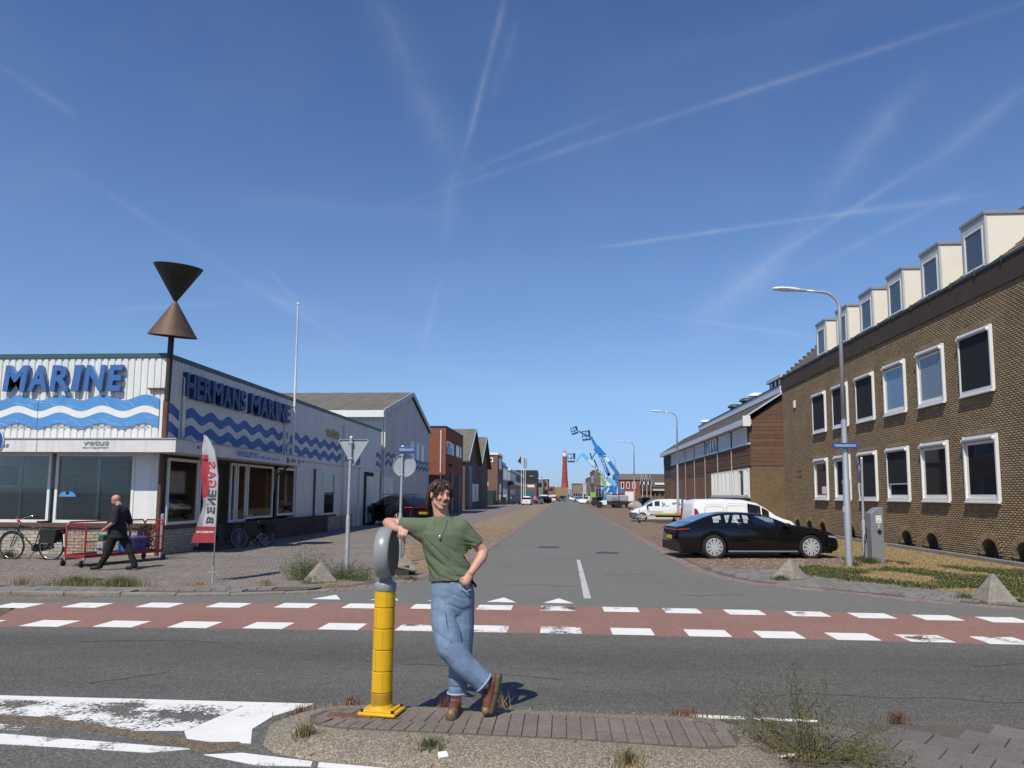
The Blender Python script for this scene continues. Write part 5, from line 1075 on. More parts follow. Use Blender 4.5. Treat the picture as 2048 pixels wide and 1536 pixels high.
n2 = thing('street_name_sign', 'blue street name sign on top of the round sign pole', 'street sign', (-4.32, 19.66, 3.0)); nameplate(n2, (-4.27, 19.64, 3.06), (1, .03, 0), .46, .16, 'MIDDENHAVENSTR.'); MB().box(-4.5, -4.04, 19.66, 19.7, 2.96, 2.99).build('bracket', M_galv, n2)
ls_ = thing('blue_round_sign', 'edge of a round blue sign cut by the left border of the picture', 'road sign', (-10.85, 13.1, 0))
pole(ls_, -10.85, 13.1, 3.1); MB().lathe([(.3, 0), (.3, .03)], 32, (-10.82, 13.0, 2.79), 'y').build('plate', M_blue, ls_, smooth=40); B = MB(); B.lathe([(.29, -.004), (.3, -.012), (.31, 0), (.31, .03)], 32, (-10.82, 13.0, 2.79), 'y', cap=False); B.build('rim', M_wpaint, ls_)
# parking sign and charging post
ps = thing('parking_sign', 'narrow blue parking sign on a steel pole beside the grey charging post', 'road sign', (8.66, 22.0, -.05))
pole(ps, 8.66, 22.0, 2.98, .05, .034, 1.15)
rt = Vector((math.cos(R(62)), math.sin(R(62)), 0)); nm = rt.cross(Vector((0, 0, 1))); rot = Matrix((rt, -nm, Vector((0, 0, 1)))).transposed()
c_ = Vector((8.56, 21.9, 2.55)); B = MB(); B.obox(c_, (.36, .02, .58), rot); p_ = B.build('plate', M_blue, ps)
lettering('sign_letter', 'P', c_ - rt * .12 + nm * .012 + Vector((0, 0, -.02)), rt, (0, 0, 1), .2, .24, M_wpaint, p_, .004, bold=.03)
B = MB(); B.obox(Vector((8.56, 21.9, 2.12)), (.36, .02, .26), rot); q_ = B.build('plate', M_wpaint, ps); lettering('sign_symbol', 'E', Vector((8.56, 21.9, 2.05)) - rt * .06 + nm * .012, rt, (0, 0, 1), .12, .14, M_blue, q_, .004)
ch = thing('charging_post', 'grey electric charging post with a sloping top and a black socket, standing in the grass', 'charging post', (8.9, 21.8, -.05))
M_cg = mat('charger_grey', (.24, .245, .25), .45, metal=.2, var=.08, vs=4)
MB().prism([(8.71, -.1), (9.06, -.1), (9.06, 1.56), (8.9, 1.56), (8.71, 1.4)], 21.6, 21.95, 'xz').build('body', M_cg, ch, bev=.015)
MB().box(8.85, 9.0, 21.592, 21.6, 1.12, 1.33).build('label_plate', M_wpaint, ch); MB().box(8.91, 8.94, 21.592, 21.6, .98, 1.1).build('light_strip', mat('pale_green', (.5, .6, .3), .4), ch)
B = MB(); B.lathe([(.055, -.03), (.06, 0), (.06, .03)], 20, (8.935, 21.6, .88), 'y'); B.build('socket', M_black, ch, smooth=40)
lettering('label_lettering', 'charge', (8.86, 21.591, 1.27), (1, 0, 0), (0, 0, 1), .13, .03, M_signd, ch, .002)
B = MB(); B.box(8.87, 8.98, 21.588, 21.592, 1.16, 1.17).box(8.87, 8.95, 21.588, 21.592, 1.2, 1.205); B.build('label_line', M_tar, ch)
MB().tube([(8.68, 21.8, .95), (8.6, 21.8, .7), (8.58, 21.78, .3), (8.5, 21.75, -.02)], .015, 6).build('cable', M_rub, ch, smooth=True)
# ================================================================== VEHICLES
G_car = glass('car_glass', (.012, .015, .018), .02, spec=1.0)
G_clear = glass('car_clear_glass', alpha=.82)
M_tyre = mat('tyre', (.018, .018, .018), .85, var=.2, vs=20)
M_rim = mat('alloy', (.62, .62, .62), .35, metal=.35, var=.05)
M_rimd = mat('dark_alloy', (.04, .04, .042), .4, metal=.4)
M_tail = mat('tail_light', (.42, .012, .012), .15, var=.05, spec=.9)
M_headl = mat('head_light', (.6, .62, .65), .1, metal=.4)
M_plate = mat('yellow_plate', (.62, .42, .02), .5, var=.05)
def paintm(n, c, r=.22, coat=.7): return mat('car_' + n, c, r, var=.04, vs=1.5, coat=coat, spec=.3)
_wheels = {}
def wheel_mesh(r, w, spokes, kind):
    key = (r, w, spokes, kind)
    if key in _wheels: return _wheels[key]
    ty = MB(); ri = r * .74
    ty.lathe([(ri, -w / 2), (r * .95, -w / 2), (r, -w * .36), (r, w * .36), (r * .95, w / 2), (ri, w / 2), (ri * .97, w * .4)], 36, ax='y', cap=False)
    t_ = bpy.data.meshes.new('tyre'); t_.from_pydata(ty.v, [], ty.f); t_.materials.append(M_tyre); t_.polygons.foreach_set('use_smooth', [True] * len(t_.polygons)); t_.set_sharp_from_angle(angle=R(40))
    rm = MB(); rm.mi = 0
    rm.lathe([(ri * 1.0, w * .47), (ri * .93, w * .5), (ri * .9, w * .42)], 36, ax='y', cap=False)
    for k in range(spokes):
        a = 2 * math.pi * k / spokes; tw = .32 if kind == 'swirl' else 0
        for da in ((-.13, .13) if kind != 'fan' else (0,)):
            p0 = (ri * .12 * math.cos(a), w * .46, ri * .12 * math.sin(a)); p1 = (ri * .93 * math.cos(a + da + tw), w * .47, ri * .93 * math.sin(a + da + tw))
            rm.beam(p0, p1, ri * (.14 if kind != 'fan' else .3), w * .08, up=(0, 1, 0))
    rm.lathe([(ri * .2, w * .4), (ri * .2, w * .52), (.0, w * .53)], 16, ax='y')
    n1 = len(rm.f); rm.mi = 1; rm.lathe([(ri * .94, w * .3), (0.0, w * .3)], 24, ax='y'); rm.m = [0] * n1 + [1] * (len(rm.f) - n1)
    r_ = bpy.data.meshes.new('rim'); r_.from_pydata(rm.v, [], rm.f); r_.materials.append(M_rim); r_.materials.append(M_rimd); r_.polygons.foreach_set('material_index', rm.m)
    _wheels[key] = (t_, r_); return _wheels[key]
def vehicle(name, label, cat, L, W, top, belt, wheels, wr, pm, wins, ws, rw, clear=.18, N_=96, rz=0, loc=(0, 0, 0), group=None, spokes=5, kind='five', gm=None, tumble=.25, bump=None, low=None, lights=True, sillm=None, parts=True, ztop=1.0, nose=.10, mid=.34):
    """body lofted along x (front = +x). top/belt: silhouette points (fraction from the rear, z); wins: side glass spans;
    ws/rw: windscreen and rear screen spans along the top"""
    t = thing(name, label, cat, loc, rz, group); gm = gm or G_car
    tx, tz = zip(*top); bx_, bz = zip(*belt); xs = np.linspace(0, 1, N_)
    H_ = max(tz); rings = []
    for s in xs:
        x = (s - .5) * L; e = abs(2 * s - 1)
        w = W / 2 * (1 - nose * max(0, (e - .55) / .45) ** 2.2 - .5 * max(0, (e - .94) / .06) ** 2 * .22)
        zt = float(np.interp(s, tx, tz)) * ztop; zb_ = min(float(np.interp(s, bx_, bz)), zt - .01)
        zlo = clear + (.10 * max(0, (e - .8) / .2) ** 1.5)
        for xw in wheels:
            d = abs(x - xw); ra = wr * 1.13
            if d < ra: zlo = max(zlo, wr + math.sqrt(ra * ra - d * d) - .0)
        gh = max(0, zt - zb_); k = min(1, gh / (H_ - float(np.interp(.5, bx_, bz))))
        wt = w * (.95 - tumble * k)
        zm = max(zlo + .02, mid); z2 = max(zm + .02, zb_ * .80)
        def up(f): return zb_ + gh * f
        rings.append([(w * .93 if zlo < .3 else w * .985, zlo), (w * .99, zm), (w, min(z2, zb_ - .01)), (w * .965, zb_), (w * .965 + (wt - w * .965) * .08, up(.07)), (w * .965 + (wt - w * .965) * .86, up(.80)), (wt, up(.88)), (wt * .82, up(.97)), (wt * .4, up(.995)), (0, zt)])
    m = len(rings[0]); bod, gls = MB(), {}
    V = []
    for i, s in enumerate(xs):
        for (y, z) in rings[i]: V.append(((s - .5) * L, y, z))
        for (y, z) in rings[i][::-1][1:]: V.append(((s - .5) * L, -y, z))
    K = 2 * m - 1; bf = []; gf = {'side_window': [], 'windscreen': [], 'rear_window': []}
    for i in range(N_ - 1):
        sc_ = (xs[i] + xs[i + 1]) / 2
        for j in range(K - 1):
            f = (i * K + j, (i + 1) * K + j, (i + 1) * K + j + 1, i * K + j + 1); jj = min(j, K - 2 - j)
            if jj == 4 and any(a < sc_ < b_ for a, b_ in wins): gf['side_window'].append(f)
            elif jj in (7, 8) and ws[0] < sc_ < ws[1]: gf['windscreen'].append(f)
            elif jj in (7, 8) and rw and rw[0] < sc_ < rw[1]: gf['rear_window'].append(f)
            else: bf.append(f)
    bf.append(tuple(range(K))); bf.append(tuple((N_ - 1) * K + k for k in range(K - 1, -1, -1)))
    def sub(nm, fs, m_):
        used = sorted({v for f in fs for v in f}); ix = {v: i for i, v in enumerate(used)}
        B = MB(); B.add([V[v] for v in used], [tuple(ix[v] for v in f) for f in fs]); return B.build(nm, m_, t, smooth=38, W=False, recalc=False)
    body = sub('body', bf, pm)
    for nm, fs in gf.items():
        if not fs: continue
        if nm == 'side_window':
            for sg in (1, -1):
                for a, b_ in wins:
                    q = [f for f in fs if (V[f[0]][1] * sg > 0) and a < (V[f[0]][0] / L + .5) < b_ + .02]
                    if q: sub(nm, q, gm)
        else: sub(nm, fs, gm)
    B = MB(); B.box(-L * .46, L * .46, -W * .36, W * .36, clear - .02, .5 * H_); B.build('underbody', M_tar, t, W=False)
    for xw in wheels:
        B = MB(); B.box(xw - wr * 1.1, xw + wr * 1.1, -W * .44, W * .44, clear, wr * 2.05); B.build('wheel_well', M_tar, t, W=False)
        for sg in (1, -1):
            a, b_ = wheel_mesh(wr, .23, spokes, kind)
            o = bpy.data.objects.new('wheel', a); COL.objects.link(o); o.parent = t; o.location = (xw, sg * (W / 2 - .125), wr); o.rotation_euler = (0, 0, 0 if sg > 0 else math.pi)
            r_ = bpy.data.objects.new('rim', b_); COL.objects.link(r_); r_.parent = o
    return t
def vpart(t, name, B, m, bev=0, smooth=False): return B.build(name, m, t, W=False, bev=bev, smooth=smooth)
P_blk = paintm('black', (.004, .004, .005), .10, .55)
# black sedan
sed = vehicle('black_sedan', 'sleek black electric saloon with silver alloy wheels parked on the brown bricks', 'car', 5.0, 1.94,
    [(0, .80), (.008, .93), (.06, 1.0), (.12, 1.12), (.18, 1.24), (.25, 1.335), (.33, 1.375), (.42, 1.375), (.51, 1.345), (.57, 1.275), (.63, 1.15), (.675, 1.04), (.73, .99), (.84, .92), (.93, .81), (.985, .70), (1, .52)],
    [(0, .70), (.02, .88), (.1, .93), (.25, .97), (.45, .98), (.6, .97), (.68, .95), (.73, .93), (.84, .87), (.93, .76), (1, .48)],
    (-1.42, 1.53), .355, P_blk, [(.215, .272), (.293, .385), (.40, .435), (.462, .585)], (.545, .685), (.10, .25), N_=120, rz=R(8), loc=(5.72, 23.35, 0), spokes=10, kind='swirl', gm=G_clear, nose=.16)
B = MB(); B.tube([(-2.40, .93, .60), (-2.05, .955, .66)], .018, 6).tube([(-2.40, -.93, .60), (-2.05, -.955, .66)], .018, 6)
B = MB(); B.box(-2.51, -2.46, -.75, .75, .84, .87); vpart(sed, 'tail_light', B, M_tail)
for sg in (1, -1):
    B = MB(); B.beam((-2.47, sg * .78, .86), (-2.16, sg * .945, .885), .02, .03); vpart(sed, 'tail_light', B, M_tail)
    B = MB(); B.prism([(2.33, .62), (2.08, .66), (2.1, .70), (2.36, .66)], sg * .86, sg * .90, 'xz'); vpart(sed, 'head_light', B, M_headl)
    B = MB(); B.box(-1.0, 1.12, sg * .925, sg * .962, .205, .25); vpart(sed, 'sill_trim', B, M_alu, bev=.01)
    B = MB(); B.ball((.77, sg * 1.04, 1.0), (.11, .12, .07)); B.beam((.80, sg * .93, .96), (.78, sg * 1.02, .985), .06, .03); vpart(sed, 'mirror', B, P_blk, smooth=True)
    for xx in (-.02, .0): pass
    for x_ in (-.95, .02, .98):
        B = MB(); B.beam((x_, sg * .973, .40), (x_ + (.05 if x_ > 0 else -.02), sg * .962, .93), .004, .006, up=(0, 1, 0)); vpart(sed, 'door_seam', B, M_tar)
    for x_ in (-.62, .38): B = MB(); B.box(x_, x_ + .2, sg * .972, sg * .978, .78, .80); vpart(sed, 'door_handle', B, P_blk)
    B = MB(); B.box(-.32, -.12, sg * .79, sg * .81, 1.0, 1.2) ; 
B = MB()
for x_, y_ in ((-.1, .4), (-.1, -.4), (-1.0, .4), (-1.0, -.4)): B.box(x_ - .12, x_ + .02, y_ - .24, y_ + .24, .5, 1.0); B.box(x_ - .06, x_ + .0, y_ - .09, y_ + .09, 1.03, 1.14)
B.build('seat', mat('seat_black', (.02, .02, .022), .7), sed, W=False, bev=.03)['kind'] = 'stuff'
B = MB(); B.box(-2.2, 1.4, -.8, .8, .5, .62); vpart(sed, 'cabin_floor', B, M_tar)
B = MB(); B.box(.95, 1.25, -.8, .8, .62, .95); vpart(sed, 'dashboard', B, M_tar)
B = MB(); B.prism([(-2.51, .24), (-2.40, .20), (-1.95, .22), (-1.95, .34), (-2.50, .50)], -.80, .80, 'xz'); vpart(sed, 'bumper', B, M_black, bev=.02)
B = MB(); B.box(-2.505, -2.49, -.26, .26, .56, .67); vpart(sed, 'number_plate', B, M_plate)
# white panel vans
P_wht = paintm('white', (.80, .80, .79), .3, .6)
vanp = dict(top=[(0, 1.0), (.005, 1.5), (.03, 1.70), (.08, 1.74), (.3, 1.76), (.5, 1.73), (.62, 1.62), (.70, 1.42), (.78, 1.16), (.85, 1.03), (.93, .95), (.98, .82), (1, .55)],
            belt=[(0, .95), (.3, 1.08), (.6, 1.08), (.72, 1.05), (.85, .95), (.95, .82), (1, .5)])
va = vehicle('white_van', 'plain white panel van with red tail lights parked behind the black saloon', 'van', 4.0, 1.8, vanp['top'], vanp['belt'], (-1.2, 1.2), .32, P_wht, [(.52, .64), (.655, .72)], (.60, .80), None, N_=90, rz=R(8), loc=(6.72, 29.0, 0), tumble=.12)
for sg in (1, -1):
    B = MB(); B.prism([(-1.99, .95), (-1.82, .95), (-1.80, 1.15), (-1.90, 1.36), (-1.98, 1.4)], sg * .80, sg * .915, 'xz'); vpart(va, 'tail_light', B, M_tail, bev=.015)
    for (a, b_, z0, z1) in ((-1.6, -.88, 1.0, 1.55), (-.78, .02, 1.0, 1.58)):
        q = MB(); q.tube([(a, sg * .905, z0), (b_, sg * .905, z0), (b_, sg * .86, z1 - .1), (b_ - .1, sg * .85, z1), (a + .1, sg * .85, z1), (a, sg * .86, z1 - .1), (a, sg * .905, z0)], .006, 4); vpart(va, 'panel_crease', q, M_shut)
vb = vehicle('white_van', 'small white delivery van with lettering on its side, behind the flat trailer', 'van', 4.1, 1.75, vanp['top'], vanp['belt'], (-1.25, 1.28), .31, P_wht, [(.50, .60), (.63, .73)], (.62, .82), None, N_=90, rz=R(180), loc=(6.95, 54.6, 0), tumble=.10, spokes=6, ztop=.93)
B = MB(); B.prism([(1.42, .22), (2.05, .25), (2.07, .62), (1.95, .66), (1.65, .62)], -.90, .90, 'xz'); vpart(vb, 'bumper', B, mat('grey_bumper', (.09, .095, .105), .6), bev=.03)
for sg in (1,):
    y = sg * .885
    B = MB(); B.box(.1, .75, y - .01, y + .012, .42, .54); vpart(vb, 'side_guard', B, M_black, bev=.02)
    B = MB(); B.box(-.2, .9, y - .01, y + .01, .70, .715); vpart(vb, 'side_strip', B, M_tar)
    B = MB(); B.beam((.12, y, .4), (.12, y - .05, 1.5), .004, .006, up=(0, 1, 0)).beam((.95, y, .6), (.8, y, .95), .004, .006, up=(0, 1, 0)); vpart(vb, 'door_seam', B, M_tar)
    B = MB(); B.ball((.93, y + .1, 1.08), (.07, .1, .11)); vpart(vb, 'mirror', B, M_black, smooth=True)
    for j, (s_, w, z) in enumerate((('K', .07, 1.42), ('FAB', .18, 1.32), ('WERK', .22, 1.22), ('EN', .1, 1.12))):
        o = lettering('van_lettering', s_, (-.12, y - .015 + .0, z), (-1, 0, 0), (0, 0, 1), w * 1.2, .07, mat('van_text', (.12, .1, .09), .6), None, .02); o.parent = vb
    o = lettering('van_lettering', 'gaming', (-.36, y - .015, 1.12), (-1, 0, 0), (0, 0, 1), .3, .07, mat('yellow_text', (.65, .42, .1), .6), None, .02); o.parent = vb
    B = MB(); B.tube([(-.85, y - .02, 1.32), (-1.05, y - .02, 1.38), (-1.3, y - .02, 1.36), (-1.45, y - .02, 1.3), (-1.3, y - .02, 1.2)], .022, 6).tube([(-.95, y - .02, 1.34), (-1.05, y - .02, 1.22)], .012, 6); B.ball((-1.28, y - .02, 1.36), (.14, .02, .05)); q = vpart(vb, 'side_drawing', B, mat('van_text', (.12, .1, .09))); q['kind'] = 'stuff'
tr = thing('flat_trailer', 'low flat trailer with a yellow edge rail, before the small white van', 'trailer', (7.4, 50.5, 0))
B = MB(); B.box(6.15, 9.0, 50.1, 51.9, .56, .62); B.build('deck', M_galv, tr); B = MB(); B.box(6.1, 9.05, 50.02, 50.1, .56, .68); B.build('edge_rail', mat('trailer_yellow', (.45, .33, .05), .6), tr)
B = MB(); B.box(6.2, 9.0, 50.15, 50.3, .42, .56); B.build('frame', M_tar, tr)
B = MB(); B.beam((6.2, 50.8, .5), (5.0, 50.9, .42), .08, .1).beam((6.2, 50.2, .5), (5.0, 50.9, .42), .06, .08); B.build('drawbar', M_galv, tr)
MB().cyl((5.15, 50.85, .12), (5.15, 50.85, .95), .03, 8).build('jockey_post', M_galv, tr); MB().cyl((5.15, 50.8, .1), (5.15, 50.9, .1), .1, 14).build('jockey_wheel', M_tyre, tr)
for x in (8.6,):
    for y in (50.0, 51.8): MB().lathe([(.2, -.08), (.3, -.08), (.31, 0), (.3, .08), (.2, .08)], 24, (x, y + .06, .31), 'y', cap=False).build('wheel', M_tyre, tr, smooth=40)
# black crossover nosed in at the shop
suv = vehicle('black_crossover', 'black crossover car parked nose in beside the shop, red tail light bar visible', 'car', 4.9, 1.93,
    [(0, .85), (.01, 1.05), (.06, 1.16), (.14, 1.42), (.22, 1.58), (.35, 1.65), (.5, 1.65), (.60, 1.56), (.70, 1.30), (.745, 1.16), (.85, 1.08), (.94, .96), (1, .6)],
    [(0, .8), (.1, 1.08), (.3, 1.12), (.6, 1.1), (.75, 1.06), (.9, .93), (1, .55)], (-1.42, 1.48), .385, P_blk, [(.16, .26), (.275, .44), (.46, .62)], (.60, .74), (.07, .20), rz=R(134), loc=(-9.9, 43.6, 0), clear=.24, nose=.16)
B = MB(); B.box(-2.45, -2.38, -.85, .85, .98, 1.02); vpart(suv, 'tail_light', B, M_tail); B = MB(); B.box(-2.5, -2.4, -.26, .26, .66, .78); vpart(suv, 'number_plate', B, M_plate)
suv.scale = (1.1, 1.1, 1.1)
for sg in (1, -1):
    B = MB(); B.tube([(-1.3, sg * .62, 1.60), (-.9, sg * .68, 1.68), (.3, sg * .68, 1.69), (.7, sg * .64, 1.62)], .02, 6); vpart(suv, 'roof_rail', B, M_black)
    B = MB(); B.ball((.9, sg * 1.06, 1.12), (.1, .13, .09)); vpart(suv, 'mirror', B, P_blk, smooth=True)
    B = MB(); B.beam((-2.42, sg * .8, 1.0), (-2.15, sg * .95, 1.03), .03, .06); vpart(suv, 'tail_light', B, M_tail)
B = MB(); B.tube([(-1.45, 0, 1.5), (-1.6, 0, 1.72)], .02, 6, .005); vpart(suv, 'antenna', B, M_black)
# distant cars -------------------------------------------------------------
def smallcar(label, m, x, y, rz, kind='hatch', s=1.0, group='cars parked down the street'):
    if kind == 'van': return vehicle('parked_van', label, 'van', 4.8, 1.95, [(0, 1.2), (.01, 1.9), (.05, 2.0), (.6, 2.0), (.72, 1.85), (.85, 1.2), (.97, 1.0), (1, .6)], [(0, 1.1), (.7, 1.15), (.9, 1.0), (1, .5)], (-1.4, 1.5), .34, m, [(.58, .72)], (.7, .86), None, N_=26, rz=rz, loc=(x, y, 0), tumble=.1, group=group, ztop=s)
    if kind == 'wagon': return vehicle('parked_wagon', label, 'car', 4.3, 1.8, [(0, .95), (.01, 1.5), (.05, 1.66), (.5, 1.68), (.62, 1.5), (.72, 1.1), (.95, .95), (1, .6)], [(0, .95), (.7, 1.0), (.9, .9), (1, .5)], (-1.3, 1.35), .33, m, [(.06, .25), (.28, .42), (.45, .60)], (.60, .74), (-.1, .012), N_=30, rz=rz, loc=(x, y, 0), group=group)
    return vehicle('parked_car', label, 'car', 4.2, 1.78, [(0, .7), (.02, 1.0), (.1, 1.3), (.2, 1.45), (.45, 1.47), (.58, 1.35), (.7, 1.0), (.95, .85), (1, .5)], [(0, .7), (.1, .95), (.7, .93), (.9, .82), (1, .45)], (-1.25, 1.3), .32, m, [(.15, .27), (.3, .43), (.45, .6)], (.56, .72), (.05, .18), N_=30, rz=rz, loc=(x, y, 0), group=group)
Pw, Pk, Pg, Ps, Pr, Pb, Plb = P_wht, P_blk, paintm('grey', (.12, .13, .15)), paintm('silver', (.45, .47, .5), .3), paintm('red', (.28, .01, .015)), paintm('blue', (.03, .08, .2)), paintm('light_blue', (.25, .42, .6))
wg = smallcar('small white estate car seen square from the rear, with a yellow plate', Pw, -6.95, 139.2, R(90), 'wagon')
B = MB(); B.box(-2.16, -2.1, -.28, .28, .58, .74); vpart(wg, 'number_plate', B, M_plate); B = MB(); B.box(-2.13, -2.08, -.74, .74, 1.02, 1.42); vpart(wg, 'rear_window', B, G_car)
for sg in (1, -1): B = MB(); B.box(-2.12, -2.05, sg * .78, sg * .86, .95, 1.25); vpart(wg, 'tail_light', B, M_tail)
smallcar('dark grey car right beside the small white estate car', Pg, -5.75, 150, R(120), 'hatch')
smallcar('black people carrier behind the person in pink', Pk, -4.9, 164, R(125), 'wagon')
smallcar('second black car of the angled left row', Pk, -4.6, 175, R(125), 'hatch')
smallcar('silver hatchback at the near end of the far left row', Ps, -3.95, 186, R(-60), 'hatch')
smallcar('long white van standing tall in the far left row', Pw, -6.6, 230, R(115), 'van')
smallcar('second white van in the far left row with a green stripe', Pw, -4.4, 262, R(115), 'van')
smallcar('white car in front of the two white vans', Pw, -4.0, 215, R(-60), 'hatch')
smallcar('dark red hatchback in the far left row', Pr, -2.9, 245, R(-70), 'hatch')
smallcar('dark blue car far down the left row', Pb, -3.5, 300, R(-80), 'hatch')
smallcar('white van at the far right end of the street', Pw, 3.7, 315, R(-100), 'van', .85)
smallcar('white car in the far right row near the lighthouse', Pw, 4.1, 280, R(-120), 'hatch')
smallcar('silver car in the far right row', Ps, 4.3, 258, R(-120), 'hatch')
smallcar('second white car in the far right row, before the silver one', Pw, 4.5, 236, R(-120), 'hatch')
smallcar('blue hatchback in the far right row', Pb, 4.6, 214, R(-120), 'hatch')
smallcar('light blue car in the far right row', Plb, 4.9, 200, R(-120), 'hatch')
smallcar('white hatchback left of the green machine', Pw, 5.2, 178, R(-125), 'hatch')
smallcar('large white car just left of the green machine', Pw, 5.3, 162, R(-125), 'wagon')
smallcar('black estate car behind the pale rubbish bag', Pk, 11.5, 108, R(100), 'wagon')
smallcar('dark grey car in the gap right of the boom lifts', Pg, 11.2, 92, R(100), 'hatch')
smallcar('dark car at the very end of the street, left of the road', Pk, -1.2, 340, R(-90), 'hatch'); smallcar('dark car at the very end of the street, by the tan wall', Pg, 1.0, 372, R(-90), 'hatch')
pk = vehicle('dark_jeep', 'dark open off road car driving towards us in the middle of the street', 'car', 3.9, 1.9, [(0, .9), (.05, 1.55), (.1, 1.75), (.5, 1.75), (.56, 1.6), (.62, 1.12), (.97, 1.05), (1, .6)], [(0, 1.0), (.6, 1.05), (.95, 1.0), (1, .55)], (-1.2, 1.3), .40, P_blk, [(.1, .3), (.34, .54)], (.53, .62), None, N_=30, rz=R(-90), loc=(-.5, 216, 0), clear=.35)
for sg in (1, -1): B = MB(); B.cyl((1.94, sg * .55, .9), (2.0, sg * .55, .9), .13, 10); vpart(pk, 'head_light', B, M_headl)
B = MB(); B.box(1.95, 2.08, -.85, .85, .5, .66); vpart(pk, 'bumper', B, M_alu)
sc2 = thing('parked_scooter', 'dark scooter parked left of the small white estate car', 'scooter', (-9.1, 140, 0))
for x in (-9.7, -8.4): MB().lathe([(.16, -.05), (.26, -.05), (.28, 0), (.26, .05), (.16, .05)], 18, (x, 140, .28), 'y').build('wheel', M_tyre, sc2)
MB().prism([(-9.7, .4), (-9.2, .3), (-8.5, .35), (-8.3, .75), (-9.0, .8), (-9.15, .5), (-9.45, .55), (-9.5, 1.0), (-9.6, 1.0)], 139.85, 140.15, 'xz').build('body', M_black, sc2, bev=.03)
# ------------------------------------------------------------------ boom lifts
M_lb, M_llb, M_grn = mat('lift_blue', (.02, .20, .55), .45, var=.08), mat('lift_light_blue', (.16, .48, .78), .45, var=.08), mat('lift_green', (.22, .50, .05), .5, var=.1)
M_bsk = mat('basket_dark', (.02, .07, .13), .5)
def bq(x, y, Y=112.0):        # metres across and up at the distance of the lifts
    return Vector(((x - 368.7) / 7.681 / 1460 * Y, Y, 1.85 + (1158.5 - y) / 7.681 / 1460 * Y))
def boom(t, a, b_, w, m, name='boom', Y=112.0, dy=0):
    p, q = bq(*a, Y), bq(*b_, Y); p.y += dy; q.y += dy; B = MB(); B.beam(p, q, w * .8, w, up=(0, 1, 0)); return B.build(name, m, t, bev=.02)
def basket(t, x0, x1, y0, y1, tilt=0, Y=112.0, dy=0):
    p, q = bq(x0, y1, Y), bq(x1, y0, Y); w, h = q.x - p.x, q.z - p.z; B = MB(); F_ = MB()
    F_.box(p.x, q.x, Y + dy - .4, Y + dy + .4, p.z, p.z + .22)
    for x in (p.x, p.x + w * .5, q.x):
        for y in (-.4, .4): B.cyl((x, Y + dy + y, p.z), (x, Y + dy + y, q.z), .035, 6)
    for z in (q.z, p.z + h * .5):
        for y in (-.4, .4): B.cyl((p.x, Y + dy + y, z), (q.x, Y + dy + y, z), .035, 6)
    F_.box(q.x - .22, q.x + .1, Y + dy - .25, Y + dy + .25, p.z + h * .45, q.z + .12)
    f = F_.build('basket', M_bsk, t); r_ = B.build('guard_rail', M_bsk, f); 
    if tilt:
        for o in (f,): 
            c = (p + q) / 2; o.matrix_parent_inverse = wm(t).inverted() @ Matrix.Translation(c) @ Matrix.Rotation(tilt, 4, 'Y') @ Matrix.Translation(-c)
    return f
def chassis(t, x0, x1, Y, m, tank):
    p = bq(x0, 1350, Y); q = bq(x1, 1350, Y); z = .0
    B = MB(); B.box(p.x + .2, q.x - .2, Y - .9, Y + .9, .45, .95); B.build('chassis', m, t, bev=.05)
    for x in (p.x + .55, q.x - .55):
        for y in (-1.0, 1.0): MB().lathe([(.28, -.18), (.46, -.18), (.5, -.1), (.5, .1), (.46, .18), (.28, .18)], 24, (x, Y + y, .5), 'y').build('wheel', M_tyre, t, smooth=40); MB().cyl((x, Y + y - .16, .5), (x, Y + y + .16, .5), .26, 14).build('hub', M_shut, t)
    return p, q
l1 = thing('boom_lift', 'light blue boom lift on a white and black wheeled base, its basket left of the lighthouse top', 'boom lift', tuple(bq(1000, 1358)), group='boom lifts on the right'); l1.location.z = 0; l1['label'] = 'light blue boom lift on a wheeled base, its basket hanging just right of the lighthouse'
chassis(l1, 850, 1250, 112, mat('chassis_black', (.02, .02, .022), .6), 0)
B = MB(); p = bq(860, 1270); B.prism([(p.x - .1, .3), (p.x + 1.6, .5), (p.x + 1.5, 1.15), (p.x + .3, 1.0)], 110.9, 111.3, 'xz'); B.build('front_cover', P_wht, l1, bev=.05)
M_gry = mat('tank_grey', (.33, .35, .37), .5, var=.1)
for a, b_ in ((1005, 1195), (1205, 1335)): p, q = bq(a, 1240), bq(b_, 1150); MB().box(p.x, q.x, 110.9, 113.0, p.z, q.z).build('engine_cover', M_gry, l1, bev=.12)
o = lettering('cover_lettering', 'Genie', tuple(bq(1085, 1218) - Vector((0, 1.12, 0))), (1, 0, 0), (0, 0, 1), .9, .35, M_lb, l1, .02, shear=.2)
boom(l1, (965, 1245), (1120, 1000), .55, M_lb, 'riser'); boom(l1, (1130, 1130), (1140, 960), .7, M_lb, 'mast')
boom(l1, (1155, 1010), (1040, 900), .75, M_llb); boom(l1, (1040, 900), (800, 690), .5, mat('lift_pale', (.55, .72, .82), .5)); boom(l1, (830, 700), (740, 620), .65, mat('lift_pale', (.55, .72, .82))); boom(l1, (770, 640), (655, 520), .6, M_llb)
boom(l1, (650, 515), (560, 640), .28, M_llb, 'jib'); basket(l1, 430, 535, 528, 655)
boom(l1, (920, 1115), (1045, 1020), .42, M_lb, 'lower_link'); boom(l1, (1240, 1110), (1240, 1050), .8, M_lb, 'counterweight')
for k in range(6):
    a = bq(830 + k * 35, 730 + k * 31) - Vector((0, .32, 0)); lettering('boom_letter', 'RIWAL!'[k], tuple(a), (.75, 0, -.66), (.66, 0, .75), .3, .28, M_lb, l1, .02)
l2 = thing('boom_lift', 'tall deep blue boom lift with white lettering on its boom, basket high in the middle', 'boom lift', (9.2, 116, 0), group='boom lifts on the right')
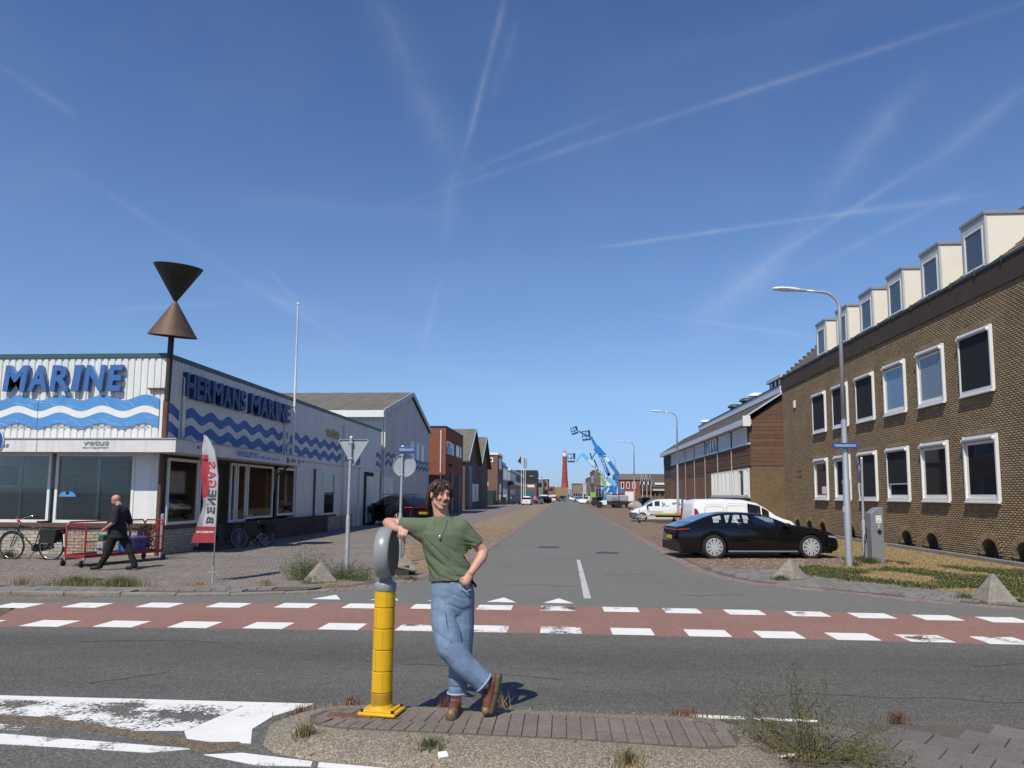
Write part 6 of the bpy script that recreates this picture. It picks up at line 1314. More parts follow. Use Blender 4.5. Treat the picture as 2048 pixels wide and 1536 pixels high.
chassis(l2, 1080, 1400, 116, mat('chassis_black', (.02, .02, .022)), 0)
boom(l2, (1140, 1180), (1130, 990), .6, M_lb, 'mast', 114, 0); boom(l2, (1130, 1010), (1040, 820), .62, mat('lift_pale', (.55, .72, .82)), 'boom', 114)
boom(l2, (1060, 860), (895, 480), .62, M_lb, 'boom', 114); boom(l2, (890, 500), (790, 265), .42, M_lb, 'boom', 114)
boom(l2, (850, 430), (930, 520), .9, M_lb, 'boom_head', 114); basket(l2, 655, 768, 178, 318, R(-6), 114)
for k, c_ in enumerate('G AM MAXX'):
    if c_ == ' ': continue
    a = bq(905 + k * 12.6, 545 + k * 27, 114) - Vector((.25, .3, 0)); lettering('boom_letter', c_, tuple(a), (.9, 0, -.4), (.4, 0, .9), .42, .36, M_wpaint, l2, .02)
l3 = thing('boom_lift', 'second deep blue boom lift behind, its folded boom ending in the highest basket', 'boom lift', (10.2, 121, 0), group='boom lifts on the right')
chassis(l3, 1150, 1480, 121, mat('chassis_black', (.02, .02, .022)), 0)
boom(l3, (1140, 1150), (1185, 820), .6, M_lb, 'mast', 120); boom(l3, (1190, 830), (1055, 640), .7, M_lb, 'boom', 120); boom(l3, (1070, 660), (975, 540), .45, P_wht, 'boom', 120)
boom(l3, (1000, 560), (870, 410), .75, M_lb, 'boom', 120); boom(l3, (880, 430), (780, 260), .45, M_lb, 'boom', 120); boom(l3, (790, 275), (700, 235), .3, M_lb, 'jib', 120); boom(l3, (705, 240), (600, 175), .25, M_bsk, 'jib', 120)
basket(l3, 485, 580, 120, 222, R(-18), 120)
l4 = thing('boom_lift', 'lime green boom lift with a dark basket, behind the light blue boom', 'boom lift', (7.2, 135, 0), group='boom lifts on the right')
chassis(l4, 780, 1000, 135, mat('chassis_black', (.02, .02, .022)), 0)
p, q = bq(770, 1240, 135), bq(855, 1130, 135); MB().box(p.x, q.x, 133.8, 136, p.z, q.z + .2).build('engine_cover', M_grn, l4, bev=.08); boom(l4, (1020, 1090), (925, 850), .5, M_grn, 'boom', 135); boom(l4, (940, 880), (830, 610), .3, M_bsk, 'boom', 135); boom(l4, (860, 490), (800, 600), .22, M_bsk, 'jib', 135); boom(l4, (800, 610), (770, 510), .3, M_bsk, 'jib', 135); boom(l4, (860, 1010), (1040, 1030), .35, M_bsk, 'link', 135)
l5 = thing('dark_container', 'black open skip between the green machine and the light blue lift', 'skip', (5.4, 122, 0)); p, q = bq(850, 1250, 122), bq(990, 1175, 122); MB().prism([(p.x - .3, .2), (q.x, .2), (q.x + .3, q.z), (p.x - .6, q.z)], 121, 123.5, 'xz').build('body', M_tar, l5, bev=.05); B = MB(); B.box(p.x - .65, q.x + .35, 120.95, 121.05, q.z - .12, q.z); B.build('rim', M_shut, l5)
bag = thing('rubble_bag', 'pale cloth rubble bag slumped on the bricks behind the small white van', 'bag', (9.3, 100, 0)); B = MB(); B.ball((9.4, 98, .45), (1.0, .8, .62), 20, 12); o = B.build('sack', mat('sack_cloth', (.42, .36, .27), .9, var=.25, vs=4, bump=.02, bs=6), bag, smooth=True)
for v in o.data.vertices: v.co += Vector((mnoise.noise(v.co * 2.2), mnoise.noise(v.co * 2.2 + Vector((5, 0, 0))), mnoise.noise(v.co * 2.5 + Vector((0, 9, 0))))) * .16
# ================================================================== PEOPLE
def cap(B, p0, p1, r0, r1, fy=1.0, n=16):
    """tapered capsule; fy flattens it front to back"""
    p0, p1 = Vector(p0), Vector(p1); d = p1 - p0; l = max(d.length, 1e-5); u = d / l; pts, rs = [], []
    for a in (80, 60, 38, 18): pts.append(p0 - u * r0 * math.sin(R(a))); rs.append(r0 * math.cos(R(a)))
    pts += [p0, (p0 + p1) / 2, p1]; rs += [r0, (r0 + r1) / 2, r1]
    for a in (18, 38, 60, 80): pts.append(p1 + u * r1 * math.sin(R(a))); rs.append(r1 * math.cos(R(a)))
    k = len(B.v); B.tube(pts, rs, n)
    if fy != 1:
        for i in range(k, len(B.v)):
            c = pts[(i - k) // n]; x, y, z = B.v[i]; B.v[i] = (x, c.y + (y - c.y) * fy, z)
    return B
def ell(B, c, r, rot=None, n=20, m=12):
    k = len(B.v); B.ball((0, 0, 0), r, n, m)
    for i in range(k, len(B.v)):
        v = Vector(B.v[i]); v = (rot @ v if rot else v) + Vector(c); B.v[i] = tuple(v)
    return B
def fuse(name, B, voxel, m, parent, smooth=4, cuts=(), disp=None, W=True):
    """union of the pieces as one continuous smooth skin; cuts = (point, normal) planes, the normal's side is removed"""
    me = bpy.data.meshes.new(name); me.from_pydata(B.v, [], B.f); o = bpy.data.objects.new(name, me); COL.objects.link(o)
    r_ = o.modifiers.new('r', 'REMESH'); r_.mode = 'VOXEL'; r_.voxel_size = voxel
    s_ = o.modifiers.new('s', 'SMOOTH'); s_.iterations = smooth; s_.factor = .5
    n = bpy.data.meshes.new_from_object(o.evaluated_get(bpy.context.evaluated_depsgraph_get())); bpy.data.objects.remove(o)
    if disp:
        co = np.zeros(len(n.vertices) * 3, np.float32); n.vertices.foreach_get('co', co); co = co.reshape(-1, 3)
        no = np.zeros(len(n.vertices) * 3, np.float32); n.vertices.foreach_get('normal', no); no = no.reshape(-1, 3)
        co = co + no * disp(co)[:, None]; n.vertices.foreach_set('co', co.astype(np.float32).ravel())
    if cuts:
        b = bmesh.new(); b.from_mesh(n)
        for p, q, rd in cuts:                          # each cut only reaches the faces within rd of its point
            c = Vector(p); fs = [f for f in b.faces if (f.calc_center_median() - c).length < rd]; es = {e for f in fs for e in f.edges}; vs_ = {v for f in fs for v in f.verts}
            bmesh.ops.bisect_plane(b, geom=list(vs_) + list(es) + fs, plane_co=p, plane_no=q, clear_outer=True)
        b.to_mesh(n); b.free()
    n.materials.clear(); n.materials.append(m); n.name = name; n.polygons.foreach_set('use_smooth', [True] * len(n.polygons)); n.update()
    return link(name, n, parent, W)
def folds(co, dirs):
    """cloth folds: ridged noise drawn out along the fold; each = (direction across the folds, spacing, depth, centre, reach)"""
    out = np.zeros(len(co))
    for d, lam, h, cen, reach in dirs:
        d = np.array(d) / np.linalg.norm(d); e = np.cross(d, (0, 1, 0)); e = e / np.linalg.norm(e); g = np.exp(-((co - np.array(cen)) ** 2).sum(1) / reach ** 2)
        u, v, y = co @ d / lam, co @ e / (lam * 4.5), co[:, 1] / (lam * 3.5)
        r_ = np.array([mnoise.noise(Vector((a * 1.0, b_, c + lam * 50))) if gg > .03 else 1 for a, b_, c, gg in zip(u, v, y, g)])
        out -= h * 1.5 * g * np.clip(1 - np.abs(r_) * 3.2, 0, 1) ** 1.3
    return out + .0016 * np.array([mnoise.noise(Vector(c) * 14.0) for c in co])
def loft(B, secs, n=28):
    """closed elliptical loft; secs = (cx, cy, z, rx, ry)"""
    k = len(B.v); B.v += [(cx + rx * math.cos(t), cy + ry * math.sin(t), z) for cx, cy, z, rx, ry in secs for t in (2 * math.pi * i / n for i in range(n))]; m = len(secs)
    f = [(k + j * n + i, k + j * n + (i + 1) % n, k + (j + 1) * n + (i + 1) % n, k + (j + 1) * n + i) for j in range(m - 1) for i in range(n)] + [tuple(range(k + n - 1, k - 1, -1)), tuple(range(k + (m - 1) * n, k + m * n))]
    B.f += f; B.m += [0] * len(f); return B
def skinm(n, c, c2):
    m = mat(n, c, .48, var=.1, vs=9, col2=c2, spec=.45, bump=.0006, bs=300); b = m.node_tree.nodes['Principled BSDF']
    b.inputs['Subsurface Weight'].default_value = .12; b.inputs['Subsurface Radius'].default_value = (.02, .008, .004); b.inputs['Subsurface Scale'].default_value = .4
    return m
M_skin = skinm('skin', (.60, .335, .235), (.52, .255, .18)); M_skin2 = skinm('skin_ruddy', (.56, .27, .195), (.47, .20, .15))
M_hair = mat('hair_brown', (.028, .017, .011), .42, var=.35, vs=25, spec=.5, col2=(.07, .042, .026))
M_green = mat('knit_green', (.115, .145, .085), .92, var=.08, vs=6, bump=.0012, bs=420, col2=(.10, .128, .075))
def denim():
    m = mat('denim', (.20, .275, .385), .9, var=.3, vs=9, col2=(.115, .17, .265), bump=.0012, bs=500, spk=.18, spks=420); return m
M_denim = denim(); M_denim2 = mat('denim_seam', (.06, .10, .19), .9); M_stitch = mat('denim_hem', (.34, .44, .58), .9, var=.2, vs=60)
M_shoe = mat('oxblood_leather', (.105, .028, .022), .38, var=.4, vs=14, col2=(.20, .075, .04), spec=.5); M_toe = mat('worn_toe', (.27, .155, .075), .5, var=.4, vs=30)
M_sole = mat('amber_sole', (.12, .09, .045), .6, var=.3, vs=20)
def head(t, C, yaw, pitch, skin, name_prefix='', bald=False, roll=0):
    """returns local->world function for the head; local axes: fwd, side (his left), up"""
    f = Vector((math.sin(yaw) * math.cos(pitch), -math.cos(yaw) * math.cos(pitch), math.sin(pitch))); u = Vector((0, 0, 1)); s = u.cross(f).normalized(); u = f.cross(s)
    s, u = s * math.cos(roll) + u * math.sin(roll), u * math.cos(roll) - s * math.sin(roll)
    rot = Matrix((f, s, u)).transposed(); C = Vector(C)
    return (lambda a, b_, c: C + rot @ Vector((a, b_, c))), rot
def headprims(B, H_, rot, big=1.0):
    ell(B, H_(-.012, 0, .028), (.094 * big, .074 * big, .088 * big), rot); ell(B, H_(.03, 0, .0), (.062, .062, .085), rot); ell(B, H_(.022, 0, -.045), (.064 * big, .062 * big, .062), rot)
    ell(B, H_(.062, 0, -.096), (.024, .026, .02), rot); cap(B, H_(.030, .046, -.058), H_(.062, .014, -.095), .022, .019); cap(B, H_(.030, -.046, -.058), H_(.062, -.014, -.095), .022, .019)
    cap(B, H_(.086, -.03, .032), H_(.086, .03, .032), .012, .012)
    cap(B, H_(.092, 0, .018), H_(.112, 0, -.020), .0075, .0115); ell(B, H_(.104, .011, -.026), (.011, .008, .008), rot); ell(B, H_(.104, -.011, -.026), (.011, .008, .008), rot)
    for sd in (1, -1): ell(B, H_(.066, .036 * sd, -.022), (.024, .021, .022), rot); ell(B, H_(-.002, .078 * sd, -.004), (.017, .008, .028), rot)
    cap(B, H_(.085, -.02, -.066), H_(.085, .02, -.066), .0085, .0085); ell(B, H_(.084, 0, -.052), (.018, .028, .014), rot)
def facebits(t, H_, rot, moust, skin, glasses=False, smile=True):
    for sd in (1, -1):
        B = MB(); ell(B, H_(.0795, .031 * sd, .012), (.010, .0125, .0040), rot, 12, 8); B.build('eye', mat('eye_white', (.45, .40, .38), .3), t, smooth=True)
        B = MB(); ell(B, H_(.0875, .033 * sd, .012), (.004, .0055, .0042), rot, 10, 6); B.build('pupil', mat('pupil', (.03, .025, .02), .2), t, smooth=True)
        B = MB(); cap(B, H_(.092, .017 * sd, .036), H_(.080, .050 * sd, .034), .0062, .004); B.build('eyebrow', moust, t, smooth=True)
        B = MB(); cap(B, H_(.088, .018 * sd, .0205), H_(.078, .046 * sd, .0175), .0045, .0035); B.build('eyelid', skin, t, smooth=True)
    if smile:
        B = MB(); pts = [H_(.099 - 2.6 * y * y, y, -.064 + 5.5 * y * y) for y in np.linspace(-.03, .03, 9)]; B.tube(pts, [.001, .004, .006, .007, .007, .007, .006, .004, .001], 8); B.build('teeth', mat('teeth', (.66, .62, .56), .4), t, smooth=True)
        B = MB(); pts = [H_(.101 - 2.6 * y * y, y, -.0745 + 5.5 * y * y) for y in np.linspace(-.03, .03, 9)]; B.tube(pts, [.002, .004, .005, .006, .006, .006, .005, .004, .002], 8); B.build('lip', mat('lip', (.42, .16, .13), .4), t, smooth=True)
        for sd in (1, -1):
            B = MB(); pts = [H_(.112 - 1.6 * y * y - .25 * y, y * sd, -.040 - .16 * y - 3.5 * y * y) for y in np.linspace(.0, .034, 6)]; B.tube(pts, [.0055, .0065, .006, .005, .004, .002], 8); B.build('moustache', moust, t, smooth=True)
    else:
        B = MB(); B.tube([H_(.094 - 2 * y * y, y, -.062) for y in np.linspace(-.024, .024, 5)], .004, 6); B.build('lip', mat('lip', (.42, .16, .13)), t, smooth=True)
    if glasses:
        B = MB()
        for sd in (1, -1):
            B.tube([H_(.104, .032 * sd + .022 * math.cos(a), .012 + .015 * math.sin(a)) for a in np.linspace(0, 2 * math.pi, 14)], .0022, 5); B.tube([H_(.104, .054 * sd, .018), H_(.07, .078 * sd, .018), H_(-.005, .082 * sd, .012)], .0022, 5)
        B.tube([H_(.106, -.01, .014), H_(.108, 0, .018), H_(.106, .01, .014)], .002, 5); B.build('glasses', M_black, t)
# ------------------------------------------------------------------ man leaning on the bollard
man = thing('person', 'man in a green knitted T-shirt and blue jeans leaning on the yellow bollard, legs crossed', 'person', (-.87, 5.9, .12))
H_, rot = head(man, (-1.008, 5.945, 1.842), R(35), R(-2), M_skin, roll=R(-4))
B = MB(); headprims(B, H_, rot)
cap(B, H_(-.015, 0, -.05), (-.985, 5.965, 1.62), .060, .066); cap(B, (-.985, 5.97, 1.655), (-1.08, 5.965, 1.60), .05, .05); cap(B, (-.985, 5.97, 1.655), (-.89, 5.965, 1.60), .05, .05)

cap(B, (-1.05, 5.96, 1.48), (-.91, 5.96, 1.49), .10, .10, .8); cap(B, (-1.0, 5.96, 1.36), (-.91, 5.96, 1.36), .10, .10, .8); cap(B, (-.95, 5.95, 1.22), (-.87, 5.95, 1.22), .105, .105, .8); cap(B, (-.96, 5.95, 1.10), (-.84, 5.95, 1.10), .10, .10, .8)
cap(B, (-.98, 5.965, 1.63), (-1.14, 5.96, 1.585), .045, .05); cap(B, (-.98, 5.965, 1.63), (-.83, 5.96, 1.585), .045, .05)
# right arm along the disc, hand hanging
cap(B, (-1.15, 5.95, 1.589), (-1.455, 6.03, 1.612), .055, .044); cap(B, (-1.458, 6.03, 1.614), (-1.42, 5.96, 1.60), .043, .046); cap(B, (-1.42, 5.965, 1.603), (-1.35, 5.85, 1.578), .046, .029)
def finger(B, pts, r0, r1):
    for i in range(len(pts) - 1): cap(B, pts[i], pts[i + 1], r0 + (r1 - r0) * i / (len(pts) - 1), r0 + (r1 - r0) * (i + 1) / (len(pts) - 1), n=10)
cap(B, (-1.35, 5.85, 1.576), (-1.305, 5.81, 1.572), .028, .03, .8)
K_ = [(-1.300, 5.79, 1.564), (-1.279, 5.781, 1.566), (-1.258, 5.776, 1.565), (-1.240, 5.777, 1.558)]
for kx in K_: cap(B, (-1.325, 5.82, 1.574), kx, .02, .0125, n=12)
finger(B, [K_[0], (-1.303, 5.772, 1.540), (-1.315, 5.785, 1.517)], .0115, .009); finger(B, [K_[1], (-1.284, 5.762, 1.532), (-1.297, 5.782, 1.503)], .0115, .009)
finger(B, [K_[2], (-1.264, 5.757, 1.530), (-1.278, 5.777, 1.496)], .011, .0088); finger(B, [K_[3], (-1.246, 5.760, 1.525), (-1.259, 5.782, 1.492)], .010, .008)
finger(B, [(-1.325, 5.84, 1.555), (-1.300, 5.845, 1.520), (-1.277, 5.83, 1.492), (-1.266, 5.815, 1.464)], .014, .0095)
# left arm, hand in the pocket
cap(B, (-.818, 5.95, 1.585), (-.655, 5.99, 1.395), .054, .042); cap(B, (-.653, 5.99, 1.393), (-.665, 5.95, 1.34), .042, .044); cap(B, (-.664, 5.955, 1.345), (-.735, 5.855, 1.235), .044, .029)
cap(B, (-.735, 5.86, 1.235), (-.775, 5.845, 1.165), .031, .038, .75)
for dx in (-.028, -.010, .008, .024): cap(B, (-.775 + dx * .6, 5.845, 1.165), (-.79 + dx, 5.90, 1.09), .014, .010, n=10)
finger(B, [(-.80, 5.835, 1.19), (-.822, 5.845, 1.165), (-.832, 5.88, 1.13)], .014, .010)
# legs inside the jeans, down to the ankles
for a, b_, c, d, e in (((-.94, 5.95, 1.02), (-.905, 5.86, .66), (-.615, 5.89, .375), .075, .045), ((-.84, 5.96, 1.02), (-.83, 5.975, .60), (-.86, 5.98, .22), .075, .045)):
    cap(B, a, b_, d, .058); cap(B, b_, c, .056, e)
body = fuse('body', B, .0052, M_skin, man, smooth=3)
facebits(body, H_, rot, M_hair, M_skin)
# shirt
S = MB()
loft(S, [(-.905, 5.945, 1.06, .17, .128), (-.905, 5.945, 1.15, .182, .130), (-.915, 5.942, 1.22, .181, .129), (-.935, 5.942, 1.30, .178, .128), (-.955, 5.945, 1.39, .183, .130), (-.968, 5.948, 1.46, .192, .132), (-.978, 5.95, 1.53, .198, .130), (-.982, 5.955, 1.585, .180, .112), (-.984, 5.96, 1.625, .150, .096), (-.985, 5.963, 1.655, .100, .080), (-.985, 5.965, 1.678, .072, .070)])
cap(S, (-1.0, 5.963, 1.61), (-1.14, 5.955, 1.585), .066, .075); cap(S, (-.97, 5.963, 1.61), (-.83, 5.955, 1.575), .066, .077)
cap(S, (-1.13, 5.955, 1.575), (-1.36, 6.01, 1.600), .086, .062); cap(S, (-1.10, 5.95, 1.52), (-1.26, 5.98, 1.575), .09, .05)
cap(S, (-.835, 5.955, 1.57), (-.685, 5.985, 1.425), .084, .066)
def sd_(co):
    o = folds(co, [((.75, .1, .65), .075, .010, (-1.06, 5.83, 1.30), .17), ((.8, 0, .6), .055, .007, (-.80, 5.84, 1.40), .10), ((.55, 0, .85), .08, .008, (-.92, 5.83, 1.22), .16), ((1, 0, .25), .05, .005, (-1.17, 5.87, 1.57), .10), ((.3, 0, 1), .05, .006, (-.74, 5.9, 1.50), .09), ((.2, 0, 1), .06, .006, (-.85, 5.85, 1.19), .12)])
    return o
shirt = fuse('t_shirt', S, .0065, M_green, man, smooth=6, disp=sd_, cuts=[((-.9, 5.95, 1.158), (.05, -.10, -1), .4), ((-1.345, 6.0, 1.6), (-1, .1, .02), .16), ((-.700, 5.97, 1.452), (.62, .05, -.78), .16)])
sm_ = shirt.modifiers.new('thick', 'SOLIDIFY'); sm_.thickness = .004; sm_.offset = -1
B = MB(); pts = [(-.988 + .071 * math.cos(a), 5.945 + .068 * math.sin(a), 1.662 + .029 * math.sin(a)) for a in np.linspace(0, 2 * math.pi, 30)]; B.tube(pts, .009, 8); B.build('collar', mat('knit_rib', (.10, .128, .075), .95, bump=.001, bs=500), shirt, smooth=True)
B = MB(); pts = [(-1.045 + .0, 5.90, 1.655), (-1.03, 5.83, 1.60), (-.998, 5.805, 1.545), (-.983, 5.803, 1.525)]; B.tube(pts, .0022, 5); pts = [(-.935, 5.88, 1.655), (-.95, 5.83, 1.60), (-.972, 5.805, 1.545), (-.983, 5.803, 1.525)]; B.tube(pts, .0022, 5); nk = B.build('necklace', mat('silver', (.7, .68, .6), .25, metal=.9), man); MB().ball((-.983, 5.80, 1.515), (.013, .005, .014), 14, 8).build('pendant', mat('silver', (.7, .68, .6)), nk, smooth=True)
# jeans
def jd_(co):
    return folds(co, [((.35, 0, 1), .10, .008, (-.92, 5.80, .70), .10), ((.8, 0, .6), .07, .006, (-.67, 5.82, .42), .10), ((-.45, 0, 1), .07, .006, (-.96, 5.84, .98), .08), ((.45, 0, 1), .07, .006, (-.84, 5.84, 1.0), .08), ((.1, 0, 1), .06, .006, (-.86, 5.93, .31), .08), ((1, 0, .25), .12, .006, (-.80, 5.88, .78), .14)])
# the two legs are cut at different cuffs, so they are made apart and share the hips
JA, JB = MB(), MB()
loft(JA, [(-.90, 5.955, .90, .14, .11), (-.893, 5.955, .97, .172, .127), (-.895, 5.952, 1.05, .180, .131), (-.90, 5.95, 1.11, .174, .126), (-.903, 5.95, 1.18, .160, .116), (-.903, 5.95, 1.22, .158, .115)])
cap(JA, (-.950, 5.945, 1.0), (-.946, 5.905, .836), .122, .112, .95); cap(JA, (-.946, 5.905, .836), (-.893, 5.845, .650), .114, .106); cap(JA, (-.893, 5.845, .655), (-.776, 5.855, .512), .106, .094); cap(JA, (-.776, 5.855, .512), (-.575, 5.90, .33), .094, .082)
cap(JA, (-.834, 5.97, 1.0), (-.824, 5.97, .793), .116, .104, .95)
cap(JB, (-.834, 5.97, 1.0), (-.824, 5.97, .793), .110, .103, .95); cap(JB, (-.824, 5.97, .793), (-.828, 5.978, .58), .104, .094); cap(JB, (-.828, 5.978, .58), (-.858, 5.988, .20), .094, .068)
jeans = fuse('jeans', JA, .0065, M_denim, man, smooth=4, disp=jd_, cuts=[((-.9, 5.95, 1.160), (.03, 0, 1), .3), ((-.622, 5.89, .372), (.76, .12, -.66), .2)])
leg2 = fuse('jeans_leg', JB, .0065, M_denim, man, smooth=4, disp=jd_, cuts=[((-.86, 5.98, .266), (.12, 0, -1), .2), ((-.86, 5.98, .95), (0, 0, 1), .3)])
for o in (jeans, leg2): q = o.modifiers.new('thick', 'SOLIDIFY'); q.thickness = .006; q.offset = -1
def ring(c, ax, r_, fy=1, n=28):
    ax = Vector(ax).normalized(); a = ax.cross(Vector((0, 1, 0))).normalized(); b_ = ax.cross(a); return [Vector(c) + a * r_ * math.cos(t) + b_ * r_ * fy * math.sin(t) for t in np.linspace(0, 2 * math.pi, n)]
B = MB(); B.tube(ring((-.630, 5.888, .380), (.76, .12, -.66), .083), .0075, 8); B.build('cuff', M_stitch, jeans, smooth=True)
B = MB(); B.tube(ring((-.856, 5.984, .272), (.0, 0, -1), .0745, .97), .007, 8); B.build('cuff', M_stitch, leg2, smooth=True)
B = MB(); B.tube([(-.905, 5.848, 1.155), (-.905, 5.836, 1.10), (-.912, 5.832, 1.03), (-.93, 5.835, .97)], .006, 6); B.build('fly_seam', mat('denim_light', (.27, .38, .54), .9), jeans)
B = MB(); B.tube([(-1.055, 5.90, 1.10), (-1.02, 5.862, 1.085), (-.985, 5.848, 1.11), (-.97, 5.848, 1.14)], .004, 6).tube([(-.83, 5.842, 1.14), (-.815, 5.835, 1.11), (-.77, 5.835, 1.088), (-.735, 5.87, 1.10)], .005, 6); B.build('pocket_seam', M_stitch, jeans)
B = MB(); B.tube([(-.86, 5.80, .60), (-.80, 5.785, .535), (-.72, 5.80, .455), (-.65, 5.815, .40)], .0028, 6).tube([(-.93, 5.80, .93), (-.90, 5.785, .80), (-.87, 5.76, .70), (-.84, 5.765, .62)], .0028, 6); B.build('side_seam', M_denim2, jeans)
B = MB(); B.tube([(-.745, 5.93, 1.165), (-.715, 5.91, 1.14), (-.70, 5.905, 1.115)], .011, 8); B.build('belt_end', M_black, man, smooth=True)
# boots
def boot(prims, soleprims, toe, nm, laces):
    B = MB(); [cap(B, *p) for p in prims]; s_ = fuse(nm, B, .005, M_shoe, man, smooth=4)
    B = MB(); [cap(B, *p) for p in soleprims]; fuse('sole', B, .005, M_sole, s_, smooth=3)
    B = MB(); [cap(B, *p) for p in toe]; fuse('toe_cap', B, .005, M_toe, s_, smooth=4)
    B = MB(); [B.tube(p, .0028, 5) for p in laces]; B.build('lace', mat('lace', (.10, .03, .025), .7), s_); return s_
boot([((-.858, 5.985, .30), (-.862, 5.99, .20), .044, .042), ((-.862, 6.0, .19), (-.864, 5.88, .178), .044, .043), ((-.864, 5.89, .185), (-.868, 5.815, .158), .042, .040)],
     [((-.862, 6.03, .134), (-.866, 5.88, .134), .043, .042, 1), ((-.866, 5.88, .134), (-.870, 5.80, .134), .045, .046, 1)], [((-.864, 5.83, .163), (-.870, 5.80, .160), .042, .040)], 'shoe',
     [[(-.89, 5.895, .215), (-.845, 5.885, .222)], [(-.892, 5.87, .205), (-.842, 5.862, .210)], [(-.885, 5.92, .235), (-.842, 5.91, .243)], [(-.87, 5.9, .23), (-.90, 5.87, .215), (-.905, 5.86, .20)]])
# flatten that sole a little below the foot is the ground; rear boot stands on its toe
b2 = boot([((-.640, 5.89, .40), (-.575, 5.905, .365), .045, .047), ((-.575, 5.91, .37), (-.588, 5.895, .26), .05, .045), ((-.588, 5.895, .265), (-.604, 5.875, .18), .043, .036)],
     [((-.516, 5.925, .42), (-.535, 5.915, .31), .030, .034, 1.4), ((-.535, 5.915, .31), (-.575, 5.89, .165), .034, .034, 1.2)], [((-.602, 5.88, .19), (-.608, 5.865, .172), .040, .034)], 'shoe',
     [[(-.630, 5.862, .29), (-.60, 5.853, .285)], [(-.635, 5.865, .31), (-.60, 5.853, .307)], [(-.64, 5.87, .33), (-.60, 5.853, .33)]])
# hair: locks from a centre parting, long at the back
hr = MB(); ell(hr, H_(-.028, 0, .046), (.090, .078, .084), rot, 26, 16)
for v_i in range(len(hr.v)):
    pass
rngh = random.Random(5)
def lock(path, r0, B):
    B.tube([H_(*p) for p in path], [r0 * .7, r0, r0, r0 * .85, r0 * .55, r0 * .1][:len(path)], 5)
for k in range(330):
    sd = 1 if k % 2 else -1; a = -.085 + .165 * rngh.random(); jit = lambda s=.008: rngh.uniform(-s, s)
    top = .128 - 5.5 * (a + .01) ** 2
    if a > .045: end = (.055 + jit(.02), sd * (.078 + jit(.008)), -.004 + jit(.02)); mid_ = (.082 + jit(), sd * (.052 + jit(.010)), .070 + jit(.01)); q = (.072 + jit(.008), sd * (.074 + jit()), .036 + jit())
    elif a > -.01: end = (.030 + jit(.012), sd * (.084 + jit()), (.035 if sd < 0 else .0) + jit(.02)); mid_ = (a + .008, sd * (.074 + jit()), .085 + jit()); q = (a + .010, sd * (.086 + jit(.004)), .060 + jit())
    elif a > -.05: end = (-.055 + jit(.015), sd * (.068 + jit(.012)), (-.12 if sd < 0 else -.07) + jit(.03)); mid_ = (a, sd * (.078 + jit()), .075 + jit()); q = (a - .022, sd * (.086 + jit(.005)), .0 + jit(.02))
    else: end = (-.085 + jit(.02), sd * (.045 + jit(.03)), -.15 + jit(.03)); mid_ = (a - .02, sd * (.055 + jit(.02)), .06 + jit()); q = (a - .03, sd * (.060 + jit(.02)), -.02 + jit(.02))
    r0 = rngh.uniform(.0045, .0085)
    s0 = (a, sd * abs(jit(.008)), top); s1 = (a + .004, sd * (.035 + jit(.006)), top - .006 + jit(.004))
    lock([s0, s1, mid_, q, tuple((q[i] + end[i]) / 2 + jit(.004) for i in range(3)), end], r0, hr)
for k in range(16):                              # stray strands over the forehead
    sd = 1 if k % 2 else -1; x = rngh.uniform(.055, .075); o_ = rngh.uniform(.002, .02)
    lock([(x, sd * .004, .115), (.094, sd * (.014 + o_), .085), (.101, sd * (.022 + o_), .055), (.097, sd * (.03 + o_), .028 + rngh.uniform(-.01, .01))], .003, hr)
hair = hr.build('hair', M_hair, man, smooth=True, recalc=False)
# ------------------------------------------------------------------ bald man walking
wk = thing('person', 'bald man in a black polo shirt and black trousers walking past the red cage trolley', 'person', (-10.75, 17.05, 0))
WY = 17.05
H2, rot2 = head(wk, (-10.815, WY, 1.672), R(-82), R(-22), M_skin2)
B = MB(); headprims(B, H2, rot2, 1.1); cap(B, H2(-.02, 0, -.06), (-10.70, WY, 1.50), .062, .07)
cap(B, (-10.70, WY - .15, 1.44), (-10.70, WY + .15, 1.44), .075, .075); cap(B, (-10.72, WY, 1.35), (-10.78, WY, 1.05), .14, .17, 1.1); cap(B, (-10.72, WY, 1.0), (-10.72, WY, .82), .15, .13, 1.1)
# near (left) arm swings forward, far arm back
cap(B, (-10.67, WY - .22, 1.42), (-10.64, WY - .27, 1.17), .055, .045); cap(B, (-10.64, WY - .27, 1.17), (-10.86, WY - .27, 1.00), .045, .03)
cap(B, (-10.86, WY - .27, 1.0), (-10.92, WY - .27, .965), .032, .034, .6)
for i, (dz, dx) in enumerate(((.02, 0), (.006, -.008), (-.008, -.006), (-.02, .004))): finger(B, [(-10.92, WY - .27, .965 + dz), (-10.955 + dx, WY - .265, .945 + dz), (-10.985 + dx, WY - .25, .922 + dz)], .011, .008)
finger(B, [(-10.88, WY - .25, .99), (-10.92, WY - .23, .97), (-10.95, WY - .22, .95)], .012, .009)
cap(B, (-10.67, WY + .22, 1.42), (-10.60, WY + .26, 1.16), .055, .045); cap(B, (-10.60, WY + .26, 1.16), (-10.56, WY + .25, .92), .045, .03); cap(B, (-10.56, WY + .25, .92), (-10.56, WY + .25, .85), .03, .034)
for dx in (-.02, 0, .02): cap(B, (-10.56 + dx, WY + .25, .85), (-10.57 + dx, WY + .25, .77), .011, .009, n=8)
cap(B, (-10.76, WY - .09, .8), (-10.87, WY - .09, .44), .07, .05); cap(B, (-10.87, WY - .09, .44), (-11.05, WY - .09, .1), .05, .04); cap(B, (-10.66, WY + .1, .8), (-10.45, WY + .1, .44), .07, .05); cap(B, (-10.45, WY + .1, .44), (-10.33, WY + .1, .12), .05, .04)
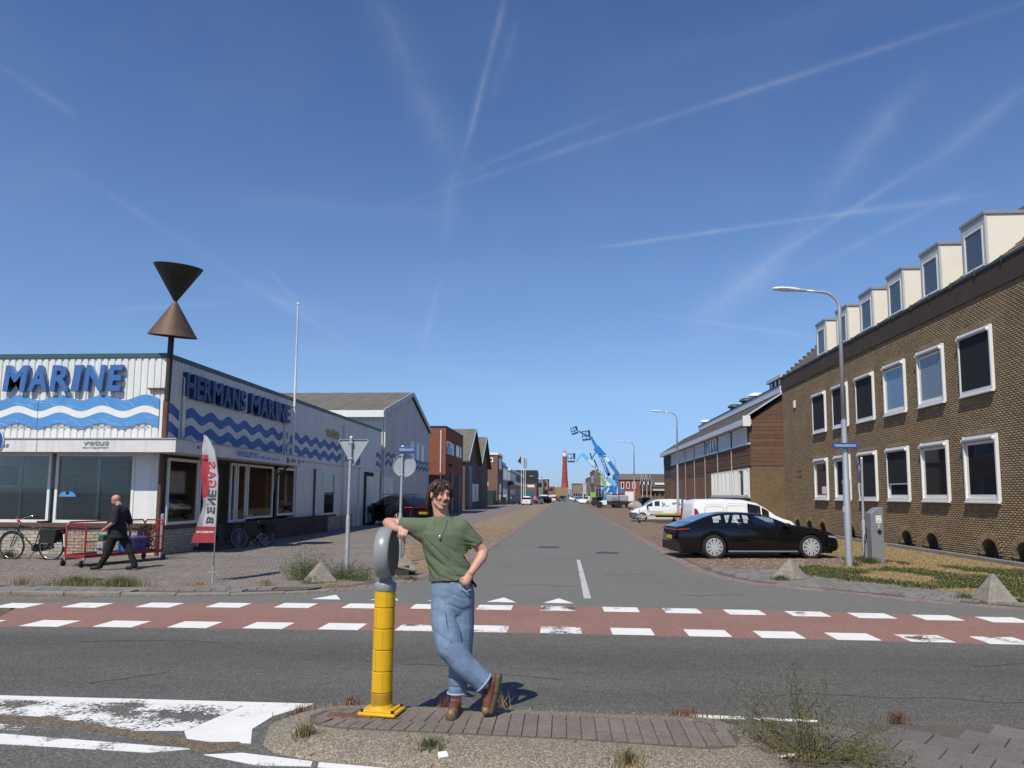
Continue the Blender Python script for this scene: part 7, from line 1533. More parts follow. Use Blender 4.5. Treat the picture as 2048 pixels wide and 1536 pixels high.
wb = fuse('body', B, .0075, M_skin2, wk, smooth=3); facebits(wb, H2, rot2, mat('grey_stubble', (.22, .16, .13), .8), M_skin2, glasses=True, smile=False)
M_navy = mat('black_polo', (.013, .014, .020), .85, var=.15, vs=8, bump=.001, bs=300); M_blkt = mat('black_trousers', (.008, .008, .009), .85, var=.2, vs=8)
S = MB(); cap(S, (-10.70, WY - .17, 1.43), (-10.70, WY + .17, 1.43), .10, .10); cap(S, (-10.71, WY, 1.36), (-10.78, WY, 1.06), .17, .205, 1.12); cap(S, (-10.76, WY, 1.05), (-10.71, WY, .78), .215, .215, 1.05)
cap(S, (-10.68, WY - .20, 1.42), (-10.64, WY - .27, 1.13), .09, .075); cap(S, (-10.68, WY + .20, 1.42), (-10.60, WY + .27, 1.13), .09, .075); cap(S, (-10.69, WY, 1.48), (-10.72, WY, 1.53), .085, .07)
ws_ = fuse('polo_shirt', S, .011, M_navy, wk, smooth=6, disp=lambda c: folds(c, [((.5, 0, 1), .12, .014, (-10.75, WY - .2, .95), .25), ((1, 0, .3), .1, .012, (-10.66, WY - .2, 1.3), .2)]), cuts=[((-10.7, WY, .775), (0, 0, -1), .5), ((-10.64, WY - .29, 1.14), (0, 0, -1), .085)])
B = MB(); B.tube([(-10.63, WY - .12, 1.565), (-10.75, WY - .13, 1.50), (-10.83, WY - .05, 1.46), (-10.84, WY, 1.45)], .014, 6); B.build('collar', M_navy, ws_, smooth=True)
B = MB(); B.tube([(-10.80, WY - .10, 1.50), (-10.85, WY - .03, 1.46)], .016, 6); B.build('undershirt', mat('pale_blue_cloth', (.35, .45, .58), .8), wk, smooth=True)
S = MB(); cap(S, (-10.73, WY - .06, .84), (-10.73, WY + .06, .84), .15, .15); cap(S, (-10.77, WY - .09, .8), (-10.87, WY - .09, .45), .12, .09); cap(S, (-10.87, WY - .09, .45), (-11.06, WY - .09, .10), .09, .072)
cap(S, (-10.66, WY + .1, .8), (-10.45, WY + .1, .45), .12, .09); cap(S, (-10.45, WY + .1, .45), (-10.31, WY + .1, .11), .09, .072)
fuse('trousers', S, .011, M_blkt, wk, smooth=5, disp=lambda c: folds(c, [((.3, 0, 1), .09, .012, (-10.95, WY - .15, .3), .25), ((.3, 0, 1), .09, .012, (-10.4, WY, .3), .25)]))
for pr in ([((-11.08, WY - .09, .075), (-11.26, WY - .10, .055), .05, .042)], [((-10.30, WY + .1, .10), (-10.42, WY + .09, .055), .05, .048), ((-10.42, WY + .09, .055), (-10.50, WY + .09, .045), .045, .04)]):
    B = MB(); [cap(B, *p) for p in pr]; fuse('shoe', B, .009, M_black, wk, smooth=3)
MB().tube(ring((-10.85, WY - .27, 1.01), (-.8, 0, -.55), .034, 1, 14), .006, 5).build('wristwatch', M_black, wk)
# small figure in pink far down the street
pf = thing('person', 'small distant figure in a pink top standing between the parked dark cars on the left', 'person', (-5.75, 147.2, 0))
x, y = -5.75, 147.2; B = MB(); cap(B, (x, y, 1.1), (x, y, 1.4), .16, .17); ell(B, (x, y, 1.68), (.10, .11, .12)); cap(B, (x, y, 1.45), (x, y, 1.6), .06, .06)
for s_ in (-1, 1): cap(B, (x + s_ * .2, y, 1.42), (x + s_ * .26, y, 1.12), .055, .045); cap(B, (x + s_ * .26, y, 1.12), (x + s_ * .2, y - .12, .9), .045, .035); cap(B, (x + s_ * .09, y, .95), (x + s_ * .1, y, .5), .09, .06); cap(B, (x + s_ * .1, y, .5), (x + s_ * .1, y, .08), .06, .04); cap(B, (x + s_ * .1, y, .05), (x + s_ * .1, y - .14, .04), .045, .035)
fuse('body', B, .02, M_skin2, pf, smooth=3)
S = MB(); cap(S, (x, y, 1.0), (x, y, 1.42), .19, .19); [cap(S, (x + s_ * .18, y, 1.44), (x + s_ * .25, y, 1.2), .08, .07) for s_ in (-1, 1)]; fuse('top', S, .02, mat('pink_cloth', (.55, .28, .27), .9), pf, smooth=3)
S = MB(); [cap(S, (x + s_ * .09, y, .92), (x + s_ * .1, y, .2), .12, .08) for s_ in (-1, 1)]; fuse('trousers', S, .02, mat('maroon_cloth', (.09, .03, .035), .9), pf, smooth=2)
B = MB(); ell(B, (x, y + .01, 1.72), (.112, .12, .11)); B.build('hair', M_hair, pf, smooth=True)
# ================================================================== BOLLARD
M_yel = mat('bollard_yellow', (.72, .42, .008), .35, var=.12, vs=4, spec=.5, col2=(.64, .35, .008)); M_yel2 = mat('bollard_amber', (.45, .25, .012), .5, var=.25, vs=6)
M_bgrey = mat('bollard_grey', (.27, .28, .285), .30, var=.1, vs=3, spec=.5); M_bdark = mat('bollard_face', (.035, .036, .038), .5, var=.15, vs=5)
bo = thing('traffic_bollard', 'yellow traffic bollard with a grey round head, bolted to the traffic island', 'bollard', (-1.44, 5.9, .12))
bx, by = -1.44, 5.9; lean = .011
def bp(z): return (bx + (z - .6) * .012, by)
zs = [.185, .29, .455, .62, .785, .95, 1.082]
for i in range(6):
    z0, z1 = zs[i] + .003, zs[i + 1] - .003; c = bp(z0); r_ = .0835 + (.0 if i else .002)
    B = MB(); B.lathe([(r_ - .004, z0), (r_, z0 + .004), (r_, z1 - .004), (r_ - .004, z1)], 40, (c[0], c[1], 0)); B.build('sleeve', M_yel2 if i == 0 else M_yel, bo, smooth=40)
    a = R(-90 + (-22, 14, -30, 8, -35, 20)[i]); B = MB(); B.box(-.0015, .0015, -.001, .001, z0 + .004, z1 - .004)
    B.v = [(v[0] * math.cos(a + R(90)) + c[0] + r_ * math.cos(a), v[1] + c[1] + r_ * math.sin(a), v[2]) for v in B.v]; B.build('seam', M_yel2, bo)
MB().lathe([(.078, .17), (.078, 1.09)], 24, (bx, by, 0)).build('core', M_yel2, bo, smooth=40)
c = bp(1.1); B = MB(); B.lathe([(.085, 1.078), (.088, 1.082), (.088, 1.135), (.084, 1.142), (.07, 1.15), (.055, 1.165), (.05, 1.19), (.055, 1.22)], 40, (c[0], c[1], 0)); B.build('collar', M_bgrey, bo, smooth=50)
MB().ball((c[0] + .05, c[1] - .073, 1.105), .005).build('screw', M_black, bo)
# round head: a thick disc whose flat faces look sideways, along an axis turned towards the camera
th_ = R(-1); ax = Vector((math.cos(th_), math.sin(th_), 0)); ay = Vector((-ax.y, ax.x, 0)); Cc = Vector((-1.432, 5.9, 1.378)); n = 56
prof = [(0, .054), (.180, .054), (.184, .060), (.192, .060), (.203, .048), (.210, .026), (.213, .0), (.210, -.026), (.203, -.048), (.192, -.060), (.184, -.060), (.180, -.054), (0, -.054)]
B = MB(); vs = []
for (r_, h) in prof:
    for k in range(n):
        t = 2 * math.pi * k / n; vs.append(Cc + ax * h * 1.0 + ay * r_ * math.cos(t) * .98 + Vector((0, 0, 1)) * r_ * math.sin(t) * 1.0)
fs = [(i * n + k, i * n + (k + 1) % n, (i + 1) * n + (k + 1) % n, (i + 1) * n + k) for i in range(1, len(prof) - 2) for k in range(n)]
B.add(vs, fs); B.f += [tuple(range(n, 2 * n)), tuple((len(prof) - 2) * n + k for k in range(n))]; B.m += [0, 0]; hd = B.build('round_head', M_bgrey, bo, smooth=50)
for sg in (1, -1):
    B = MB(); vs = [Cc + ax * sg * .0535 + ay * r_ * math.cos(t) + Vector((0, 0, r_ * math.sin(t))) for r_ in (.179,) for t in np.linspace(0, 2 * math.pi, n, endpoint=False)]
    vs2 = [v + ax * sg * .006 for v in vs]; B.add(vs + vs2, [tuple(range(n)), tuple(range(n, 2 * n))] + [(k, (k + 1) % n, n + (k + 1) % n, n + k) for k in range(n)]); B.build('face_plate', M_bdark, hd)
B = MB(); B.lathe([(.105, .155), (.100, .17), (.088, .185), (.086, .20)], 36, (bx - .002, by, 0)); B.build('foot', M_yel, bo, smooth=40)
rz_ = Matrix.Rotation(R(-8), 3, 'Z')
B = MB(); B.obox((bx, by, .14), (.31, .26, .028), rz_); B.build('base_plate', M_yel, bo, bev=.012)
B = MB(); B.obox((bx, by, .16), (.24, .22, .02), rz_); B.build('base_step', M_yel, bo, bev=.008)
for sx, sy in ((1, 1), (1, -1), (-1, 1), (-1, -1)):
    p = Vector((bx, by, 0)) + rz_ @ Vector((sx * .125, sy * .10, 0)); MB().cyl((p.x, p.y, .15), (p.x, p.y, .172), .014, 8).build('bolt', M_black, bo)
# ================================================================== BICYCLES
M_bik = mat('bike_black', (.012, .012, .013), .3, coat=.5); M_chr = mat('chrome', (.75, .75, .74), .18, metal=.95, var=.05)
def bicycle(name, label, loc, rz, lean=0, bags=True, rimc=None, group=None):
    t = thing(name, label, 'bicycle', loc, rz, group); r = .345
    def put(nm, B, m, sm=False, par=t): 
        o = B.build(nm, m, par, W=False, smooth=sm); return o
    for x in (-.56, .56):
        w = put('wheel', MB().tube([(x + r * math.cos(a), 0, r + r * math.sin(a)) for a in np.linspace(0, 2 * math.pi, 41)], .021, 8, cap=False), M_tyre, True)
        put('rim', MB().tube([(x + (r - .028) * math.cos(a), 0, r + (r - .028) * math.sin(a)) for a in np.linspace(0, 2 * math.pi, 41)], .010, 6, cap=False), rimc or M_chr, True, w)
        B = MB()
        for k in range(28):
            a = 2 * math.pi * k / 28; a2 = a + (.5 if k % 2 else -.5); B.tube([(x + .02 * math.cos(a2), .02 * (1 if k % 4 < 2 else -1), r + .02 * math.sin(a2)), (x + (r - .035) * math.cos(a), 0, r + (r - .035) * math.sin(a))], .0013, 3, cap=False)
        q = put('spokes', B, M_chr, False, w); q['kind'] = 'stuff'; put('hub', MB().cyl((x, -.045, r), (x, .045, r), .022, 10), M_chr, True, w)
        a0, a1 = (R(15), R(150)) if x > 0 else (R(20), R(200)); put('mudguard', MB().tube([(x + (r + .035) * math.cos(a), 0, r + (r + .035) * math.sin(a)) for a in np.linspace(a0, a1, 14)], .024, 6, flat=.4), M_bik, True)
    BB = (-.08, 0, .30); HT, HB = (.36, 0, .86), (.385, 0, .76); ST = (-.24, 0, .82)
    put('frame', MB().tube([HT, ST], .014).tube([HB, BB], .016).tube([BB, ST], .014).tube([BB, (-.56, .05, r)], .010).tube([BB, (-.56, -.05, r)], .010).tube([ST, (-.56, .05, r)], .008).tube([ST, (-.56, -.05, r)], .008).tube([(HT[0] - .02, 0, .92), HB], .02), M_bik, True)
    put('fork', MB().tube([(.385, .0, .76), (.42, .045, .70), (.50, .05, .48), (.56, .05, r)], .010).tube([(.385, 0, .76), (.42, -.045, .70), (.50, -.05, .48), (.56, -.05, r)], .010), M_bik, True)
    put('handlebar', MB().tube([(.34, 0, .92), (.32, 0, 1.03)], .012).tube([(.10, .28, 1.10), (.22, .27, 1.11), (.34, .16, 1.07), (.345, 0, 1.04), (.34, -.16, 1.07), (.22, -.27, 1.11), (.10, -.28, 1.10)], .011), M_chr, True)
    for s_ in (1, -1): put('grip', MB().tube([(.08, .28 * s_, 1.098), (.20, .274 * s_, 1.108)], .017), M_rub, True)
    put('seat_post', MB().tube([ST, (-.275, 0, .96)], .012), M_chr, True)
    put('saddle', MB().prism([(-.42, -.10), (-.42, .10), (-.28, .09), (-.14, .02), (-.14, -.02), (-.28, -.09)], .955, 1.0), M_rub)
    put('chain_case', MB().prism([(-.60, .30), (-.56, .42), (-.1, .40), (.04, .36), (.05, .24), (-.08, .19), (-.5, .26)], -.075, -.045, 'xz'), M_bik)
    put('crank', MB().tube([(-.08, -.06, .30), (-.08, -.09, .30), (.02, -.1, .17)], .009).tube([(-.08, .06, .30), (-.08, .09, .30), (-.18, .1, .43)], .009).beam((.02, -.1, .165), (.02, -.2, .165), .07, .02).beam((-.18, .1, .43), (-.18, .2, .43), .07, .02), M_chr)
    put('carrier', MB().tube([(-.26, .05, .74), (-.82, .06, .76)], .006).tube([(-.26, -.05, .74), (-.82, -.06, .76)], .006).tube([(-.78, .06, .76), (-.56, .06, r)], .005).tube([(-.78, -.06, .76), (-.56, -.06, r)], .005), M_bik)
    put('stand', MB().tube([(-.15, -.03, .28), (-.3, -.16, .01)], .009).tube([(-.15, .03, .28), (-.02, .1, .02)], .009), M_bik)
    put('rear_light', MB().box(-.86, -.82, -.04, .04, .70, .75), M_tail)
    if bags:
        for s_ in (1, -1): put('pannier', MB().prism([(-.42, .45), (-.78, .45), (-.85, .74), (-.38, .75)], s_ * .08, s_ * .21, 'xz'), mat('pannier_black', (.016, .016, .017), .8, bump=.01, bs=12))
        put('bag_flap', MB().box(-.84, -.38, -.21, .21, .75, .79), mat('pannier_black', (.016, .016, .017), .8))
        put('reflector', MB().box(-.80, -.72, -.215, -.211, .66, .70), M_tail)
    return t
b1 = bicycle('bicycle', 'black roadster bicycle with double panniers parked at the cream brick plinth', (-14.64, 19.4, 0), R(180 - 3)); b1.rotation_euler[0] = R(-3); b1.scale = (1.06, 1.06, 1.06)
q = MB(); q.ball((.40, -.03, 1.0), (.06, .05, .04)); q.build('red_bow', mat('red_cloth', (.45, .03, .05), .7), b1, W=False); q = MB(); q.tube([(.38, -.03, 1.03), (.42, -.02, 1.13)], .02, 6, .005); q.build('green_tuft', mat('green_tuft', (.03, .12, .04), .9), b1, W=False)
q = MB(); q.prism([(-.905, .66), (-.93, .35), (-.96, .34), (-.94, .68)], -.025, .025, 'xz'); q.build('white_guard_tip', M_wpaint, b1, W=False)
b2_ = bicycle('bicycle', 'dark bicycle with a chrome seat post leaning at the dark brick wall under the canopy', (-10.72, 24.85, 0), R(180 + 62), rimc=M_alu); b2_.rotation_euler[0] = R(5)
# ================================================================== TROLLEY AND ITS LOAD
M_redp = mat('trolley_red', (.38, .022, .020), .4, var=.25, vs=6)
tr2 = thing('cage_trolley', 'red wire mesh cage trolley on castors, parked at the shop corner', 'trolley', (-10.9, 18.6, 0))
# long axis from the near left to the far right corner
P0, P3 = Vector((-11.85, 17.55, 0)), Vector((-11.10, 19.75, 0)); wv = Vector((-.68, .24, 0)); P1, P2 = P0 + wv, P3 + wv
up_ = lambda p, z: (p.x, p.y, z)
B = MB()
for a, b_ in ((P0, P3), (P1, P2), (P0, P1), (P3, P2)): B.beam(up_(a, .26), up_(b_, .26), .05, .07)
B.build('base_frame', M_redp, tr2); MB().prism([(p.x, p.y) for p in (P0, P3, P2, P1)], .25, .27).build('floor', mat('trolley_floor', (.05, .04, .04), .8), tr2)
for a, b_ in ((P0, P1), (P3, P2), (P1, P2)):
    B = MB(); hz = 1.06 if (a is P0) else 1.10; e = (b_ - a).normalized() * .08
    B.tube([up_(a, .26), up_(a, hz - .08), up_(a + e, hz), up_(b_ - e, hz), up_(b_, hz - .08), up_(b_, .26)], .022, 8); B.build('cage_frame', M_redp, tr2, smooth=40)
B = MB(); B.tube([up_(P3, 1.05), up_(P3 * .82 + P0 * .18, .74)], .016, 8); B.build('brace', M_redp, tr2)
def mesh_panel(a, b_, z0, z1, nm='mesh_panel', dz=.075):
    B = MB(); n = int((b_ - a).length / .05)
    for k in range(n + 1):
        p = a.lerp(b_, k / n); B.tube([up_(p, z0), up_(p, z1)], .0028, 4, cap=False)
    for k in range(int((z1 - z0) / dz) + 1): B.tube([up_(a, z0 + k * dz), up_(b_, z0 + k * dz)], .0028, 4, cap=False)
    o = B.build(nm, M_redp, tr2); o['kind'] = 'stuff'
mesh_panel(P0, P1, .3, 1.03); mesh_panel(P3, P2, .3, 1.07); mesh_panel(P1, P2, .3, 1.07)
mid1 = P0.lerp(P3, .42); mesh_panel(P0, P3, .3, .62); B = MB(); B.tube([up_(P0, .62), up_(P3, .66)], .014, 8).tube([up_(mid1, .28), up_(mid1, 1.0)], .016, 8); B.build('side_rail', M_redp, tr2)
for p, d_ in ((P0, (-.03, -.05)), (P3, (.02, .02)), (P1, (-.03, 0)), (P2, (0, .03))):
    MB().beam((p.x, p.y, .23), (p.x + d_[0] * .6, p.y + d_[1], .09), .03, .05).build('castor_fork', M_galv, tr2); MB().lathe([(.045, -.022), (.085, -.022), (.09, 0), (.085, .022), (.045, .022)], 20, (p.x + d_[0], p.y + d_[1] - .02, .09), 'x').build('castor', M_rub, tr2, smooth=40)
def tl(u, v): return P0.lerp(P3, u) + wv * v
bb = thing('blue_shopping_bag', 'large blue woven shopping bag standing in the red cage trolley', 'bag', up_(tl(.72, .5), .27))
M_bb2 = mat('bag_blue', (.012, .13, .50), .5, var=.2, vs=6, bump=.01, bs=10)
B = MB(); dlen = (P3 - P0).normalized(); rot3 = Matrix((dlen, wv.normalized(), Vector((0, 0, 1)))).transposed(); B.obox(tl(.68, .4) + Vector((0, 0, .48)), (.62, .34, .40), rot3); B.build('bag_body', M_bb2, bb, bev=.03)
B = MB(); c = tl(.68, .4)
for s_ in (-.12, .14): B.tube([c + dlen * s_ - wv * .27 + Vector((0, 0, z)) + dlen * dx for z, dx in ((.30, 0), (.64, 0), (.78, .05), (.74, .14), (.62, .16))], .010, 6)
B.build('bag_handle', mat('bag_strap', (.25, .05, .12), .6), bb)
gb = thing('bagged_goods', 'white and green sack standing at the front of the red cage trolley', 'sack', up_(tl(.26, .25), .27)); B = MB(); B.obox(tl(.27, .22) + Vector((0, 0, .44)), (.24, .2, .34), rot3); B.build('sack_body', mat('sack_white', (.62, .60, .55), .7, var=.4, vs=14, col2=(.18, .18, .18)), gb, bev=.03); B = MB(); B.obox(tl(.27, .22) + Vector((0, 0, .69)), (.22, .18, .16), rot3); B.build('sack_top', mat('sack_green', (.01, .11, .055), .6), gb, bev=.03)
dn = thing('net_bundle', 'bundle of brown netting slung in the far end of the red cage trolley', 'netting', up_(tl(.9, .7), .27)); B = MB()
for k in range(60): p = tl(.86 + .1 * random.random(), .3 + .6 * random.random()); B.tube([p + Vector((random.uniform(-.1, .1), random.uniform(-.1, .1), .3 + .15 * j + random.uniform(0, .1))) for j in range(5)], .012, 5)
o = B.build('netting', mat('net_brown', (.07, .04, .03), .9), dn); o['kind'] = 'stuff'
cp = thing('corner_guard_post', 'short grey steel guard pipe standing at the shop corner', 'post', (-11.62, 20.6, 0)); MB().cyl((-11.62, 20.6, 0), (-11.62, 20.6, 1.22), .05, 14).build('pipe', mat('grey_pipe', (.34, .35, .35), .5, var=.15, vs=5), cp, smooth=40); MB().ball((-11.62, 20.6, 1.22), (.05, .05, .03)).build('cap', mat('grey_pipe', (.34, .35, .35)), cp, smooth=True)
# ================================================================== FEATHER BANNER
ba = thing('feather_banner', 'red and white feather banner seen from behind, its letters mirrored, in front of the shop', 'banner', (-7.26, 14.9, 0))
MB().tube([(-7.26, 14.9, 0), (-7.25, 14.9, .9), (-7.235, 14.9, 1.6), (-7.24, 14.9, 2.2), (-7.34, 14.9, 2.75), (-7.50, 14.9, 3.02), (-7.60, 14.9, 3.09)], .014, 8, .006).build('pole', mat('banner_pole', (.30, .31, .32), .4, metal=.4), ba, smooth=True)
B = MB(); B.tube([(-7.36, 14.9, .22), (-7.16, 14.9, .22)], .01, 6).tube([(-7.26, 14.9, .0), (-7.26, 14.9, .35)], .02, 8); B.build('ground_spike', M_galv, ba)
# cloth: left and right outline per height, gently billowing
OL = [(.82, -7.73, -7.265), (.95, -7.70, -7.26), (1.15, -7.655, -7.252), (1.4, -7.60, -7.243), (1.7, -7.565, -7.238), (2.0, -7.575, -7.237), (2.3, -7.60, -7.25), (2.55, -7.62, -7.29), (2.8, -7.635, -7.37), (2.95, -7.63, -7.44), (3.06, -7.61, -7.55)]
zz_, xl, xr = zip(*OL); nz_, nx2 = 60, 16; vs = []; ms = []
def clothpt(u, z, off=0.0):
    a, b_ = np.interp(z, zz_, xl), np.interp(z, zz_, xr); x = a + (b_ - a) * u
    y = 14.9 + .05 * math.sin(z * 5 + u * 5) * (1 - u) + .018 * math.sin(z * 13 + u * 3) * (1 - u) + off
    return Vector((x, y, z))
B = MB(); fs = []
for j in range(nz_ + 1):
    for i in range(nx2 + 1): B.v.append(tuple(clothpt(i / nx2, .82 + (3.06 - .82) * j / nz_)))
for j in range(nz_):
    for i in range(nx2):
        u, z = (i + .5) / nx2, .82 + (3.06 - .82) * (j + .5) / nz_
        edge = .42 + .05 * math.sin(z * 14) if z > 1.55 else (.30 + .4 * max(0, 1.35 - z))
        red = z < 1.16 or (u < edge and 1.75 < z < 2.62) ; grey = (not red) and u < .28 and 1.16 <= z <= 1.75
        B.f.append((j * (nx2 + 1) + i, j * (nx2 + 1) + i + 1, (j + 1) * (nx2 + 1) + i + 1, (j + 1) * (nx2 + 1) + i)); B.m.append(1 if red else 2 if grey else 0)
def clothm(n, c):
    m = mat(n, c, .8, var=.06, vs=4); t_ = m.node_tree
    if not t_.nodes.get('Translucent BSDF'):
        tr_ = t_.nodes.new('ShaderNodeBsdfTranslucent'); tr_.inputs[0].default_value = (*c, 1); mx = t_.nodes.new('ShaderNodeMixShader'); mx.inputs[0].default_value = .35
        t_.links.new(t_.nodes['Principled BSDF'].outputs[0], mx.inputs[1]); t_.links.new(tr_.outputs[0], mx.inputs[2]); t_.links.new(mx.outputs[0], t_.nodes['Material Output'].inputs['Surface'])
    return m
cl = B.build('banner_cloth', [clothm('cloth_white', (.62, .62, .62)), clothm('cloth_red', (.48, .055, .07)), clothm('cloth_grey', (.40, .38, .42))], ba, smooth=True, recalc=False)
def banner_text(s_, z, u, h, w, m, rotd=True):
    me = textmesh(s_, w, h, .002, .03)
    o = np.zeros(len(me.vertices) * 3, np.float32); me.vertices.foreach_get('co', o); o = o.reshape(-1, 3).copy()
    out = np.zeros_like(o)
    for i, (a, b_, c_) in enumerate(o):
        zz, xx = (z + a, -(b_ - h / 2)) if rotd else (z + b_, -(a - w / 2))       # mirrored: we look at the back of the cloth
        lo, hi = np.interp(zz, zz_, xl), np.interp(zz, zz_, xr); x = lo + (hi - lo) * u + (-xx if rotd else xx); uu = (x - lo) / (hi - lo)
        p = clothpt(uu, zz, -.006 - c_); out[i] = p
    me.vertices.foreach_set('co', out.ravel()); me.update(); me.materials.clear(); me.materials.append(m); q = link('banner_letter', me, ba)
    if len(s_) > 1: q['kind'] = 'stuff'
M_btx, M_brd = mat('banner_black', (.06, .06, .065), .8), mat('banner_red', (.48, .055, .07), .8)
for c_, z in zip('BENE', (1.22, 1.42, 1.60, 1.775)): banner_text(c_, z, .66, .17, .145, M_btx)
for c_, z in zip('GAS', (1.96, 2.16, 2.36)): banner_text(c_, z, .62, .19, .16, M_brd)
banner_text('WWW.BENEGAS.COM', 1.02, .52, .045, .36, M_wpaint, False); banner_text('1', 2.56, .22, .14, .1, M_brd)
# ================================================================== CONCRETE PYRAMIDS
M_pyr = mat('weathered_concrete', (.28, .255, .215), .95, var=.4, vs=5, bump=.008, bs=40, spk=.35, spks=90, col2=(.19, .165, .13))
def pyramid(label, x, y, s, h, rz, tilt=(0, 0), m=None, z=0):
    t = thing('concrete_pyramid', label, 'pyramid bollard', (x, y, z), rz, 'concrete pyramids at the kerb corners')
    B = MB(); n = 8; vs = [(-s, -s, -.02), (s, -s, -.02), (s, s, -.02), (-s, s, -.02), (-s, -s, .04), (s, -s, .04), (s, s, .04), (-s, s, .04), (-.03, -.03, h), (.03, -.03, h), (.03, .03, h), (-.03, .03, h)]
    B.add(vs, [(0, 3, 2, 1), (8, 9, 10, 11)] + [(a, (a + 1) % 4, 4 + (a + 1) % 4, 4 + a) for a in range(4)] + [(4 + a, 4 + (a + 1) % 4, 8 + (a + 1) % 4, 8 + a) for a in range(4)])
    o = B.build('block', m or M_pyr, t, W=False, bev=.025); o.rotation_euler = (tilt[0], tilt[1], 0)
    sb = o.modifiers.new('sub', 'SUBSURF'); sb.subdivision_type = 'SIMPLE'; sb.levels = sb.render_levels = 3
    tx_ = bpy.data.textures.get('chip') or bpy.data.textures.new('chip', 'CLOUDS'); tx_.noise_scale = .12
    dm = o.modifiers.new('chips', 'DISPLACE'); dm.texture = tx_; dm.strength = .025; dm.mid_level = .5
    return t
pyramid('concrete pyramid at the grass corner, the nearer of the two on the right', 7.66, 13.85, .26, .50, R(3))
pyramid('concrete pyramid left of the street lamp, weeds at its foot', 5.1, 17.15, .29, .44, R(40))
pyramid('concrete pyramid half hidden in green weeds on the left corner', -5.12, 15.3, .27, .42, R(38))
p4 = pyramid('tilted concrete pyramid with a dark broken underside, behind the bollard', -3.75, 17.1, .27, .40, R(20), tilt=(R(-22), R(14)), z=.05)
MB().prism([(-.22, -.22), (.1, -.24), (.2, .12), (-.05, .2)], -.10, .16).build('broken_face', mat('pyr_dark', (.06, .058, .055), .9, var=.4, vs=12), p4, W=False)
# small litter and sundries
def scrap(name, label, cat, pts, m, th=.012):
    t = thing(name, label, cat, (pts[0][0], pts[0][1], pts[0][2])); B = MB()
    for p in pts: B.obox(Vector(p) + Vector((0, 0, .015)), (.06 + .03 * random.random(), .05, th), Matrix.Rotation(random.random() * 3, 3, 'Z') @ Matrix.Rotation(random.uniform(-.6, .6), 3, 'X'))
    B.build('sheet', m, t, bev=.003)['kind'] = 'stuff'; return t
scrap('crumpled_paper', 'crumpled white paper lying in the dry grass under the big weed', 'litter', [(1.46, 5.42, .03), (1.54, 5.44, .03), (1.60, 5.46, .03)], M_wpaint)
scrap('white_stone', 'small white stone on the kerb at the foot of the near weed tuft', 'litter', [(-.83, 5.17, .05)], M_wpaint, .03)
scrap('paper_scrap', 'small grey scrap of paper in the grass before the charging post', 'litter', [(9.6, 19.3, 0.0), (9.75, 19.4, 0.0)], M_shut)
# ================================================================== PLANTS AND GRASS
def leafm(n, c, c2):
    m = mat(n, c, .75, var=.3, vs=6, col2=c2, rnd=.5); t_ = m.node_tree; tr_ = t_.nodes.new('ShaderNodeBsdfTranslucent'); tr_.inputs[0].default_value = (*[min(1, q * 1.3) for q in c], 1)
    mx = t_.nodes.new('ShaderNodeMixShader'); mx.inputs[0].default_value = .25; t_.links.new(t_.nodes['Principled BSDF'].outputs[0], mx.inputs[1]); t_.links.new(tr_.outputs[0], mx.inputs[2]); t_.links.new(mx.outputs[0], t_.nodes['Material Output'].inputs['Surface']); return m
M_gr, M_dry, M_leaf, M_olive, M_redg = leafm('grass_green', (.105, .125, .042), (.065, .085, .028)), leafm('grass_dry', (.44, .335, .165), (.33, .24, .11)), leafm('weed_green', (.095, .125, .04), (.055, .08, .025)), leafm('weed_olive', (.20, .185, .07), (.12, .12, .045)), leafm('grass_russet', (.22, .10, .06), (.15, .08, .05))
def blades(name, P, h, w, m, lean=.5, parent=None, seg=2):
    """one tapering bent blade per root point"""
    n = len(P); a = rng.uniform(0, 2 * math.pi, n); le = rng.uniform(.1, 1, n) * lean; hh = h * rng.uniform(.45, 1.2, n); ww = w * rng.uniform(.6, 1.3, n)
    d = np.stack([np.cos(a), np.sin(a), np.zeros(n)], 1); s_ = np.stack([-np.sin(a + rng.uniform(-1, 1, n)), np.cos(a), np.zeros(n)], 1)
    V = np.zeros((n, 5, 3)); P = np.asarray(P)
    m1 = P + d * (hh * le * .35)[:, None] + np.array([0, 0, 1]) * (hh * .55)[:, None]; tp = P + d * (hh * le)[:, None] + np.array([0, 0, 1]) * (hh * np.sqrt(np.maximum(.1, 1 - le ** 2 * .6)))[:, None]
    V[:, 0] = P - s_ * ww[:, None] / 2; V[:, 1] = P + s_ * ww[:, None] / 2; V[:, 2] = m1 + s_ * ww[:, None] * .38; V[:, 3] = m1 - s_ * ww[:, None] * .38; V[:, 4] = tp
    q = np.array([(0, 1, 2), (0, 2, 3), (3, 2, 4)]); F = (q[None] + 5 * np.arange(n)[:, None, None]).reshape(-1, 3)
    return npmesh(name, V.reshape(-1, 3), F, m, np.repeat(rng.random(n), 5), parent)
def scatter(poly, n):
    P = np.array(poly); lo, hi = P.min(0), P.max(0); out = np.zeros((0, 2))
    while len(out) < n: q = rng.uniform(lo, hi, (n * 2, 2)); out = np.concatenate([out, q[pip(q, poly)]])
    return out[:n]
def noisev(X, s, off=0): return np.array([mnoise.noise(Vector((x * s, y * s, off))) for x, y in X])
G_ = scatter(gv, 120000); G_ = G_[(G_[:, 1] < 40)]; nzv = noisev(G_, .45) + .4 * noisev(G_, 1.9, 5)
near_band = np.clip((G_[:, 1] - 14) / 12, 0, 1) ; green = (nzv * 1.6 + .17 - 1.1 * np.clip((G_[:, 1] - 20.5) / 5, 0, 1) - 1.2 * np.clip(.55 - (G_[:, 0] - 7.3 + (G_[:, 1] - 15) * .55), 0, 1) > 0)
dens = rng.random(len(G_))
zg = lambda X: np.array([gz(x, y) for x, y in X])
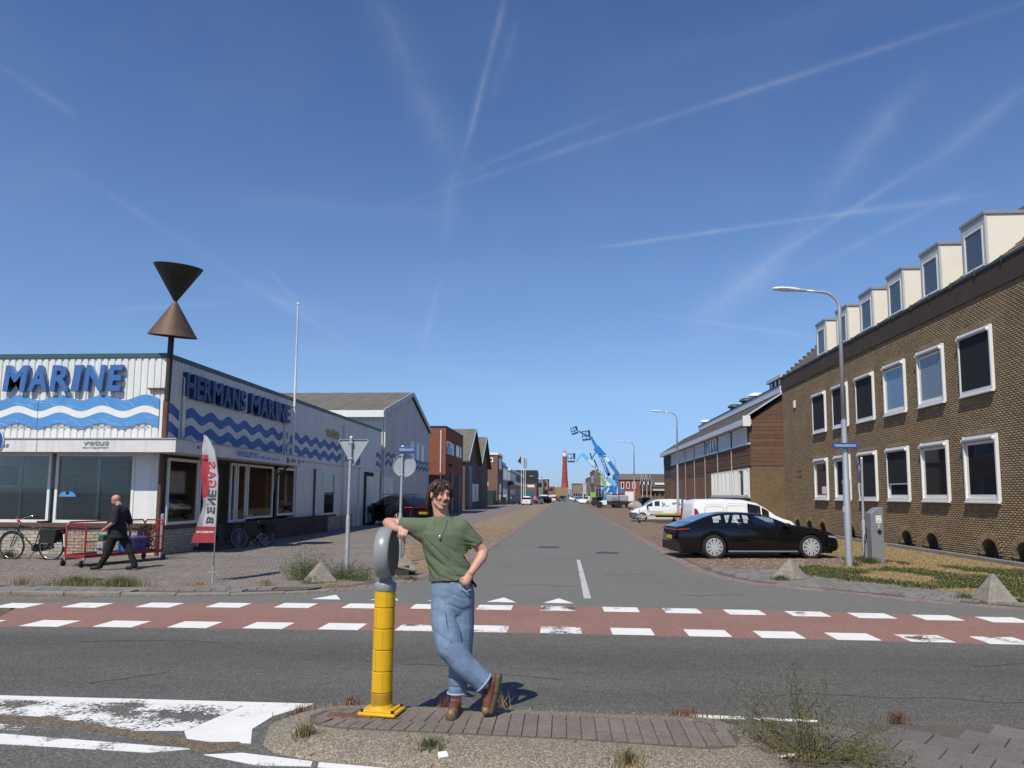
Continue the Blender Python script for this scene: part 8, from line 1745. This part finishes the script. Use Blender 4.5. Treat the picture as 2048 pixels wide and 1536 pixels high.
A = G_[green]; o = blades('green_grass', np.column_stack([A, zg(A)]), .10, .015, M_gr, .9); tag(o, 'green weedy grass on the verge in front of the brown brick office', 'grass', kind='stuff')
A = G_[~green & (dens < .75)]; o = blades('dry_grass', np.column_stack([A, zg(A)]), .05, .013, M_dry, 1.0); tag(o, 'dry yellow grass along the edges of the verge', 'grass', kind='stuff')
A = G_[green & (rng.random(len(G_)) < .03)]; V = []; F = []
for i, (x, y) in enumerate(A[:900]):
    z = gz(x, y) + .085; s_ = .012; V += [(x - s_, y, z), (x + s_, y, z), (x, y + s_, z + .01), (x, y - s_, z + .006)]; F += [(4 * i, 4 * i + 1, 4 * i + 2), (4 * i, 4 * i + 3, 4 * i + 1)]
o = npmesh('yellow_flowers', V, F, mat('flower_yellow', (.62, .55, .12), .7)); tag(o, 'tiny yellow and white flowers dotted through the verge grass', 'flowers', kind='stuff')
# joints of the parking bricks: moss and dry grass
for nm, poly, n, m, lab, zz in (('joint_grass', [(-3.2, 18.2), (-2.9, 24.8), (-2.7, 41.5), (-5.85, 41.5), (-5.85, 27), (-4.9, 22.5), (-4.3, 19.2)], 9000, M_dry, 'dry grass in the joints of the left parking strip', .012), ('joint_grass', [(3.6, 19.6), (5.6, 19.4), (7.9, 21.4), (8.7, 24), (9.7, 28.7), (10, 34), (3.6, 34)], 8000, M_dry, 'dry grass in the joints of the right parking bricks', .012)):
    q = scatter(poly, n); o = blades(nm, np.column_stack([q, np.full(n, zz)]), .022, .010, m, 1.2); tag(o, lab, 'grass', kind='stuff')
q = scatter([(3.7, 19.7), (5.6, 19.4), (7.7, 21.4), (8.7, 25), (9, 30), (3.6, 30)], 700); V = []; F = []
for i, (x, y) in enumerate(q): s_ = rng.uniform(.008, .03); V += [(x - s_, y - s_ * .4, .018), (x + s_, y - s_ * .5, .018), (x + s_ * .8, y + s_ * .6, .026), (x - s_ * .6, y + s_, .02)]; F += [(4 * i, 4 * i + 1, 4 * i + 2), (4 * i, 4 * i + 2, 4 * i + 3)]
tag(npmesh('fallen_flakes', V, F, mat('flake', (.52, .46, .34), .8)), 'pale flakes and dead leaves scattered on the parking bricks', 'leaves', kind='stuff')
def tuft(name, label, x, y, z, r, n, h, m, w=.007, lean=.7, cat='weed', group='weed tufts along the kerbs', m2=None, n2=0):
    t = thing(name, label, cat, (x, y, z), group=group); a = rng.uniform(0, 2 * math.pi, n); d = np.abs(rng.normal(0, .5, n)) * r
    blades('blades', np.column_stack([x + np.cos(a) * d, y + np.sin(a) * d * .6, np.full(n, z)]), h, w, m, lean, t)['kind'] = 'stuff'
    if n2: a = rng.uniform(0, 2 * math.pi, n2); d = np.abs(rng.normal(0, .6, n2)) * r; blades('dry_blades', np.column_stack([x + np.cos(a) * d, y + np.sin(a) * d * .6, np.full(n2, z)]), h * .6, w, m2, lean, t)['kind'] = 'stuff'
    return t
def bush(name, label, x, y, z, r, h, stems, m, leaf=.02, per=26, spread=1.0, cat='weed', group=None, flat=.6, dirs=None, m_st=None):
    """branching weed: stems fan out and carry small leaves"""
    t = thing(name, label, cat, (x, y, z), group=group); S = MB(); V = []; F = []; A = []
    for k in range(stems):
        a = rng.uniform(0, 2 * math.pi); el = rng.uniform(.25, 1.0)
        if dirs: a, el = dirs[k % len(dirs)]; a += rng.uniform(-.3, .3); el *= rng.uniform(.8, 1.1)
        L_ = h * rng.uniform(.6, 1.15); p = Vector((x + rng.normal() * r * .15, y + rng.normal() * r * .15, z)); d = Vector((math.cos(a) * math.sqrt(max(0, 1 - el * el)) * spread, math.sin(a) * math.sqrt(max(0, 1 - el * el)) * flat, el)).normalized(); pts = [p.copy()]
        for j in range(6):
            p = p + d * L_ / 6; d = (d + Vector((rng.normal() * .12, rng.normal() * .12, rng.normal() * .10 - .02))).normalized(); pts.append(p.copy())
            if j >= 1 and rng.random() < .8:
                q = p.copy(); e = (d + Vector((rng.normal() * .6, rng.normal() * .6, rng.uniform(-.1, .5)))).normalized(); bp_ = [q.copy()]
                for i in range(3):
                    q = q + e * L_ * .09; bp_.append(q.copy())
                    for _ in range(max(1, per // 14)): A.append(q + Vector((rng.normal(), rng.normal(), rng.normal())) * leaf * .9)
                S.tube(bp_, .0016, 3, .0008, cap=False)
            for _ in range(max(1, per // 8)):
                if j > 0: A.append(p + Vector((rng.normal(), rng.normal(), rng.normal())) * leaf * 1.3)
        S.tube(pts, .0032, 4, .001, cap=False)
    for c in A:
        u = Vector((rng.normal(), rng.normal(), rng.normal())).normalized() * leaf * rng.uniform(.4, 1); v = u.cross(Vector((rng.normal(), rng.normal(), rng.normal()))).normalized() * leaf * .35; i = len(V)
        V += [tuple(c - u * .5), tuple(c + v * .6), tuple(c + u * .5), tuple(c - v * .6)]; F += [(i, i + 1, i + 2, i + 3)]
    o = S.build('stems', m_st or M_olive, t, recalc=False); o['kind'] = 'stuff'; o = npmesh('leaves', V, F, m, np.repeat(rng.random(len(A)), 4), t); o['kind'] = 'stuff'; return t
bush('big_weed', 'large sprawling weed at the right end of the traffic island', 1.72, 5.46, .02, .40, .54, 60, M_olive, .024, 60, 1.15, dirs=[(3.0, .75), (2.2, .9), (1.4, .95), (.3, .6), (0, .35), (-.3, .15), (-.6, .12), (3.2, .5), (.6, .9), (2.8, .85), (-.15, .25)], flat=.7)
bush('small_weed', 'thin weed at the left foot of the large sprawling weed', 1.18, 5.70, .05, .1, .42, 7, M_leaf, .014, 12, .5)
tuft('dry_tuft', 'straw coloured grass round the foot of the large sprawling weed', 1.55, 5.50, .02, .42, 420, .07, M_dry, .005, 1.1)
bush('corner_weeds', 'green weed bush on the left corner beside the concrete pyramid', -5.6, 15.7, .0, .6, .62, 80, M_leaf, .038, 34, 1.0, flat=.9)
bush('corner_weeds', 'lower green weeds right of the pyramid, round the give way sign post', -4.75, 15.9, .0, .6, .42, 64, M_leaf, .034, 30, 1.3, flat=.9)
bush('corner_weeds', 'low weed patch between the sign post and the bollard', -4.35, 15.6, .0, .5, .30, 40, M_leaf, .03, 28, 1.4, flat=.9)
bush('front_weeds', 'small green weeds at the foot of the half hidden pyramid', -5.25, 15.0, .0, .4, .17, 24, M_leaf, .025, 26, 1.4)
for i, (x, y, z, r_, n, h, m, lab, m2, n2) in enumerate((
    (-9.6, 14.0, .03, .55, 900, .20, M_olive, 'long olive grass tuft behind the left kerb, in front of the walking man, left part', M_dry, 500),
    (-8.7, 14.05, .03, .6, 900, .20, M_olive, 'long olive grass tuft behind the left kerb, right of the walking man', M_dry, 500),
    (-10.7, 13.95, .03, .4, 160, .18, M_dry, 'thin dry stalks at the far left kerb', None, 0),
    (-7.35, 14.5, .0, .25, 260, .08, M_dry, 'dry grass at the foot of the feather banner', None, 0),
    (-6.0, 14.6, .03, .3, 260, .12, M_dry, 'dry grass left of the corner weeds', None, 0),
    (-4.6, 14.55, .02, .6, 700, .05, M_dry, 'straw litter along the left kerb bend', M_leaf, 120),
    (-3.3, 15.9, .01, .25, 300, .07, M_leaf, 'small grass tuft in front of the tilted pyramid', M_dry, 120),
    (-2.12, 5.98, .05, .14, 90, .10, M_redg, 'reddish grass tuft at the left nose of the traffic island', M_dry, 60),
    (-1.78, 6.22, .08, .12, 80, .09, M_redg, 'reddish grass tuft behind the yellow bollard', M_dry, 50),
    (-1.88, 5.42, .06, .10, 110, .15, M_olive, 'weed tuft growing on the left kerb slope of the island', M_dry, 60),
    (-.93, 5.28, .06, .16, 150, .10, M_leaf, 'green and straw weed tuft on the kerb slope below the standing man', M_dry, 140),
    (.42, 5.10, .06, .14, 110, .14, M_olive, 'weed tuft on the kerb slope right of the standing man', M_dry, 90),
    (-.98, 6.2, .08, .10, 60, .11, M_redg, 'thin reddish stalks behind the standing man', None, 0),
    (-.52, 6.2, .08, .14, 40, .20, M_dry, 'tall thin dry stalks in the standing man\'s shadow', None, 0),
    (1.0, 6.2, .06, .22, 120, .09, M_redg, 'reddish grass at the right tip of the island', M_dry, 60),
    (2.72, 6.38, .02, .12, 110, .10, M_redg, 'small russet tuft on the median edge right of the large weed', None, 0),
    (4.75, 16.7, .02, .25, 420, .12, M_leaf, 'grass tuft at the left foot of the pyramid by the street lamp', M_dry, 80),
    (7.3, 14.15, .02, .22, 300, .09, M_leaf, 'grass tuft at the left foot of the nearer right pyramid', M_dry, 100),
    (8.02, 13.75, .02, .14, 160, .08, M_leaf, 'grass tuft at the right foot of the nearer right pyramid', M_dry, 60),
    (7.75, 20.5, .0, .3, 500, .16, M_gr, 'taller grass round the foot of the nearest street lamp', None, 0),
    (8.6, 21.5, .0, .4, 700, .18, M_gr, 'taller grass round the charging post', None, 0),
    (-15.4, 19.5, .0, .3, 300, .30, M_leaf, 'green weed tuft behind the front wheel of the panniered bicycle', M_olive, 160),
    (-12.2, 17.9, .0, .4, 300, .08, M_dry, 'dry grass under the red trolley', None, 0),
    (2.9, 19.9, .0, .3, 10, .05, M_dry, 'tiny dry tuft at the gutter', None, 0))):
    if i == 23: continue
    tuft('grass_tuft', lab, x, y, z, r_, n, h, m, m2=m2, n2=n2)
q = np.column_stack([rng.uniform(-14, -4.2, 2600), np.zeros(2600)]); q[:, 1] = np.interp(q[:, 0], [-14, -8, -6.1, -5.2, -4.2], [12.68, 12.8, 13.1, 13.45, 14.0]) + np.abs(rng.normal(0, .05, 2600)) - .1
tag(blades('kerb_grass', np.column_stack([q, np.full(2600, .0)]), .035, .008, M_dry, 1.0), 'straw and grass caught along the foot of the left kerb', 'grass', kind='stuff')
q = np.column_stack([rng.uniform(-13, -5, 1500), rng.normal(13.82, .05, 1500)]); tag(blades('joint_grass', np.column_stack([q, np.full(1500, .0)]), .05, .007, M_dry, 1.0), 'dry grass between the left tiles and the forecourt bricks', 'grass', kind='stuff')
q = scatter([(-16, 14), (-9, 14.1), (-9, 17), (-16, 20)], 2600); q = q[noisev(q, .7, 9) > .05]; tag(blades('joint_grass', np.column_stack([q, np.full(len(q), .0)]), .035, .008, M_dry, 1.0), 'dry grass in the forecourt joints at the far left', 'grass', kind='stuff')
q = np.column_stack([rng.uniform(-2.2, 1.4, 900), rng.normal(6.12, .04, 900)]); tag(blades('joint_grass', np.column_stack([q, np.full(900, .09)]), .022, .006, M_dry, 1.0), 'dry moss and grass along the back edge of the island', 'grass', kind='stuff')
